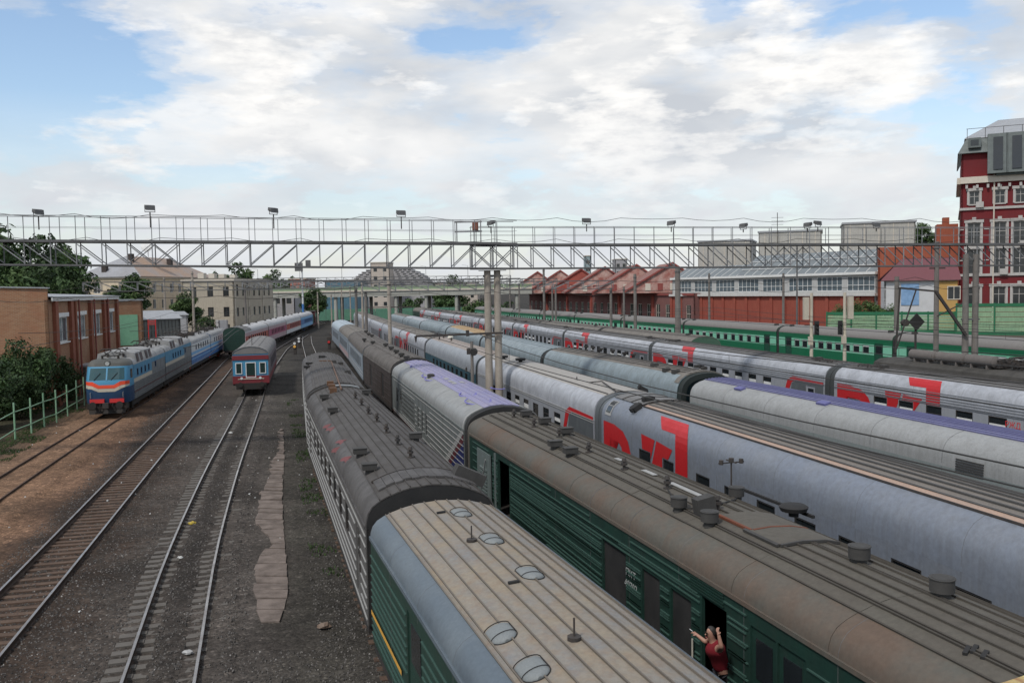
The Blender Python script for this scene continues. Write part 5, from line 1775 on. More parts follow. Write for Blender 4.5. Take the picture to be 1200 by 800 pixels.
def truss(label, A, B, zb, ht, n, depth=.95, group=None, rail=1.3, flip=.5, detail=True, th=.09):
    """lattice gantry beam from A to B (x,y); zb, ht are (start, end) pairs"""
    A, B = Vector(A), Vector(B)
    d = B - A
    L = d.length
    rz = math.atan2(d.y, d.x)
    root = thing('gantry_beam', label, 'gantry', (A.x, A.y, 0), rz, group)

    def z0(x): return zb[0] + (zb[1] - zb[0]) * x / L
    def z1(x): return z0(x) + ht[0] + (ht[1] - ht[0]) * x / L
    for y in (0, depth):
        MB().bar((0, y, z0(0)), (L, y, z0(L)), th).build('chord', m_truss_d, root)
        MB().bar((0, y, z1(0)), (L, y, z1(L)), th * 1.25).build('chord', m_truss_d, root)
    for y in (0, depth):
        mb = MB()
        for k in range(n + 1):
            x = L * k / n
            p, q = (x, y, z0(x) + th * .5), (x, y, z1(x) - th * .6)
            if detail:
                MB().bar(p, q, .05).build('post', m_truss, root)
            else:
                mb.bar(p, q, .07)
            if k < n:
                x2 = L * (k + 1) / n
                up = k / n > flip
                if k in (n // 2, n // 2 - 1) and detail:
                    MB().bar((x, y, z0(x) + .1), (x2, y, z1(x2) - .1), .04).build('brace', m_truss, root)
                    up = False
                p, q = ((x, y, z0(x) + .1), (x2, y, z1(x2) - .12)) if up else ((x, y, z1(x) - .12), (x2, y, z0(x2) + .1))
                if detail:
                    MB().bar(p, q, .048).build('brace', m_truss, root)
                else:
                    mb.bar(p, q, .07)
        if mb.v:
            mb.build('lattice', m_truss, root, kind='stuff')
    mb = MB()
    for k in range(n + 1):
        x = L * k / n
        mb.bar((x, 0.05, z0(x)), (x, depth - .05, z0(x)), .06)
        if k < n:
            x2 = L * (k + 1) / n
            mb.bar((x, .05, z0(x)), (x2, depth - .05, z0(x2)), .05)
    mb.build('cross_bracing', m_truss, root, kind='stuff')
    if rail:
        for k in range(int(L / 2.2)):
            xa, xb = 2.2 * k + .02, min(L, 2.2 * k + 2.18)
            p, q = (xa, depth / 2, z1(xa) + th * .75), (xb, depth / 2, z1(xb) + th * .75)
            MB().bar(p, q, depth * .8, .04).build('walkway_plank', m_truss_d, root)
        for y in (.02, depth - .02):
            for k in range(n + 1):
                x = L * k / n + (.25 if y > .1 else 0)
                if x < L:
                    MB().bar((x, y, z1(x) + .08), (x, y, z1(x) + rail), .034).build('railing_post', m_truss, root)
            for f in (1.0, .55):
                MB().bar((0, y, z1(0) + rail * f + .02), (L, y, z1(L) + rail * f + .02), (.034 if f == 1 else .016)).build('handrail', m_truss, root)
    return root


GA, GB = (-37.0, 43.5), (.4, 51.8)
GC, GD = (-2.3, 52.6), (36.5, 57.2)
g1 = truss('long lattice gantry beam with walkway crossing the left half of the yard', GA, GB, (10.85, 10.12), (1.12, 1.42), 31, group='lattice gantry beams over the yard')
g2 = truss('long lattice gantry beam with walkway reaching to the right edge of the photo', GC, GD, (10.17, 9.85), (1.38, 1.3), 32, group='lattice gantry beams over the yard', rail=1.05, flip=2)
# little signal platform on the joint of the two beams
p = aty(533, 275, 52.2)
q = aty(565, 275, 52.2)
sp_ = MB()
for z in (12.25, 12.8):
    sp_.box(p.x, q.x, 51.9, 52.0, z, z + .08)
for x in (p.x + .1, q.x - .1):
    sp_.box(x, x + .06, 51.91, 51.99, 11.6, 12.9)
sp_.build('signal_bracket', m_truss)
o = bpy.data.objects['signal_bracket']
tag(o, 'small two rail bracket standing on the gantry over the twin concrete masts', 'bracket')
tag(MB().box(q.x - .55, q.x - .2, 51.8, 51.895, 12.34, 12.79).box(q.x - .5, q.x - .25, 51.76, 51.8, 12.4, 12.7).build('signal_box', mat('rusty_box', (.2, .08, .055), (.12, .06, .045))), 'small rusty red box on the bracket over the twin concrete masts', 'box')


def mast(label, x, y, z1, r0=.2, r1=.15, m=None, twin=None, group='masts standing between the trains', name='concrete_mast', arms=()):
    root = thing(name, label, 'mast', (x, y, 0), 0, group)
    MB().tube((0, 0, -.2), (0, 0, z1), r0, 14, r1).build('shaft', m or m_pole, root, 40)
    if twin:
        MB().tube((twin[0], twin[1], -.2), (twin[0], twin[1], z1), r0, 14, r1).build('shaft', m or m_pole, root, 40)
        for z in (z1 * .62, z1 - .3):
            MB().bar((-.25, 0, z), (twin[0] + .25, twin[1], z), .12).build('clamp', m_truss_d, root)
    else:
        MB().tube((0, 0, z1 - .5), (0, 0, z1 - .38), r1 + .05, 12).build('band', m_truss_d, root)
    for p_, q_, w in arms:
        MB().bar(p_, q_, w).build('arm', m_iron, root)
    return root


pt = aty(572.5, 400, 52.1)
mt = mast('pair of tall pale concrete masts under the meeting point of the two gantry beams', pt.x, 52.1, 10.02, .24, .19, twin=(.57, .08))
for z, pr in ((9.3, 10.0), ):
    MB().box(-.5, 1.1, -.35, .45, 10.021, 10.045).build('cap_plate', m_truss_d, mt)
p = aty(487, 394, 51.7)
q = aty(590, 390, 51.7)
MB().bar((p.x - pt.x, -.3, p.z), (q.x - pt.x, -.3, q.z), .12).build('bracket_arm', m_iron, mt)
MB().tube((p.x - pt.x, -.3, p.z), (p.x - pt.x, -.3, p.z - .35), .09, 8, .03).build('insulator', m_iron, mt)
MB().tube((-1.2, -.3, p.z - .05), (-1.2, -.3, p.z + .3), .1, 8).build('insulator', m_iron, mt)
pr_ = aty(1131, 400, 55.6)
mast('pair of dark concrete masts carrying the right end of the gantry', pr_.x, 55.6, 10.6, .21, .17, m=m_pole_d, twin=(.66, .1),
     arms=[((-.1, -.3, 5.6), (-2.0, -.3, 8.35), .16), ((-2.0, -.3, 8.35), (-4.3, -.3, 8.6), .11), ((-4.2, -.3, 8.6), (-4.45, -.3, 4.6), .09), ((-3.2, -.3, 8.5), (-4.4, -.3, 4.8), .07)])
mast('concrete mast left of the frame carrying the left gantry beam', -36.6, 43.9, 10.7, .22, .18)


def free_mast(label, px, ytop, ybase, Y, r, m=None, arms=(), name='concrete_mast', zb=None):
    a_ = aty(px, ytop, Y)
    return mast(label, a_.x, Y, a_.z, r, r * .75, m, arms=arms, name=name)


free_mast('pale concrete mast rising between the brown van and the silver trains', 455.5, 329, 398, 100, .24, arms=[((-2.6, 0, 7.2), (2.6, 0, 7.2), .1)])
free_mast('slim concrete mast left of the one beside the pale blue carriages', 424, 331, 365, 150, .22)
free_mast('thin pale mast standing at the far turnouts, left of two', 400, 333, 370, 190, .17)
free_mast('thin pale mast standing at the far turnouts, right of two', 410, 335, 370, 195, .17)
free_mast('dark mast in front of the second red gable from the right', 744, 321, 375, 117, .25, m_pole_d)
free_mast('slim mast in front of the middle red gables, thinner than its neighbours', 731, 336, 375, 120, .17, m_pole_d)
free_mast('slim mast in front of the leftmost red gables', 637, 314, 366, 160, .25, m_pole_d)
free_mast('short mast near the left end of the red gabled hall', 647, 335, 366, 165, .2, m_pole_d)
free_mast('stout dark mast before the right end of the red gabled hall', 794, 313, 388, 88, .33, m_pole_d)
free_mast('slim mast before the red brick wall with the glazed factory', 831, 320, 388, 135, .2, m_pole_d)
free_mast('grey mast before the glazed factory, left of the dark tall one', 918, 320, 385, 122, .2, m_pole_d)
free_mast('tall thin dark mast before the glazed factory', 934, 287, 385, 120, .13, m_truss_d)
free_mast('grey mast beside the bush at the pale green fence', 1051, 324, 392, 95, .3, m_pole_d)
free_mast('concrete mast just left of the dark gantry masts', 1098, 283, 415, 64, .2, m_pole_d, arms=[((-.5, 0, 9.9), (.6, 0, 9.9), .1), ((0, -.2, 6.5), (1.8, -.2, 7.4), .07)])
free_mast('slim mast beside the beige building', 192, 325, 390, 150, .22, m_pole)
free_mast('pale mast at the left corner of the beige building', 225, 318, 378, 158, .24, m_pole)
free_mast('thin mast near the blue coach', 372, 342, 385, 225, .22, m_pole)
free_mast('thin mast right of the blue coach', 388, 345, 385, 232, .22, m_pole)
bm_ = free_mast('tall mast with a blue lower half behind the coaches', 353.5, 309, 372, 215, .26, m_white)
MB().tube((0, 0, 0), (0, 0, 6.4), .28, 12, .27).build('blue_sleeve', mat('mast_blue', (.05, .16, .4), (.04, .12, .3)), bm_, 40)
MB().box(-1.6, .3, -.4, -.2, 14.2, 16.2).box(1.0, 2.2, -.4, -.2, 15.2, 16.8).build('sign_panel', m_truss_d, bm_)
m_wht_mast = mat('cream_signal_mast', (.5, .45, .36), (.38, .34, .28), rough=.7, streak=.4)
for lab, px in (('white signal mast behind the red lettered carriages, left one of two', 951), ('white signal mast behind the red lettered carriages, right one of two', 990)):
    a_ = aty(px, 348, 64)
    sm_ = thing('signal_mast', lab, 'signal', (a_.x, 64, 0), 0, 'signal masts in front of the commuter train')
    MB().tube((0, 0, 0), (0, 0, 8.3), .14, 10, .11).build('shaft', m_wht_mast, sm_, 40)
    sg = -1 if px < 970 else 1
    MB().box(sg * .2, sg * .2 + sg * .38, -.15, .15, 6.4, 8.0).build('signal_back', m_wht_mast, sm_) if sg > 0 else MB().box(-.58, -.2, -.15, .15, 6.4, 8.0).build('signal_back', m_wht_mast, sm_)
    hd = MB().box(-sg * .35 - .13, -sg * .35 + .13, -.2, .05, 5.3, 6.3).build('signal_head', m_rubber, sm_)
    for k in range(3):
        MB().tube((-sg * .35, -.21, 5.5 + k * .3), (-sg * .35, -.32, 5.5 + k * .3), .09, 8).build('lamp_hood', m_rubber, hd)
    MB().box(-.3, .02, -.3, -.13, 4.6, 5.2).build('relay_box', m_wht_mast, sm_)
    MB().bar((-.5, 0, 6.0), (.5, 0, 6.0), .06).build('bracket', m_iron, sm_)

# signal post between the violet roof and the teal carriage
a_ = aty(553, 412, 52)
sg_ = thing('signal_post', 'grey post with a round black lamp beside the teal sided carriage', 'signal', (a_.x, 52, 0))
MB().tube((0, 0, 0), (0, 0, a_.z + .6), .09, 8).build('shaft', m_pole_d, sg_, 40)
MB().tube((.12, -.25, a_.z), (.12, .1, a_.z), .22, 14).build('signal_head', m_rubber, sg_, 40)
MB().box(-.3, -.1, -.1, .1, a_.z - .15, a_.z + .2).build('relay_box', m_iron, sg_)

# diamond signal on the right
a_ = aty(1073, 377, 62)
ds = thing('shunting_signal', 'black diamond shaped signal on a post before the pale green fence', 'signal', (a_.x, 62, 0))
MB().tube((0, 0, 0), (0, 0, a_.z), .08, 8).build('shaft', m_iron, ds)
MB().poly([(0, -.1, a_.z - .6), (.55, -.1, a_.z), (0, -.1, a_.z + .6), (-.55, -.1, a_.z)], (0, -.1, 0)).build('signal_head', m_rubber, ds)
MB().tube((-.75, -.2, a_.z - .05), (-.75, .15, a_.z - .05), .25, 12).build('lamp', m_iron, ds, 40)

# floodlights along the two walkways
FL = [(40, 249, 'small floodlight at the left end of the long gantry, lowest against the trees'), (172, 244, 'floodlight on the gantry above the cream building'),
      (318, 247, 'floodlight on the gantry above the beige building'), (469, 250, 'floodlight on the gantry left of the twin masts'),
      (575, 262, 'floodlight on the gantry right over the twin masts'), (688, 259, 'floodlight over the red gables, first right of the twin masts'),
      (788, 262, 'floodlight on the gantry above the right end of the red gabled hall'), (873, 265, 'flat floodlight on the gantry above the glazed factory'),
      (949, 264, 'left one of two floodlights mounted together over the grey roof blocks'), (961, 262, 'right one of two floodlights mounted together over the grey roof blocks'),
      (1030, 264, 'floodlight on the gantry left of the red brick building')]
for i, (px, py, lab) in enumerate(FL):
    A, B, top = (GA, GB, 1) if px < 560 else (GC, GD, 2)
    f_ = 0.0
    for _ in range(30):       # find the depth of the beam under this pixel
        Y = A[1] + (B[1] - A[1]) * f_
        x = aty(px, py, Y).x
        f_ = (x - A[0]) / (B[0] - A[0])
    P_ = aty(px, py, Y)
    fl = thing('floodlight', lab, 'floodlight', (P_.x, Y + .4, P_.z), [2.6, 2.2, 2.5, 2.0, .6, 1.9, .7, .5, .5, 2.2, 2.1][i], 'floodlights along the gantry walkway')
    fl.scale = (.64, .64, .64)
    hm = MB()
    hm.poly([(-.2, -.38, -.12), (.26, -.38, .1), (.2, -.38, .34), (-.16, -.38, .26)], (0, .76, 0))
    hs_ = hm.build('housing', m_lamp, fl)
    MB().poly([(-.202, -.34, -.1), (.25, -.34, .085), (.25, .34, .085), (-.202, .34, -.1)], (.012, 0, -.03)).build('lens', m_lens, fl)
    MB().bar((0, -.4, .1), (0, -.4, -.25), .04).bar((0, .4, .1), (0, .4, -.25), .04).bar((0, -.42, -.25), (0, .42, -.25), .05).tube((0, 0, -.25), (0, 0, -.25 - max(.3, P_.z - 12.2)), .05, 8).build('bracket', m_iron, fl)

# smaller gantries farther up the yard
for k, (Y, x0, x1, z, lab) in enumerate([(112, -52, -20, 9.6, 'thin lattice gantry beam before the beige building'), (118, -19, 14, 9.0, 'thin lattice gantry beam behind the twin masts'),
                                         (150, -44, 8, 9.8, 'second thin lattice gantry beam up the yard'), (185, -66, 2, 10.4, 'third thin lattice gantry beam up the yard'),
                                         (215, -60, 0, 11.5, 'farthest thin lattice gantry beam, just before the overpass')]):
    truss(lab, (x0, Y - 3), (x1, Y + 5), (z, z - .2), (1.1, 1.1), int((x1 - x0) / 2), depth=.7, group='thin gantry beams far up the yard', rail=0, flip=.5, detail=False, th=.1)
    for j, x in enumerate((x0 + .3, x1 - .3)):
        mast('mast carrying the %s end of the %s' % (('left', 'right')[j], lab.replace('thin lattice ', '').split(' beam')[0] + ' beam' + lab.split('beam')[1]), x, Y - 3 + 8 * j + .35, z - .08, .22, .17, m_pole_d)

# overhead wires
m_wire = mat('copper_wire_dark', (.03, .03, .028), (.04, .035, .03), rough=.6)
for nm, line, y0, y1, hh in (('the train with the violet streaked roof', TB, -8, 140, 6.2), ('the smooth blue grey carriage', TC, 12, 150, 6.3), ('the blue grey train', TD, 14, 140, 6.3),
                             ('the ribbed silver carriages', TE, 22, 150, 6.3), ('the drab carriages', TG, 30, 150, 6.3), ('the red and blue end carriage', T2, 30, 150, 6.4), ('the wooden sleepered rails', T1, 45, 180, 6.4), ('the blue electric locomotive', T0, 45, 140, 6.4)):
    w = thing('overhead_wire', 'thin black contact wire with its hanger wire above ' + nm, 'overhead wire', (line_x(line, y0), y0, 0), 0, 'overhead wires along the tracks')
    con, mes = [], []
    y = y0
    k = 0
    drop = MB()
    while y <= y1:
        x = line_x(line, y) - line_x(line, y0) + .2 * math.sin(k * .9)
        s_ = (k % 8) / 8.0
        con.append((x, y - y0, hh))
        mes.append((x, y - y0, hh + .75 - 2.0 * s_ * (1 - s_)))
        if k % 4 == 3:
            drop.tube(con[-1], mes[-1], .008, 4)
        y += 6
        k += 1
    MB().path(con, .014, 5).build('contact_wire', m_wire, w)
    MB().path(mes, .014, 5).build('messenger_wire', m_wire, w)
    drop.build('dropper', m_wire, w, kind='stuff')

for k, (z0_, z1_, dy, sag) in enumerate(((13.35, 12.75, -.1, .25), (9.5, 9.2, .4, .35), (8.9, 8.7, -1.2, .3), (12.2, 11.6, 1.2, .3))):
    w = thing('span_wire', ['loose cable along the top of the gantry handrails', 'thin cross wire just below the gantry beams', 'lowest thin cross wire in front of the gantry masts', 'thin cable behind the gantry beams'][k], 'overhead wire', (GA[0], GA[1] + dy, 0))
    pts = []
    for (a, b), (za, zb2), n in (((GA, (-1, 52)), (z0_, (z0_ + z1_) / 2), 10), (((-1, 52), GD), ((z0_ + z1_) / 2, z1_), 10)):
        for j in range(n * 4 + 1):
            f_ = j / (n * 4)
            g_ = f_ * n % 1
            pts.append((a[0] + (b[0] - a[0]) * f_ - GA[0], a[1] + (b[1] - a[1]) * f_ - GA[1], za + (zb2 - za) * f_ - sag * 4 * g_ * (1 - g_) * (.6 + .4 * math.sin(int(f_ * n) * 2.1))))
    MB().path(pts, .013, 4).build('cable', m_wire, w)

# ------------------------------------------------------------------ buildings
m_brick = brick_mat('orange_brick', (.32, .165, .088), (.24, .11, .056), (.30, .22, .15), 1.3, .6, (.26, .105, .055))
m_brick_r = mat('red_pilaster_brick', (.23, .085, .05), (.2, .055, .035), rough=.9)
m_sheet = mat('roof_sheet_metal', (.34, .35, .36), (.25, .26, .27), rough=.5, metal=.2, streak=.2)
m_wframe = mat('white_window_frame', (.66, .66, .64), (.5, .5, .48), rough=.6)
m_cwall = mat('cream_plaster', (.62, .52, .38), (.40, .33, .24), rough=.9, streak=.3)
m_bwall = mat('beige_plaster', (.40, .355, .28), (.31, .275, .22), rough=.9, streak=.35, scale=.4)
m_trim = mat('pale_trim', (.55, .5, .42), (.45, .4, .34), rough=.8)
m_dwin = glass_mat('dark_pane', (.03, .034, .036), .15)
m_bluewin = glass_mat('bluish_pane', (.10, .13, .15), .12)
m_redwall = mat('crimson_brick', (.13, .016, .019), (.18, .02, .022), rough=.85, scale=.5, streak=.25)
m_factory_red = mat('factory_red_brick', (.26, .068, .045), (.24, .055, .038), rough=.9, scale=.35, amt=.9, streak=.3)
m_mans = mat('oxidised_roof', (.115, .135, .13), (.08, .09, .088), rough=.55, streak=.3)


class Bld:
    """box building; root at front left corner, local x along the front (p0 -> p1), +y to the back"""

    def __init__(s, name, label, p0, p1, depth, z0, z1, m, cat='building', group=None, walls='flrb', ops=None):
        p0, p1 = Vector(p0), Vector(p1)
        d = p1 - p0
        s.L, s.D, s.z0, s.z1 = d.length, depth, z0, z1
        s.rz = math.atan2(d.y, d.x)
        s.root = thing(name, label, cat, (p0.x, p0.y, 0), s.rz, group)
        s.m = m
        M = Matrix.Translation(s.root.location) @ Matrix.Rotation(s.rz, 4, 'Z')
        s.fr = {'f': ((0, 0), 0, s.L), 'r': ((s.L, 0), R(90), depth), 'l': ((0, depth), R(-90), depth), 'b': ((s.L, depth), R(180), s.L)}
        s.inv = {k: (M @ Matrix.Translation((*o, 0)) @ Matrix.Rotation(a, 4, 'Z')).inverted() for k, (o, a, _) in s.fr.items()}
        ops = ops or {}
        for w in walls:
            (o, a, LL) = s.fr[w]
            wall_mb(LL, z0, z1, [q[:4] for q in ops.get(w, [])], .25).build('wall', m, s.root, loc=(*o, 0), rz=a)
            for q in ops.get(w, []):
                fm, gm, mull, bars, sill = (list(q[4:]) + [None] * 5)[:5]
                wd = s.put(w, frame_mb(q[1] - q[0], q[3] - q[2], .09, .08, mull or (), bars or ()), 'window', fm or m_wframe, (q[0], .14, q[2]))
                MB().box(.04, q[1] - q[0] - .04, -.03, -.01, .04, q[3] - q[2] - .04).build('pane', gm or m_dwin, wd)
                if sill:
                    MB().box(-.1, q[1] - q[0] + .1, -.3, -.1, -.1, -.002).build('sill', sill, wd)
        MB().box(.26, s.L - .26, .26, depth - .26, z1 - .2, z1 - .06).build('roof_slab', m_drab, s.root)

    def put(s, w, mb, name, m, off=(0, 0, 0), smooth=None):
        (o, a, _) = s.fr[w]
        c, q = math.cos(a), math.sin(a)
        return mb.build(name, m, s.root, smooth, loc=(o[0] + off[0] * c - off[1] * q, o[1] + off[0] * q + off[1] * c, off[2]), rz=a)

    def hit(s, w, px, py):
        return sidehit(s.inv[w], px, py, 0)


# brick workshop on the left
cn_ = aty(57.7, 400, 72)
fn_ = aty(138, 400, 103)
dv = Vector((fn_.x - cn_.x, fn_.y - cn_.y)).normalized()
pl = Vector((cn_.x, cn_.y)) - Vector((dv.y, -dv.x)) * 16
DB = math.dist((cn_.x, cn_.y), (fn_.x, fn_.y))
tmpM = (Matrix.Translation((cn_.x, cn_.y, 0)) @ Matrix.Rotation(math.atan2(dv.y, dv.x), 4, 'Z')).inverted()
wo_ = []
for xa, xb, ya, yb in ((68.5, 79, 373, 399), (91, 100, 371.5, 396), (110, 117.2, 370, 392), (126.3, 132.6, 369, 390)):
    s0, za = sidehit(tmpM, xa, yb, 0)
    s1, zb_ = sidehit(tmpM, xb, ya, 0)
    wo_.append((s0, s1, 5.1, 7.25, m_wframe, m_bluewin, (.5,), (), m_wframe))
bb = Bld('brick_workshop', 'long orange brick workshop with red pilasters and white windows behind the bushes', pl, (cn_.x, cn_.y), DB, -.2, 8.75, m_brick, ops={'r': wo_})
MB().poly([(0, 0, 8.751), (16, 0, 8.751), (16, 0, 9.62), (0, 0, 10.2)], (0, .3, 0)).build('parapet', m_brick, bb.root)
MB().poly([(-.2, -.12, 10.22), (16.12, -.12, 9.64), (16.12, -.12, 9.74), (-.2, -.12, 10.32)], (0, .6, 0)).build('coping', m_sheet, bb.root)
for k in range(9):      # sheet metal roof laid in bays
    a, b = DB * k / 9, DB * (k + 1) / 9 - .02
    MB().poly([(0, a + .31, 9.75), (16.5, a + .31, 8.82 + .1), (16.5, a + .31, 8.9 + .1), (0, a + .31, 9.85)], (0, b - a, 0)).build('roof_sheet', m_sheet, bb.root)
MB().box(16.251, 16.35, .2, DB, 8.62, 8.9).build('eaves_board', m_wframe, bb.root)
for xa in (63.5, 82, 86.5, 105, 121, 125, 136.2):
    s0, _ = sidehit(tmpM, xa, 380, 0)
    wdt = 1.0 if xa in (63.5, 82, 105, 121, 136.2) else .5
    bb.put('r', MB().box(-wdt / 2, wdt / 2, -.28, -.002, -.2, 8.6), 'pilaster', m_brick_r, (s0, 0, 0))
for s0, s1, za, zb_, *_ in wo_:
    bb.put('r', MB().box(-.15, s1 - s0 + .15, -.12, -.003, 0, .35), 'lintel', m_wframe, (s0, 0, zb_ + .01))
for xa in (88, 106.5, 122.5):
    s0, _ = sidehit(tmpM, xa, 380, 0)
    bb.put('r', MB().tube((0, -.4, 0), (0, -.4, 8.7), .08, 8), 'drainpipe', mat('rusty_drainpipe', (.22, .06, .045), (.15, .05, .04)), (s0, 0, 0), 40)
s0, _ = sidehit(tmpM, 97, 440, 0)
bb.put('r', MB().box(-1.6, 1.6, -1.0, -.003, 2.5, 2.65), 'canopy', m_sheet, (s0, 0, 0))
bb.put('r', MB().box(-1.2, 1.2, -.06, -.002, 0, 2.4), 'gate', m_drkgrey, (s0, 0, 0))

# cream three storey house
pc0, pc1 = aty(92, 380, 188), aty(166, 380, 186)
wins_f = []
for x in (3.8, 10.2):
    for z in (3.0, 6.4, 9.6):
        wins_f.append((x, x + 1.5, z, z + 2.0, m_wframe, m_dwin, (.5,)))
LC = math.dist(pc0[:2], pc1[:2])
wins_r = [(1.2 + 3.6 * k, 2.4 + 3.6 * k, z, z + 2.0, m_wframe, m_dwin, (.5,)) for k in range(8) for z in (2.8, 6.2, 9.6)]
cb = Bld('cream_house', 'cream three storey house with a grey hipped roof and a satellite dish', pc0[:2], pc1[:2], 32, -.2, 12.9, m_cwall, ops={'f': wins_f, 'r': wins_r})
MB().box(-.25, LC + .3, -.3, 32.3, 12.65, 13.05).build('cornice', m_trim, cb.root)
ap = [(LC / 2, 7, 17.6), (LC / 2, 25, 17.6)]
v = [(-.5, -.5, 13.05), (LC + .5, -.5, 13.05), (LC + .5, 32.5, 13.05), (-.5, 32.5, 13.05), *ap]
m_hip = mat('zinc_hip_roof', (.30, .305, .32), (.23, .225, .225), rough=.6, scale=.25, amt=.8, streak=.3)
m_hip_r = mat('rusty_hip_roof', (.33, .22, .15), (.27, .25, .24), rough=.7, scale=.2, amt=.8)
for f, mm in (((0, 1, 4), m_hip), ((1, 2, 5, 4), m_hip_r), ((2, 3, 5), m_hip), ((3, 0, 4, 5), m_hip)):
    mb = MB()
    pts = [Vector(v[i]) for i in f]
    mb.poly(pts, (0, 0, -.12)).build('roof_slope', mm, cb.root)
for x, y, z in ((5.5, 1.6, 14.4), (LC * .62, 6, 17.2), (LC * .7, 20, 16.6)):
    MB().box(x - .5, x + .5, y - .5, y + .5, z - 1, z + .8).build('chimney', m_brown_side, cb.root)
sat = MB()
sat.tube((0, 0, 0), (0, 0, 2.0), .09, 8).tube((0, 0, 2.9), (0, -.25, 2.98), .35, 18, 1.5)
sat.tube((0, -.25, 2.98), (0, -.3, 3.0), 1.5, 18, 1.42)
sat.build('satellite_dish', m_wframe, cb.root, 40, loc=(LC + .5 - 4.2, 10, 17.0))

# beige block
pb1 = aty(275, 380, 176)
pb0 = Vector((pb1.x, pb1.y)) - Vector((.988, -.02)) * 10.2
pr2 = aty(318, 380, 240)
wl_ = []
for x in (1.6, 4.9, 8.0):
    for z in (8.6, 4.6, 1.2):
        wl_.append((x, x + 1.15, z, z + 1.9, m_brown_side, m_dwin, (.5,)))
DBe = 27.0
wr_ = []
for k in range(7):
    for z in (8.6, 4.6):
        wr_.append((1.6 + 3.6 * k, 2.9 + 3.6 * k, z, z + (2.3 if z > 5 else 1.7), m_brown_side, m_dwin, ()))
be = Bld('beige_block', 'beige plastered three storey block with a flat roof, behind the coaches', pb0, pb1[:2], DBe, -.2, 11.6, m_bwall, ops={'f': wl_, 'r': wr_})
MB().box(-.25, be.L + .25, -.25, DBe + .25, 11.601, 11.95).build('cornice', m_trim, be.root)
MB().box(.3, be.L - .3, .3, DBe - .3, 11.951, 12.2).build('roof', m_drab, be.root)
for y in (3, 9, 15, 22):
    MB().box(2, 3.2, y, y + 1.6, 12.2, 13.3).build('chimney', m_trim, be.root)
for y in (.4, 9, 19):
    be.put('r', MB().tube((0, -.12, 0), (0, -.12, 11.5), .09, 8), 'drainpipe', m_trim, (y, 0, 0), 40)

# sheds between
q0, q1 = aty(137, 380, 122), aty(168, 380, 124)
gb = Bld('garage', 'low brick garage with a pale green end wall, beyond the orange brick workshop', q0[:2], q1[:2], 9, -.2, 8.3, m_brick, walls='flrb')
q2 = aty(161, 370, 121)
gb.put('f', MB().box(.35, gb.hit('f', 161, 370)[0], -.06, -.003, 2.2, 6.4), 'green_panel', mat('mint_wall', (.22, .44, .28), (.17, .36, .23), rough=.8))
gb.put('f', MB().box(-.1, gb.L + .1, -.15, 9.1, 8.301, 8.5), 'coping', m_sheet)
q0, q1 = aty(163, 390, 131), aty(212, 390, 135)
sc_ = Bld('storage_shed', 'low grey storage shed with corrugated walls left of the white locomotives', q0[:2], q1[:2], 8, -.2, 5.4, mat('shed_grey', (.17, .18, .165), (.12, .13, .12), rough=.8, streak=.3))
for k in range(12):
    sc_.put('f', MB().box(-.04, .04, -.06, -.002, 0, 5.3), 'rib', m_drkgrey, (sc_.L * (k + .5) / 12, 0, 0))
MB().poly([(-.3, -.3, 5.41), (sc_.L + .3, -.3, 5.41), (sc_.L + .3, 4, 6.6), (-.3, 4, 6.6)], (0, 0, .1)).build('roof_slope', m_sheet, sc_.root)
MB().poly([(-.3, 4.01, 6.6), (sc_.L + .3, 4.01, 6.6), (sc_.L + .3, 8.3, 5.41), (-.3, 8.3, 5.41)], (0, 0, .1)).build('roof_slope', m_sheet, sc_.root)
q0, q1 = aty(205, 398, 148), aty(221, 398, 149)
wb_ = Bld('white_hut', 'small whitish hut with a pent roof beside the storage shed', q0[:2], q1[:2], 5, -.2, 5.6, m_ltroof)
MB().poly([(-.2, -.2, 5.62), (wb_.L + .2, -.2, 5.62), (wb_.L + .2, 5.2, 6.1), (-.2, 5.2, 6.1)], (0, 0, .1)).build('roof_slope', m_sheet, wb_.root)
q0, q1 = aty(257, 400, 152), aty(268, 400, 153)
Bld('grey_cabinet', 'tall pale grey cabinet behind the farthest white locomotive', q0[:2], q1[:2], 1.5, -.2, 4.6, m_ltroof, cat='cabinet')
# red frame board
a_ = aty(178, 378, 118)
rb_ = thing('red_frame', 'small red frame board on posts beyond the locomotive roofs', 'frame', (a_.x, 118, 0))
for x in (-.8, .8):
    MB().box(x * .6 - .05, x * .6 + .05, -.06, .06, 0, a_.z + .4).build('post', m_dred, rb_)
MB().box(-.42, .42, -.04, .04, a_.z - .3, a_.z + .35).build('board', mat('faded_red_board', (.3, .06, .06), (.2, .05, .05)), rb_)

# red gabled hall
apx = [(630, 319, 284), (656.5, 317.5, 265), (681, 316, 247), (709, 313.5, 228), (746, 311, 207), (788, 309, 188)]
P0, P1 = aty(630, 319, 284), aty(788, 309, 188)
dv = Vector((P1.x - P0.x, P1.y - P0.y))
LH = dv.length
dvn = dv / LH
sp = LH / 5
b0 = Vector((P0.x, P0.y)) - dvn * sp / 2
b1_ = Vector((P1.x, P1.y)) + dvn * sp / 2
hall = Bld('gabled_hall', 'long red brick hall with six pointed gables in a row', b0, b1_, 40, -.2, 7.6, mat('dusky_red_wall', (.19, .085, .075), (.15, .075, .07), rough=.9, scale=.3, streak=.4), walls='flrb',
           ops={'f': [(sp * k + sp * (j + .5) / 4 - 1.0, sp * k + sp * (j + .5) / 4 + 1.0, 1.6, 5.2, m_trim, m_dwin, (.5,), (.5,)) for k in range(6) for j in range(4)]})
m_gA = mat('washed_pink_brick', (.46, .33, .285), (.28, .10, .08), rough=.9, scale=.55, amt=1.0, streak=.4, dirt=(.28, .12, .1))
m_gB = mat('deep_red_gable', (.30, .075, .055), (.22, .06, .05), rough=.9, scale=.4)
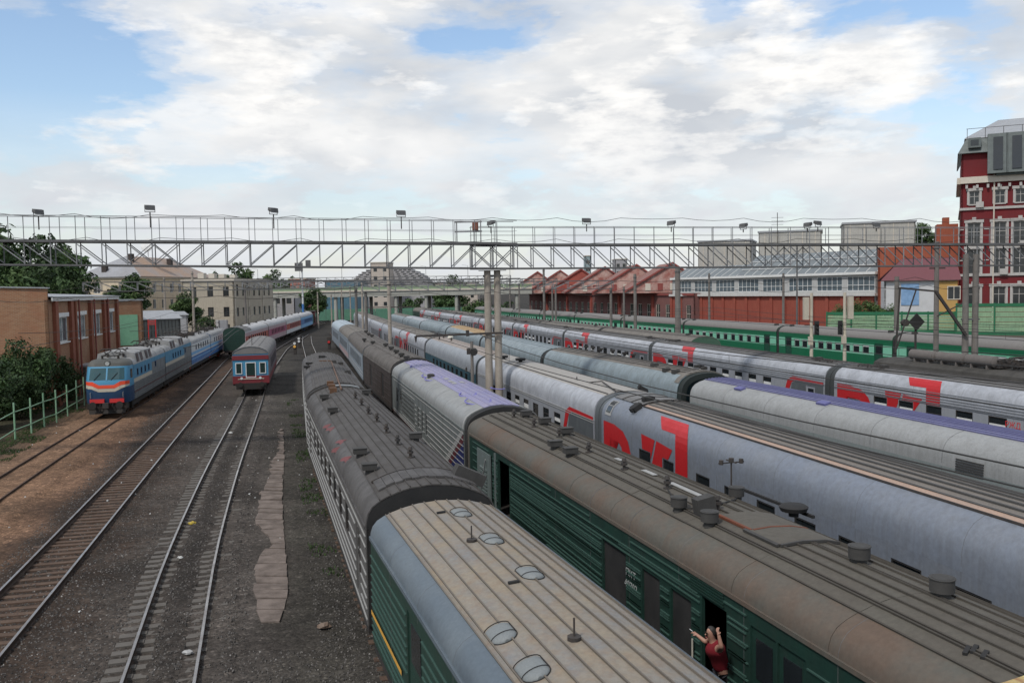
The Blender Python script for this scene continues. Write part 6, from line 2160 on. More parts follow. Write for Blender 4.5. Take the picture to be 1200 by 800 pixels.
m_verge = mat('dark_red_verge', (.24, .06, .05), (.17, .05, .045), rough=.8)
m_hroof = mat('brown_red_roof', (.23, .12, .10), (.17, .09, .08), rough=.8)
hinv = (Matrix.Translation(hall.root.location) @ Matrix.Rotation(hall.rz, 4, 'Z')).inverted()
for k, (px_, py_, Y) in enumerate(apx):      # gables stand in echelon, each a step nearer and to the right
    ap_ = aty(px_, py_, Y + 6)
    wl, wr, dp = 10.5, 9.0, 17.0
    tow = lambda dx, dy, z: hinv @ Vector((ap_.x + dx, ap_.y + dy + .18 * -dx, z))
    d_ = lambda v: hinv.to_3x3() @ Vector(v)
    zb0 = 7.65
    zl = zb0 - .2
    MB().poly([tow(-wl, 0, zb0), tow(wr, 0, zb0), tow(0, 0, ap_.z)], d_((0, .4, 0))).build('gable', m_gB if k == 2 else m_gA, hall.root)
    for e, sg in ((-wl, -1), (wr, 1)):
        MB().poly([tow(e, -.4, zb0), tow(0, -.4, ap_.z), tow(0, -.4, ap_.z + .4), tow(e, -.4, zb0 + .4)], d_((0, .75, 0))).build('verge', m_verge, hall.root)
        MB().poly([tow(e, .45, zb0 + .05), tow(0, .45, ap_.z + .05), tow(0, .45, ap_.z + .25), tow(e, .45, zb0 + .25)], d_((0, dp, 0))).build('roof_slope', m_hroof, hall.root)
    for q in range(-2, 3):
        zz0 = zb0 + .5
        MB().poly([tow(q * 2.6 - .55, -.08, zz0), tow(q * 2.6 + .55, -.08, zz0), tow(q * 2.6 + .55, -.08, zz0 + 1.6), tow(q * 2.6 - .55, -.08, zz0 + 1.6)], d_((0, .07, 0))).build('gable_window', m_trim if (q + k) % 2 else m_verge, hall.root)
for k in range(1, 6):
    hall.put('f', MB().box(-.5, .5, -.4, -.003, -.2, 7.0), 'pilaster', m_gB, (sp * k, 0, 0))
MB().box(0, hall.L, -.3, -.004, 7.1, 7.5).build('cornice', m_verge, hall.root)

# glazed factory on a red wall
fl_, fr_ = aty(788, 346, 187), aty(1027, 345, 140)
LF = math.dist(fl_[:2], fr_[:2])
fops = []
for k in range(8):
    x0 = LF * k / 8
    fops.append((x0 + .7, x0 + LF / 8 - .35, 7.75, 10.1, m_wframe, m_bluewin, (.2, .4, .6, .8), (.4,)))
fac = Bld('glazed_factory', 'long factory with a red brick base, white band of windows and sloping skylights', fl_[:2], fr_[:2], 30, -.2, 10.6, mat('dull_white_wall', (.42, .42, .41), (.33, .33, .32), rough=.8, streak=.4), ops={'f': fops})
bays = 16
for k in range(bays):          # red brick facing in bays between pilasters, set proud of the frame
    a, b = LF * k / bays + .35, LF * (k + 1) / bays - .36
    fac.put('f', MB().box(a, b, -.2, -.003, -.2, 6.95), 'brick_panel', m_factory_red)
    fac.put('f', MB().box(LF * k / bays - .34, LF * k / bays + .34, -.4, -.003, -.2, 6.9), 'pilaster', m_factory_red)
fac.put('f', MB().box(-.3, LF + .3, -.7, -.002, 6.96, 7.4), 'ledge', mat('white_ledge', (.5, .49, .47), (.5, .49, .46), rough=.8, streak=.4))
fac.put('f', MB().box(-.2, LF + .2, -.5, -.002, 10.35, 10.75), 'eaves', m_wframe)
m_sky1 = mat('skylight_glass', (.14, .155, .16), (.20, .23, .24), rough=.5, scale=.4, fine=0)
for k in range(24):
    a, b = LF * k / 24 + .04, LF * (k + 1) / 24 - .04
    tall_ = k >= 9
    zt = 14.5 if tall_ else 12.9
    yb = 5.5 if tall_ else 4.0
    MB().poly([(a, .2, 10.76), (b, .2, 10.76), (b, yb, zt), (a, yb, zt)], (0, .06, -.06)).build('skylight', m_sky1, fac.root)
    MB().poly([(b, .15, 10.8), (b + .08, .15, 10.8), (b + .08, yb, zt + .05), (b, yb, zt + .05)], (0, .1, -.1)).build('skylight_bar', m_wframe, fac.root)
MB().poly([(0, 4.05, 12.9), (LF * 9 / 24, 4.05, 12.9), (LF * 9 / 24, 30, 12.0), (0, 30, 12.0)], (0, 0, -.3)).build('roof', m_drab, fac.root)
MB().poly([(LF * 9 / 24, 5.55, 14.5), (LF, 5.55, 14.5), (LF, 30, 13.5), (LF * 9 / 24, 30, 13.5)], (0, 0, -.3)).build('roof', m_drab, fac.root)
for z in (11.8, 13.2):
    f_ = (z - 10.76) / (14.5 - 10.76)
    MB().bar((LF * 9 / 24, .1 + 5.3 * f_, z + .1), (LF, .1 + 5.3 * f_, z + .1), .1).build('skylight_bar', m_wframe, fac.root)
# grey roof blocks
m_blk = mat('grey_block_wall', (.40, .39, .355), (.33, .32, .29), rough=.9, streak=.3, scale=.3)
for lab, xa, xb, yt, Y, zb_ in (('wide pale grey roof block with seamed walls, the right and tallest one', 988, 1073, 263, 172, 11.5), ('grey roof block in the middle of the factory roofs', 889, 963, 273, 185, 11.5), ('low grey roof block at the left of the factory roofs', 818, 880, 284, 200, 11.5)):
    A, B = aty(xa, yt, Y), aty(xb, yt, Y - 4)
    rb = Bld('roof_block', lab, A[:2], B[:2], 12, zb_ - 12, A.z, m_blk, group='grey blocks above the glazed factory')
    MB().box(-.2, rb.L + .2, -.2, 12.2, A.z + .001, A.z + .35).build('coping', m_sheet, rb.root)
    for k in range(5):
        rb.put('f', MB().box(-.06, .06, -.05, -.002, zb_ - 11, A.z - .05), 'wall_seam', m_trim, (rb.L * (k + .5) / 5, 0, 0))
    a_ = rb.root.location
    tag(rb.root, lab)
a_ = aty(911, 255, 183)
an_ = thing('roof_aerial', 'thin comb shaped aerial on the middle grey roof block', 'aerial', (a_.x, 183, 14))
MB().tube((0, 0, 0), (0, 0, a_.z + 1 - 14), .07, 6).build('pole', m_iron, an_)
for k in range(3):
    MB().bar((-1.2, 0, a_.z - 14 - k * .7), (1.2, 0, a_.z - 14 - k * .7), .06).build('rod', m_iron, an_)

# orange brick end block with chimney
A, B = aty(1029, 345, 138), aty(1124, 345, 134)
m_ob = mat('orange_red_brick', (.30, .085, .048), (.30, .085, .05), rough=.9, scale=.5, streak=.3)
ob = Bld('brick_end_block', 'plain orange red brick end block with a stepped chimney next to the crimson building', A[:2], B[:2], 14, -.2, aty(1029, 290, 138).z, m_ob)
xa, _ = ob.hit('f', 1098, 290)
xb, _ = ob.hit('f', 1123, 290)
MB().box(xa, xb, .3, 4, ob.z1 + .001, ob.z1 + 3.2).build('chimney', m_ob, ob.root)
MB().box(xa + .8, xa + 1.7, .6, 2, ob.z1 + 3.21, ob.z1 + 4.2).build('chimney_pot', m_ob, ob.root)
MB().box(-.15, ob.L + .15, -.15, 14.1, ob.z1 + .002, ob.z1 + .3).build('coping', m_verge, ob.root) if False else None
# purple roofed house
A, B = aty(1036, 345, 122), aty(1122, 345, 119)
hs2 = Bld('small_house', 'small white and yellow house with a purple red roof and a blue sign', A[:2], B[:2], 8, -.2, aty(1060, 329, 121).z, mat('white_plaster', (.5, .5, .5), (.42, .42, .42), rough=.9))
zt = aty(1060, 304, 124).z
m_pur = mat('plum_roof', (.14, .05, .058), (.14, .055, .06), rough=.7)
MB().poly([(-.4, -.5, hs2.z1), (hs2.L + .4, -.5, hs2.z1), (hs2.L + .2, 4, zt), (2.5, 4, zt)], (0, .1, .15)).build('roof_slope', m_pur, hs2.root)
MB().poly([(-.4, 8.5, hs2.z1), (hs2.L + .4, 8.5, hs2.z1), (hs2.L + .2, 4.12, zt), (2.5, 4.12, zt)], (0, -.1, .15)).build('roof_slope', m_pur, hs2.root)
xa, _ = hs2.hit('f', 1098, 335)
hs2.put('f', MB().box(xa, hs2.L, -.08, -.002, 2, hs2.z1 - .1), 'yellow_wall', mat('ochre_wall', (.42, .26, .09), (.45, .27, .09), rough=.9))
xa, _ = hs2.hit('f', 1056, 335)
xb, _ = hs2.hit('f', 1077, 335)
hs2.put('f', MB().box(xa, xb, -.1, -.003, 5.9, hs2.z1 - .4), 'blue_sign', mat('sign_blue', (.15, .26, .42), (.3, .45, .65), rough=.5, scale=2))
xa, _ = hs2.hit('f', 1110, 335)
wd = hs2.put('f', frame_mb(1.6, 1.8, .1, .08, (.5,)), 'window', m_trim, (xa, -.082, hs2.z1 - 2.6))
MB().box(.05, 1.55, -.03, -.01, .05, 1.75).build('pane', m_dwin, wd)

# crimson building
A = aty(1125, 345, 130)
B = Vector((A.x + 18, A.y - 8.8))
tm = (Matrix.Translation((A.x, A.y, 0)) @ Matrix.Rotation(math.atan2(-8.8, 18), 4, 'Z')).inverted()


def zz_(px, py):
    return sidehit(tm, px, py, 0)


zc = zz_(1125, 181)[1]
ro = []
m_wt = mat('white_surround', (.38, .365, .34), (.48, .46, .44), rough=.8, streak=.3)
for xp in (1141, 1171, 1195, 1219, 1243):
    xc = zz_(xp, 300)[0]
    for ya, yb, w in ((288, 261, 1.7), (321, 292, 1.7), (358, 336, 1.7), (240, 224, 1.3)):
        z0_, z1_ = zz_(1141, ya)[1], zz_(1141, yb)[1]
        ro.append((xc - w / 2, xc + w / 2, z0_, z1_, m_wt, m_dwin, (.5,), (.6,), m_wt))
rd = Bld('crimson_building', 'tall crimson brick building with white window surrounds and a mansard roof', A[:2], B, 22, -.2, zc, m_redwall, ops={'f': ro})
for x0, x1, z0_, z1_, *_ in ro:
    for nm, bx in (('jamb', (x0 - .28, x0 - .002)), ('jamb', (x1 + .002, x1 + .28))):
        rd.put('f', MB().box(*bx, -.14, -.003, z0_, z1_), nm, m_wt)
    rd.put('f', MB().box(x0 - .4, x1 + .4, -.2, -.003, z1_ + .002, z1_ + .4).box(x0 + (x1 - x0) * .35, x1 - (x1 - x0) * .35, -.24, -.201, z1_ + .05, z1_ + .75), 'hood', m_wt)
for yp, hgt, pr, mm in ((324, .35, .22, m_wt), (247, .35, .22, m_wt), (270, .14, .08, m_wt), (306, .14, .08, m_wt), (216, .9, .55, m_trim)):
    z0_ = zz_(1125, yp)[1]
    segs = [(-.1, rd.L + .1)]
    if hgt < .2:
        segs = []
        last = 0
        for xp in (1141, 1171, 1195, 1219, 1243):
            xc = zz_(xp, 300)[0]
            segs.append((last, xc - 1.3))
            last = xc + 1.3
        segs.append((last, rd.L))
    for a, b in segs:
        rd.put('f', MB().box(a, b, -pr, -.004, z0_, z0_ + hgt), 'belt_course', mm)
    rd.put('l', MB().box(0, 22, -pr, -.004, z0_, z0_ + hgt), 'belt_course', mm)
for k in range(14):
    rd.put('f', MB().box(-.15, .15, -.5, -.005, 0, .5), 'bracket', m_wt, (.7 + k * 1.35, 0, zz_(1125, 222)[1]))
rd.put('f', MB().tube((0, -.2, 2), (0, -.2, zc - 1), .1, 8), 'drainpipe', m_trim, (zz_(1164, 300)[0], 0, 0), 40)
zlow = zz_(1160, 207)[1]
zr1 = zz_(1125, 163)[1]
MB().poly([(-.5, -.7, zc + .002), (-.5, 22, zc + .002), (.6, 22, zr1), (.6, .6, zr1)], (.12, 0, 0)).build('mansard_slope', m_mans, rd.root)
MB().poly([(-.5, -.7, zc + .003), (4.6, -.7, zc + .003), (4.6, .6, zr1), (.6, .6, zr1)], (0, .12, 0)).build('mansard_slope', m_mans, rd.root)
MB().poly([(4.61, -1.0, zlow), (rd.L + .3, -1.0, zlow), (rd.L - .6, .6, zr1), (4.61, .6, zr1)], (0, .12, 0)).build('mansard_slope', m_mans, rd.root)
MB().poly([(4.4, -1.05, zlow), (4.6, -1.05, zlow), (4.6, .55, zr1), (4.4, .55, zr1)], (0, 1.2, 0)).build('mansard_cheek', m_mans, rd.root)
MB().poly([(.4, .5, zr1 + .01), (rd.L, .5, zr1 + .01), (rd.L, 11, zr1 + 3.8), (5, 11, zr1 + 3.8)], (0, .1, .12)).build('roof_slope', m_sheet, rd.root)
MB().poly([(.4, 21.5, zr1 + .01), (rd.L, 21.5, zr1 + .01), (rd.L, 11.12, zr1 + 3.8), (5, 11.12, zr1 + 3.8)], (0, -.1, .12)).build('roof_slope', m_sheet, rd.root)
MB().poly([(.35, .6, zr1 + .012), (.35, 21.4, zr1 + .012), (4.95, 11.06, zr1 + 3.8)], (.1, 0, .12)).build('roof_slope', m_sheet, rd.root)
for xp in (1169, 1191, 1213):
    xc = zz_(xp, 200)[0]
    dm = MB().poly([(xc - 1.3, -1.5, zlow + .3), (xc + 1.3, -1.5, zlow + .3), (xc + 1.3, -.6, zr1 + .3), (xc - 1.3, -.6, zr1 + .3)], (0, 1.6, 0)).build('dormer', m_mans, rd.root)
    MB().poly([(xc - .6, -1.53, zlow + .8), (xc + .6, -1.53, zlow + .8), (xc + .6, -.72, zr1 - .2), (xc - .6, -.72, zr1 - .2)], (0, -.03, 0)).build('dormer_window', m_dwin, dm)
xc = zz_(1142, 170)[0]
dm = MB().box(xc - .8, xc + .8, -.9, .2, zc + .7, zr1 - .1).build('dormer', m_mans, rd.root)
MB().box(xc - .5, xc + .5, -.93, -.901, zc + 1.0, zr1 - .4).build('dormer_window', m_dwin, dm)
for k in range(8):
    MB().bar((.7 + k * 2.3, .55, zr1), (.7 + k * 2.3, .55, zr1 + 1.4), .07).build('railing_post', m_iron, rd.root)
MB().bar((.6, .55, zr1 + 1.4), (rd.L, .55, zr1 + 1.4), .06).build('handrail', m_iron, rd.root)
for px_, py_ in ((1148, 240), (1176, 318), (1200, 285)):
    xc, z_ = zz_(px_, py_)
    rd.put('f', MB().box(xc - .5, xc + .5, -.55, -.15, z_ - .4, z_ + .4), 'air_conditioner', m_wt)

# pale green fences on the right
m_fg = mat('pale_green_boards', (.22, .33, .20), (.15, .28, .18), rough=.8, streak=.5, scale=.4)
m_fd = mat('dark_green_boards', (.02, .13, .06), (.015, .1, .05), rough=.7)
EMB = 2.6


def emb_h(y):
    return EMB if y < 125 else max(0, EMB * (1 - (y - 125) / 45))


def panel_fence(label, A, B, zb, h, seg, top_m, group):
    A, B = Vector(A), Vector(B)
    d = B - A
    L = d.length
    root = thing('panel_fence', label, 'fence', (A.x, A.y, 0), math.atan2(d.y, d.x), group)
    n = int(L / seg)
    for k in range(n):
        x0, x1 = L * k / n + .1, L * (k + 1) / n - .1
        for j in range(5):
            z0_ = zb + .35 + (h - .75) * j / 5
            MB().box(x0, x1, -.05 + .012 * (j % 2), .05, z0_, z0_ + (h - .75) / 5 - .05).build('board', m_fg, root)
        MB().box(x0, x1, -.07, .07, zb - .2, zb + .34).build('base_board', m_fd, root)
        MB().box(x0, x1, -.08, .08, zb + h - .39, zb + h).build('top_board', top_m, root)
    for k in range(n + 1):
        MB().box(L * k / n - .09, L * k / n + .09, -.12, .12, zb - .2, zb + h + .05).build('post', top_m, root)
    return root


A, B = aty(969, 385, 116), aty(1119, 391, 109)
panel_fence('pale green board fence in front of the bush and the small house', A[:2], B[:2], EMB + .1, 2.6, 2.6, m_fd, 'board fences on the bank')
A2, B2 = aty(1120.5, 391, 108), aty(1260, 391, 102)
panel_fence('taller pale green board fence with dark green edges, below the crimson building', A2[:2], B2[:2], EMB, 3.7, 3.4, m_fd, 'board fences on the bank')

# embankment behind the commuter train
ys_ = [30 + 8 * k for k in range(24)]
vs, fs = [], []
for y in ys_:
    x = line_x(TF, y)
    hh = emb_h(y)
    for dx, z in ((4.2, -.05), (5.2, .25 * hh), (8.0, .92 * hh), (9.5, hh), (60, hh + .02), (400, hh + .03)):
        vs.append((x + dx, y, z + .12 * gnoise(x + dx, y, .35)))
for j in range(len(ys_) - 1):
    for i in range(5):
        fs.append((j * 6 + i, j * 6 + i + 1, (j + 1) * 6 + i + 1, (j + 1) * 6 + i))
em = bpy.data.meshes.new('embankment')
em.from_pydata(vs, [], fs)
em.materials.append(mat('bank_soil', (.075, .06, .05), (.05, .045, .03), rough=.95, scale=.6, amt=.9, bump=.6, bscale=6))
em.polygons.foreach_set('use_smooth', [True] * len(fs))
tag(link('embankment', em), kind='structure')

# ------------------------------------------------------------------ overpass and far background
m_brg = mat('overpass_concrete', (.36, .36, .32), (.27, .27, .24), rough=.9, streak=.3, scale=.3)
m_brg_g = mat('overpass_green_rail', (.25, .33, .20), (.2, .26, .17), rough=.7)
YB = 268
xl, xr = aty(318, 340, YB).x - 40, aty(600, 340, YB).x + 6
zt, zb_ = 9.6, 7.6
ov = thing('overpass', 'long concrete road overpass crossing behind all the trains', 'bridge', ((xl + xr) / 2, YB, 0))
hw_ = (xr - xl) / 2
for k in range(14):
    a, b = -hw_ + 2 * hw_ * k / 14, -hw_ + 2 * hw_ * (k + 1) / 14 - .06
    MB().box(a, b, 0, 12, zb_, zt - .5).build('girder', m_brg, ov)
    MB().box(a, b, -.3, 12.3, zt - .499, zt).build('deck_edge', m_trim, ov)
    MB().box(a + .05, b, -.2, -.1, zt + .001, zt + 1.0).build('parapet', m_brg_g, ov)
for k in range(13):
    x = -hw_ + 2 * hw_ * (k + .5) / 13
    if -75 < x + (xl + xr) / 2 < 4:
        for dy in (1, 11):
            MB().tube((x, dy, -.2), (x, dy, zb_ - .02), .55, 12).build('pier', m_brg, ov, 40)
for k in range(9):
    x = -hw_ + 2 * hw_ * (k + .5) / 9
    MB().tube((x, 11.9, zt), (x, 11.9, zt + 7), .1, 6, .06).bar((x, 11.9, zt + 7), (x - 1.8, 11.9, zt + 7.3), .07).build('lamp_post', m_truss, ov)
m_gf = mat('green_hoarding', (.10, .24, .17), (.08, .18, .13), rough=.8)
hoard = thing('hoarding', 'green hoarding under the overpass', 'fence', (-48, 290, 0))
for k in range(16):
    MB().box(-20 + 4 * k, -20 + 4 * k + 3.9, 0, .1, 0, 3.6).build('panel', m_gf, hoard)


def blob_building(name, label, px0, px1, pyt, Y, m, depth=30, cat='building', step=None, rows=0):
    A, B = aty(px0, pyt, Y), aty(px1, pyt, Y)
    zt_ = (A.z + B.z) / 2
    ops = []
    L = B.x - A.x
    if rows:
        n = max(2, int(L / 5))
        for r in range(rows):
            for k in range(n):
                x = L * (k + .5) / n
                ops.append((x - .9, x + .9, zt_ - 4.2 - r * 4, zt_ - 2.2 - r * 4, m_trim, m_dwin))
    b = Bld(name, label, (A.x, Y), (B.x, Y), depth, -.2, zt_, m, cat, ops={'f': ops})
    MB().box(-.3, L + .3, -.3, depth + .3, zt_ + .001, zt_ + .4).build('coping', m_trim, b.root)
    return b


m_far1 = mat('far_grey_wall', (.34, .33, .33), (.28, .27, .28), rough=.9, scale=.2)
m_far2 = mat('far_beige_wall', (.46, .40, .34), (.4, .35, .31), rough=.9, scale=.2)
m_far3 = mat('far_red_wall', (.30, .12, .09), (.24, .1, .08), rough=.9, scale=.2)
blob_building('far_building', 'bluish flat hall seen just above the overpass', 381, 416, 329, 330, mat('far_blue_roof', (.08, .17, .22), (.06, .13, .17), rough=.6), 30)
blob_building('far_building', 'small red brick building behind the blue coach mast', 339, 358, 327, 300, m_far3, 15, rows=1)
tw = blob_building('far_tower', 'pale beige tower in the middle of the grey stepped building', 434, 456, 308, 420, m_far2, 14, rows=5)
cx_ = aty(455, 330, 440)
dome = thing('stepped_building', 'wide grey building whose outline steps up to a rounded top behind the overpass', 'building', (cx_.x, 440, 0))
x0_, x1_ = aty(411, 330, 440).x - cx_.x, aty(502, 330, 440).x - cx_.x
zb0 = aty(455, 313, 440).z
nst = 9
for k in range(nst):
    f0, f1 = k / nst, (k + 1) / nst
    w0 = math.sqrt(max(0, 1 - f0 ** 1.7)) if k else 1
    zz0, zz1 = (zb0 - 9) * (0 if k == 0 else 1) + (9 * f0 if k else 0), zb0 - 9 + 9 * f1
    MB().box(x0_ * w0, x1_ * w0, 0, 30 * w0, zz0, zz1 - .02).build('storey', m_far1, dome)
    for j in range(10):
        x = x0_ * w0 + (x1_ - x0_) * w0 * (j + .5) / 10
        if k:
            MB().box(x - .8, x + .8, -.06, -.005, zz0 + .25, zz1 - .3).build('window', m_dwin, dome)
blob_building('far_tower', 'slim pale tower behind the gable peaks', 686, 692, 300, 480, mat('far_teal_wall', (.25, .32, .33), (.22, .28, .29)), 12, rows=4)
blob_building('far_tower', 'square pale tower behind the fourth and fifth gables', 721, 735, 304, 470, m_far1, 14, rows=3)
blob_building('far_building', 'long low grey building left of the overpass end', 318, 345, 341, 290, m_far1, 12, rows=1)
blob_building('far_building', 'wide pale building on the skyline right of the twin masts', 505, 560, 331, 470, m_far2, 20, rows=2)

# ------------------------------------------------------------------ vegetation
def leaf_mat(name, c, c2):
    m = mat(name, c, c2, rough=.6, scale=.5, amt=.8, spec=.25, fine=.25)
    b = m.node_tree.nodes['Principled BSDF']
    b.inputs['Subsurface Weight'].default_value = 0
    return m


LM = [leaf_mat('leaf_deep_green', (.022, .045, .014), (.04, .065, .02)), leaf_mat('leaf_mid_green', (.045, .085, .025), (.03, .055, .018)), leaf_mat('leaf_light_green', (.075, .12, .035), (.05, .085, .028))]
m_bark = mat('bark', (.07, .055, .042), (.04, .032, .026), rough=.95, bump=.6)


def crown_mesh(seed, rx, ry, rz_, nclump, nleaf, leaf, palette=(0, 0, 1, 1, 2), flat=.35):
    rnd = random.Random(seed)
    v, f, mi = [], [], []
    for c in range(nclump):
        while True:
            p = Vector((rnd.uniform(-1, 1), rnd.uniform(-1, 1), rnd.uniform(-1, 1)))
            if .25 < p.length < 1:
                break
        s = rnd.uniform(.75, 1.12)
        cc = Vector((p.x * rx * s, p.y * ry * s, p.z * rz_ * s))
        cr = rnd.uniform(.18, .36) * min(rx, rz_)
        m = palette[rnd.randrange(len(palette))]
        for k in range(nleaf):
            d = Vector((rnd.gauss(0, 1), rnd.gauss(0, 1), rnd.gauss(0, 1))).normalized()
            q = cc + Vector((d.x * cr, d.y * cr, d.z * cr * .8)) * rnd.uniform(.55, 1.1)
            n = (d + Vector((rnd.gauss(0, .6), rnd.gauss(0, .6), rnd.gauss(.3, .5)))).normalized()
            a = n.orthogonal().normalized()
            b = n.cross(a)
            t = rnd.uniform(0, 6.28)
            a, b = a * math.cos(t) + b * math.sin(t), b * math.cos(t) - a * math.sin(t)
            l = leaf * rnd.uniform(.6, 1.3)
            o = len(v)
            v += [q - a * l, q + b * l * .45 + n * l * .1, q + a * l, q - b * l * .45 + n * l * .1]
            f.append((o, o + 1, o + 2, o + 3))
            mi.append(m)
    me = bpy.data.meshes.new('crown')
    me.from_pydata([tuple(x) for x in v], [], f)
    for m in LM:
        me.materials.append(m)
    me.polygons.foreach_set('material_index', mi)
    return me


CR = [crown_mesh(11 + k, 1, 1, 1.05, 46, 120, .085) for k in range(3)]


def tree(label, x, y, h, r, variant=0, group=None, trunk=True, zs=1.0, name='tree', z=0.0):
    root = thing(name, label, 'bush' if not trunk else 'tree', (x, y, z), 0, group)
    if trunk:
        mb = MB()
        th = h - r * zs
        mb.tube((0, 0, -.2), (.05, 0, th * .6), r * .06 + .05, 8, r * .045 + .03).tube((.05, 0, th * .6), (.1, .1, h - r * .4 * zs), r * .045 + .03, 8, .04)
        rnd = random.Random(variant * 7 + int(x * 10))
        for k in range(7):
            a = k * 2.4 + rnd.random()
            z0_ = th * .55 + rnd.random() * (h - th) * .5
            mb.tube((.05, 0, z0_), (math.cos(a) * r * .7, math.sin(a) * r * .7, z0_ + r * rnd.uniform(.3, .8)), r * .025 + .02, 6, .02)
        mb.build('trunk', m_bark, root)
    c = link('crown', CR[variant % 3], root, (0, 0, h - r * zs))
    c.scale = (r, r, r * zs)
    c.rotation_euler = (0, 0, variant * 1.7 + x)
    return root


GT = 'trees behind the brick workshop'
for i, (px, pyt, Y, r, lab) in enumerate([(-22, 262, 106, 6.5, 'tallest dark tree at the left edge of the photo, top above the gantry rail'), (12, 291, 112, 5.5, 'dark tree right beside the tallest one at the left edge'),
                                          (38, 294, 118, 5.6, 'broad dark tree over the middle of the brick workshop roof'), (66, 289, 126, 5.0, 'dark tree with its top just left of the cream house roof'),
                                          (74, 312, 120, 3.6, 'lower tree touching the left corner of the cream house'), (50, 318, 102, 4.0, 'low leafy tree just over the grey sheet roof'), (20, 316, 98, 4.2, 'low leafy tree over the brick parapet'), (84, 333, 112, 2.2, 'smallest tree at the right of the dark group')]):
    t_ = aty(px, pyt, Y)
    tree(lab, t_.x, Y, t_.z, r, i, GT, zs=1.15)
GT2 = 'single trees among the far buildings'
for i, (px, pyt, Y, r, lab) in enumerate([(153, 322, 150, 3.4, 'round dark tree in front of the cream house'), (141, 336, 152, 2.4, 'small tree touching the left side of the round dark one'), (217, 345, 165, 3.0, 'tree between the cream house and the beige block'),
                                          (240, 371, 160, 1.8, 'low shrub at the foot of the beige block'), (366, 340, 250, 4.0, 'green tree beside the left end of the overpass'), (327, 322, 320, 6, 'distant trees right of the beige block roof'),
                                          (562, 352, 255, 6, 'dark tree under the overpass, left of the twin masts'), (590, 356, 262, 5, 'dark tree under the overpass, right of the twin masts'), (525, 330, 400, 9, 'hazy tree crown behind the overpass'), (1083, 262, 190, 3, 'small tree on the skyline left of the brick chimney'),
                                          (485, 352, 300, 6, 'dark tree far under the overpass deck'), (272, 316, 330, 8, 'dark tree crown peeping over the beige block')]):
    t_ = aty(px, pyt, Y)
    tree(lab, t_.x, Y, t_.z, r, i + 3, GT2)
CB = [crown_mesh(31 + k, 1, 1, 1, 60, 110, .06, (0, 0, 0, 1)) for k in range(2)]


def bush(label, x, y, z, rx, rz_, var, group, mesh=None):
    root = thing('bush', label, 'bush', (x, y, z), 0, group)
    mb = MB()
    for k in range(6):
        a = k * 1.05
        mb.tube((0, 0, -.1), (math.cos(a) * rx * .5, math.sin(a) * rx * .5, rz_ * 1.2), .05, 6, .02)
    mb.build('stem', m_bark, root)
    c = link('foliage', mesh or CB[var % 2], root, (0, 0, rz_ * .9))
    c.scale = (rx, rx, rz_)
    c.rotation_euler = (0, 0, var * 2.1)
    return root


for i, (px, Y, rx, rz_, lab) in enumerate([(4, 66, 2.4, 2.5, 'large dark bush at the left edge behind the green fence'), (34, 70, 2.4, 2.9, 'tallest dark bush in front of the brick wall corner'), (60, 74, 1.9, 2.3, 'dark bush under the first white window'),
                                           (16, 66, 1.8, 1.7, 'low dark bush right behind the fence posts'), (76, 78, 1.5, 1.8, 'smallest dark bush beside the locomotive'), (-22, 60, 2.6, 2.4, 'dark bush half outside the left edge')]):
    p_ = aty(px, 450, Y)
    bush(lab, p_.x, Y, 0, rx, rz_, i, 'bushes before the brick workshop')
CB2 = crown_mesh(77, 1, 1, 1, 50, 100, .06, (1, 2, 2))
for i, (px, rx, lab) in enumerate([(990, 1.7, 'left small bush behind the pale green fence'), (1012, 2.2, 'middle and biggest bush behind the pale green fence'), (1034, 2.0, 'right bush behind the pale green fence next to the small house')]):
    p_ = aty(px, 380, 118)
    bush(lab, p_.x, 118.5, EMB, rx, 2.3 if i == 1 else 1.9, i, 'bushes behind the board fence', CB2)


# ------------------------------------------------------------------ green post and rail fence
m_fence = mat('mint_fence_paint', (.20, .36, .22), (.26, .38, .27), rough=.6, amt=.6)
fps = [(-6, 531), (18, 515), (37, 507.5), (52, 500), (66.5, 495), (79.5, 487), (90.5, 480), (99, 475)]
fpts = [at(px, py, 0) for px, py in fps]
fe = thing('rail_fence', 'pale green post and two rail fence along the orange dirt', 'fence', (fpts[0].x, fpts[0].y, 0))
o_ = fpts[0]
for p_ in fpts:
    MB().tube((p_.x - o_.x, p_.y - o_.y, -.2), (p_.x - o_.x, p_.y - o_.y, 2.35), .055, 8).build('post', m_fence, fe)
for a, b in zip(fpts, fpts[1:]):
    for z in (.62, 1.75):
        MB().tube((a.x - o_.x, a.y - o_.y - .05, z), (b.x - o_.x, b.y - o_.y - .05, z), .035, 8).build('rail', m_fence, fe)

# ------------------------------------------------------------------ ground details
m_slab = mat('worn_concrete_slab', (.185, .15, .128), (.10, .08, .068), rough=.95, scale=1.8, amt=1.0, bump=.6)
pth = thing('slab_path', None, None, (-9.6, 36, 0))
pth['kind'] = 'structure'
rnd = random.Random(5)
L_edge = [(327, 500), (326, 528), (318, 540), (316, 560), (305, 578), (302, 600), (300, 612), (309, 622), (322, 634), (310, 646), (300, 656), (298, 690), (302, 712), (304, 730)]
R_edge = [(332, 500), (333, 528), (333, 540), (331, 560), (331, 580), (332, 612), (333, 634), (335, 652), (338, 690), (334, 712), (326, 730)]


def edge_x(E_, py):
    for (x0, y0), (x1, y1) in zip(E_, E_[1:]):
        if py <= y1:
            break
    return x0 + (x1 - x0) * (py - y0) / (y1 - y0)


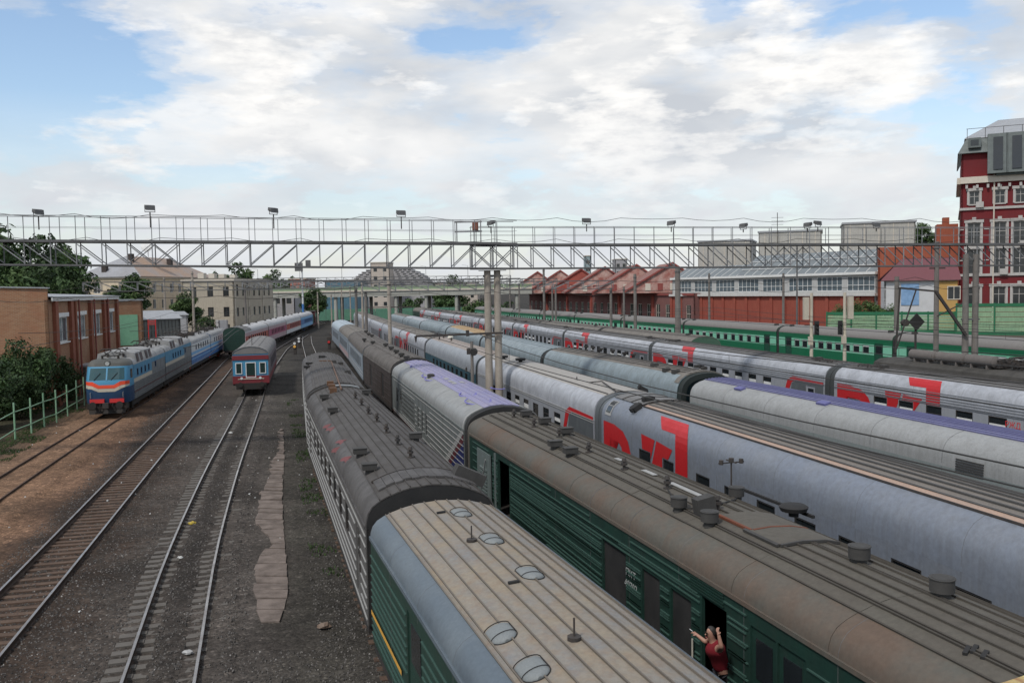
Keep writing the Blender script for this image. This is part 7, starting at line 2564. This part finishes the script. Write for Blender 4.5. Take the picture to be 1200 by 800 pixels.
py = 502.0
while py < 728:
    step = (2.4 + max(0, py - 520) * .05) * rnd.uniform(.75, 1.3)
    a, b = py + rnd.uniform(.2, .9), py + step - rnd.uniform(.2, .7)
    cs = [at(edge_x(L_edge, a) + rnd.uniform(-2.2, 2.6), a, .0), at(edge_x(R_edge, a) + rnd.uniform(-.9, .9), a + rnd.uniform(-.8, .8), .0), at(edge_x(R_edge, b) + rnd.uniform(-.9, .9), b, .0), at(edge_x(L_edge, b) + rnd.uniform(-2.2, 2.6), b + rnd.uniform(-.8, .8), .0)]
    zt = .035 + rnd.uniform(-.012, .015)
    if True:
        MB().poly([(c.x + 9.6, c.y - 36, zt + rnd.uniform(-.022, .022)) for c in cs], (0, 0, -.16)).build('slab', m_slab, pth)
    py += step

m_stone = [mat('gravel_grey', (.13, .12, .11), (.08, .075, .07), rough=.95), mat('gravel_dark', (.06, .055, .05), (.04, .037, .035), rough=.95), mat('gravel_pale', (.30, .28, .26), (.2, .19, .17), rough=.95)]


def scatter(name, n, box, size, mats, seed, weights=None, accept=None, z=0.0):
    rnd = random.Random(seed)
    v, f, mi = [], [], []
    k = 0
    while k < n:
        x, y = rnd.uniform(*box[0]), rnd.uniform(*box[1])
        if accept and not accept(x, y, rnd):
            continue
        k += 1
        s = rnd.uniform(*size)
        h = ground_h(x, y) + z
        o = len(v)
        a = rnd.uniform(0, 6.28)
        for j in range(3):
            w = a + j * 2.09 + rnd.uniform(-.4, .4)
            v.append((x + math.cos(w) * s, y + math.sin(w) * s, h - s * .3))
        for j in range(3):
            w = a + .5 + j * 2.09 + rnd.uniform(-.4, .4)
            v.append((x + math.cos(w) * s * .6, y + math.sin(w) * s * .6, h + s * rnd.uniform(.3, .8)))
        f += [(o + 3, o + 4, o + 5)] + [(o + j, o + (j + 1) % 3, o + 3 + j) for j in range(3)] + [(o + (j + 1) % 3, o + 3 + (j + 1) % 3, o + 3 + j) for j in range(3)]
        m = rnd.choices(range(len(mats)), weights)[0] if weights else 0
        mi += [m] * 7
    me = bpy.data.meshes.new(name)
    me.from_pydata(v, [], f)
    for m in mats:
        me.materials.append(m)
    me.polygons.foreach_set('material_index', mi)
    return tag(link(name, me), kind='stuff')


def t_of(x, y):
    return x * math.cos(R(15)) + y * math.sin(R(15))


def on_yard(x, y, rnd):
    t = t_of(x, y)
    d2 = abs(x - line_x(T2, y))
    if rnd.random() > min(1, 24 / y) ** 1.3:
        return False
    return -9.0 < t < 3.2 and not (.4 < d2 < 1.3 and rnd.random() < .8) and not (-.9 < t < .9 and 22 < y < 50)


scatter('gravel', 30000, ((-34, 1), (16, 75)), (.015, .045), m_stone, 3, (6, 8, .25), on_yard)
m_lit = [mat('litter_white', (.5, .5, .48), (.5, .5, .48)), mat('litter_grey', (.35, .35, .34), (.25, .25, .24)), mat('litter_brown', (.2, .13, .09), (.12, .08, .06))]
scatter('litter', 90, ((-34, 0), (17, 78)), (.025, .065), m_lit, 8, (5, 3, 2), lambda x, y, r: -16 < t_of(x, y) < 3, z=.02)
for lab, px, py, s, mm, nm, ct in (('crumpled yellow bag lying between the concrete sleepered rails', 225, 613, .15, mat('yellow_bag', (.38, .28, .04), (.4, .3, .05)), 'plastic_bag', 'bag'), ('flat brown stone lying on the dark soil beside the train', 380, 733, .17, mat('brown_stone', (.17, .12, .09), (.1, .08, .06)), 'stone', 'stone'),
                                   ('white scrap of paper on the left rail side near the bag', 211, 653, .1, m_lit[0], 'paper_scrap', 'paper'), ('pale plastic sheet lying at the right rail', 220, 764, .13, m_lit[1], 'plastic_scrap', 'scrap'), ('white scrap near the red and blue carriage', 270, 507, .13, m_lit[0], 'paper_scrap', 'paper')):
    p_ = at(px, py, .06)
    mb = MB()
    rr = random.Random(px)
    ring = []
    for lv_, (rad, zz) in enumerate(((1, -.1), (.95, .25), (.55, .5))):
        for j in range(9):
            w = j * .698
            ring.append((math.cos(w) * s * rad * rr.uniform(.75, 1.25), math.sin(w) * s * rad * rr.uniform(.6, 1.0), zz * s * rr.uniform(.7, 1.3)))
    fs = []
    for lv_ in range(2):
        for j in range(9):
            fs.append((lv_ * 9 + j, lv_ * 9 + (j + 1) % 9, (lv_ + 1) * 9 + (j + 1) % 9, (lv_ + 1) * 9 + j))
    fs.append(tuple(range(18, 27)))
    mb.add(ring, fs)
    tag(mb.build(nm, mm, loc=(p_.x, p_.y, p_.z)), lab, ct)


def grass(name, n, accept, box, hgt, seed):
    rnd = random.Random(seed)
    v, f, mi = [], [], []
    k = 0
    while k < n:
        x, y = rnd.uniform(*box[0]), rnd.uniform(*box[1])
        if not accept(x, y, rnd):
            continue
        k += 1
        z = ground_h(x, y)
        for j in range(3):
            a = rnd.uniform(0, 6.28)
            l = rnd.uniform(.4, 1) * hgt
            dx, dy = math.cos(a) * .02, math.sin(a) * .02
            lx, ly = rnd.gauss(0, .35) * l, rnd.gauss(0, .35) * l
            o = len(v)
            v += [(x - dx, y - dy, z - .01), (x + dx, y + dy, z - .01), (x + lx, y + ly, z + l)]
            f.append((o, o + 1, o + 2))
            mi.append(rnd.randrange(3))
    me = bpy.data.meshes.new(name)
    me.from_pydata(v, [], f)
    for m in LM:
        me.materials.append(m)
    me.polygons.foreach_set('material_index', mi)
    return tag(link(name, me), kind='stuff')


def soil_weeds(x, y, r):
    t = t_of(x, y)
    return 1.0 < t < 2.0 and gnoise(x, y, .5) > .1 or (-15.6 < t < -14.0 and gnoise(x, y, .3) > -.05) or (-16.5 < t < -15.4)


grass('grass', 6500, soil_weeds, ((-38, 0), (18, 75)), .14, 4)
grass('grass', 5000, lambda x, y, r: True, ((-62, -46), (104, 128)), .5, 6)

# verge of green behind the sheds on the left
pv = [(-75, 100), (-45, 100), (-48, 122), (-80, 122)]
MB().poly([(x, y, .05) for x, y in pv], (0, 0, -.1)).build('lawn', mat('lawn_green', (.07, .115, .03), (.05, .08, .025), rough=.95, bump=.5), kind='structure')

# dwarf signals at the turnouts
def dwarf(label, px, py, cols):
    p_ = at(px, py, 0)
    d = thing('dwarf_signal', label, 'signal', (p_.x, p_.y, 0))
    MB().box(-.2, .2, -.15, .15, 0, .9).build('stand', m_iron, d)
    hd = MB().box(-.3, .3, -.2, .12, .9, 1.9).build('signal_head', m_iron, d)
    for k, c in enumerate(cols):
        MB().tube((0, -.21, 1.15 + .45 * k), (0, -.3, 1.15 + .45 * k), .2, 12).build('lens', c, hd)
    return d


m_amber = mat('amber_lens', (.8, .45, .1), (.6, .3, .08), rough=.3)
dwarf('dwarf signal with two pale amber lenses, left of a pair at the curving rails', 346, 415, [m_amber, m_white])
dwarf('dwarf signal just behind the amber one at the curving rails', 351, 408, [m_white, m_white])
dwarf('low red marker beside the pale blue carriages', 386, 409, [m_dred])


# ------------------------------------------------------------------ people
def skin(name, joints, bones, m, parent, root_joint=0, sub=2):
    """joints: list of (co, radius); skin modifier surface"""
    me = bpy.data.meshes.new(name)
    me.from_pydata([tuple(j[0]) for j in joints], bones, [])
    me.materials.append(m)
    o = bpy.data.objects.new(name, me)
    COL.objects.link(o)
    o.parent = parent
    sk = o.modifiers.new('skin', 'SKIN')
    sk.use_smooth_shade = True
    for i, j in enumerate(joints):
        r_ = j[1] if isinstance(j[1], tuple) else (j[1], j[1])
        me.skin_vertices[0].data[i].radius = r_
        me.skin_vertices[0].data[i].use_root = (i == root_joint)
    sb = o.modifiers.new('sub', 'SUBSURF')
    sb.levels = sb.render_levels = sub
    return o


m_skin = mat('skin', (.36, .20, .145), (.36, .19, .14), rough=.55, fine=.05)
m_tank_top = mat('crimson_top', (.20, .012, .02), (.13, .01, .015), rough=.8)
m_trou = mat('dark_trousers', (.02, .02, .025), (.03, .03, .035), rough=.9)
m_hair = mat('dark_grey_hair', (.03, .027, .024), (.04, .035, .032), rough=.6)
m_hivis = mat('orange_overalls', (.62, .09, .03), (.45, .07, .03), rough=.8)
m_eye = mat('eye_dark', (.02, .015, .012), (.02, .015, .012), rough=.3)


def hand_chain(J, B, wrist, d, up, side):
    """palm, four fingers of different lengths and a thumb appended to a skin skeleton"""
    d, up = Vector(d).normalized(), Vector(up).normalized()
    s = d.cross(up).normalized()
    w = len(J) - 1 if wrist is None else wrist
    base = Vector(J[w][0])
    J.append((base + d * .05, (.034, .02)))
    p = len(J) - 1
    B.append((w, p))
    for k, (off, l) in enumerate(((-.03, .062), (-.01, .074), (.011, .07), (.031, .054))):
        a = base + d * .095 + s * off
        b = a + d * l * .55 - up * l * .25
        c = b + d * l * .2 - up * l * .42
        for q, r_ in ((a, .0105), (b, .0095), (c, .008)):
            J.append((q, r_))
        n = len(J)
        B += [(p, n - 3), (n - 3, n - 2), (n - 2, n - 1)]
    a = base + d * .035 - s * .04 * side
    b = a + d * .035 - s * .028 * side - up * .012
    J.append((a, .013))
    J.append((b, .0105))
    B += [(p, len(J) - 2), (len(J) - 2, len(J) - 1)]


def gvs(px, py, dy):
    x, z = sidehit(gv.inv, px, py, gv.hw + dy)
    return Vector((x, gv.hw + dy, z))


head = gvs(832.5, 741.5, .34)
per = thing('person', 'person in a crimson sleeveless top leaning out of the green van door', 'person', gv.mat @ Vector((head.x, gv.hw - .25, 1.06)), gv.rz)
o_ = Vector((head.x, gv.hw - .25, 1.06))
loc_ = lambda v_: Vector(v_) - o_
hd = loc_(head)
neck = hd + Vector((0, -.05, -.15))
chest = hd + Vector((.03, -.11, -.33))
waist = hd + Vector((.10, -.24, -.56))
pelvis = hd + Vector((.17, -.33, -.74))
shL = neck + Vector((.185, -.03, -.055))
shR = neck + Vector((-.185, -.03, -.055))
elL = loc_(gvs(826.5, 751.5, .40))
haL = loc_(gvs(818, 744.5, .46))
elR = loc_(gvs(845.5, 758, .42))
haR = loc_(gvs(842.5, 745, .45))
J = [(pelvis, (.155, .115)), (waist, (.13, .095)), (chest, (.165, .11)), (neck, .055), (hd + Vector((0, -.012, -.06)), .068), (hd + Vector((0, .0, .03)), (.076, .09)), (hd + Vector((0, -.012, .10)), (.055, .065)),
     (shL, .062), (elL, .045), (haL, .031), (shR, .062), (elR, .045), (haR, .031)]
kL = Vector((.27, .04, .43))
kR = Vector((.06, .02, .43))
J += [(pelvis + Vector((.09, 0, -.08)), .09), (kL, .062), (Vector((.27, -.04, .08)), .045), (Vector((.27, .12, .03)), .035), (pelvis + Vector((-.09, 0, -.08)), .09), (kR, .062), (Vector((.06, -.04, .08)), .045), (Vector((.06, .12, .03)), .035)]
Bn = [(0, 1), (1, 2), (2, 3), (3, 4), (4, 5), (5, 6), (2, 7), (7, 8), (8, 9), (2, 10), (10, 11), (11, 12), (0, 13), (13, 14), (14, 15), (15, 16), (0, 17), (17, 18), (18, 19), (19, 20)]
hand_chain(J, Bn, 9, (haL - elL), (0, 0, 1), 1)
hand_chain(J, Bn, 12, (haR - elR) + Vector((.05, 0, .05)), (0, 1, .2), -1)
body = skin('body', J, Bn, m_skin, per)
T = [(pelvis + Vector((0, 0, -.06)), (.19, .16)), (waist, (.165, .135)), (chest + Vector((0, 0, -.02)), (.20, .15)), (chest + Vector((0, .0, .08)), (.205, .15)), (neck + Vector((.13, -.03, -.055)), .085), (neck + Vector((-.13, -.03, -.055)), .085)]
skin('tank_top', T, [(0, 1), (1, 2), (2, 3), (3, 4), (3, 5)], m_tank_top, per)
T = [(pelvis + Vector((0, 0, -.0)), (.172, .13)), (pelvis + Vector((.09, 0, -.1)), .105), (kL, .078), (Vector((.27, -.04, .1)), .065), (pelvis + Vector((-.09, 0, -.1)), .105), (kR, .078), (Vector((.06, -.04, .1)), .065)]
skin('trousers', T, [(0, 1), (1, 2), (2, 3), (0, 4), (4, 5), (5, 6)], m_trou, per)
T = [(hd + Vector((0, -.06, -.06)), (.075, .05)), (hd + Vector((0, -.045, .05)), (.092, .085)), (hd + Vector((0, .025, .115)), (.08, .05))]
skin('hair', T, [(0, 1), (1, 2)], m_hair, per)
fm_ = MB()
fm_.tube(hd + Vector((0, .085, .0)), hd + Vector((0, .103, -.018)), .009, 6, .014)
fm_.build('nose', m_skin, per)
for sx in (-.032, .032):
    MB().tube(hd + Vector((sx, .07, .02)), hd + Vector((sx, .091, .018)), .012, 8).build('eye', m_eye, per)
MB().box(hd.x - .026, hd.x + .026, hd.y + .07, hd.y + .092, hd.z - .066, hd.z - .054).build('mouth', mat('lips', (.25, .08, .07), (.2, .07, .06)), per)
dcig = (haL - elL).normalized()
cg = gv.mat @ (haL + o_ + dcig * .13)
cg2 = gv.mat @ (haL + o_ + dcig * .13 + Vector((.075, .02, .02)))
cgo = MB().tube((0, 0, 0), cg2 - cg, .006, 6).build('cigarette', m_white, None, loc=cg)
tag(cgo, 'small white cigarette held in the hand of the person at the van door', 'cigarette')


def walker(label, px, py, m_cl, h=1.74, face=0.0):
    p_ = at(px, py, .02)
    root = thing('person', label, 'person', p_, face)
    k = h / 1.75
    P_ = lambda x, y, z: Vector((x * k, y * k, z * k))
    J = [(P_(0, 0, .95), (.15, .11)), (P_(0, -.02, 1.15), (.125, .095)), (P_(0, -.04, 1.36), (.165, .11)), (P_(0, -.05, 1.5), .055), (P_(0, -.06, 1.58), .065), (P_(0, -.07, 1.66), (.075, .088)), (P_(0, -.06, 1.73), (.05, .06)),
         (P_(.19, -.04, 1.43), .06), (P_(.25, .02, 1.14), .043), (P_(.24, -.1, .9), .03), (P_(-.19, -.04, 1.43), .06), (P_(-.26, -.08, 1.15), .043), (P_(-.24, -.26, .98), .03),
         (P_(.09, 0, .86), .09), (P_(.1, -.12, .5), .062), (P_(.1, -.06, .1), .045), (P_(.1, -.2, .04), .036), (P_(-.09, 0, .86), .09), (P_(-.1, .06, .5), .062), (P_(-.1, .2, .12), .045), (P_(-.1, .08, .04), .036)]
    Bn = [(0, 1), (1, 2), (2, 3), (3, 4), (4, 5), (5, 6), (2, 7), (7, 8), (8, 9), (2, 10), (10, 11), (11, 12), (0, 13), (13, 14), (14, 15), (15, 16), (0, 17), (17, 18), (18, 19), (19, 20)]
    hand_chain(J, Bn, 9, (0, -.3, -1), (1, 0, 0), 1)
    hand_chain(J, Bn, 12, (0, -.8, -.6), (-1, 0, 0), -1)
    skin('body', J, Bn, m_skin, root)
    T = [(a[0], (a[1] if not isinstance(a[1], tuple) else a[1][0]) * 1.17) for a in J[:21]]
    keep = [0, 1, 2, 7, 8, 9, 10, 11, 12, 13, 14, 15, 17, 18, 19]
    ix = {q: i for i, q in enumerate(keep)}
    J2 = [((J[q][0] if q not in (9, 12) else J[q - 1][0].lerp(J[q][0], .85)), tuple(v_ * 1.18 for v_ in J[q][1]) if isinstance(J[q][1], tuple) else J[q][1] * 1.28) for q in keep]
    skin('overalls', J2, [(ix[a], ix[b]) for a, b in Bn if a in ix and b in ix], m_cl, root)
    skin('cap', [(P_(0, -.05, 1.72), (.085, .095)), (P_(0, -.05, 1.76), (.07, .08))], [(0, 1)], m_cl, root)
    return root


walker('person in orange work clothes walking beside the farthest white and blue locomotive', 255.5, 419, m_hivis, face=.4)

# peeling painted ledge of the footbridge the picture is taken from
a_, b_ = aty(1177, 806, 3.1), aty(1215, 795, 3.25)
lg = thing('bridge_ledge', 'corner of a peeling yellow painted ledge at the lower right edge', 'ledge', a_)
mb = MB()
mb.bar((-.3, -.1, -.115), (b_ - a_) * 4 + Vector((0, 0, -.06)), .16, .1)
mb.build('rail', mat('peeling_yellow', (.55, .47, .2), (.2, .05, .03), rough=.8, scale=9, amt=1.0, bump=.5), lg)
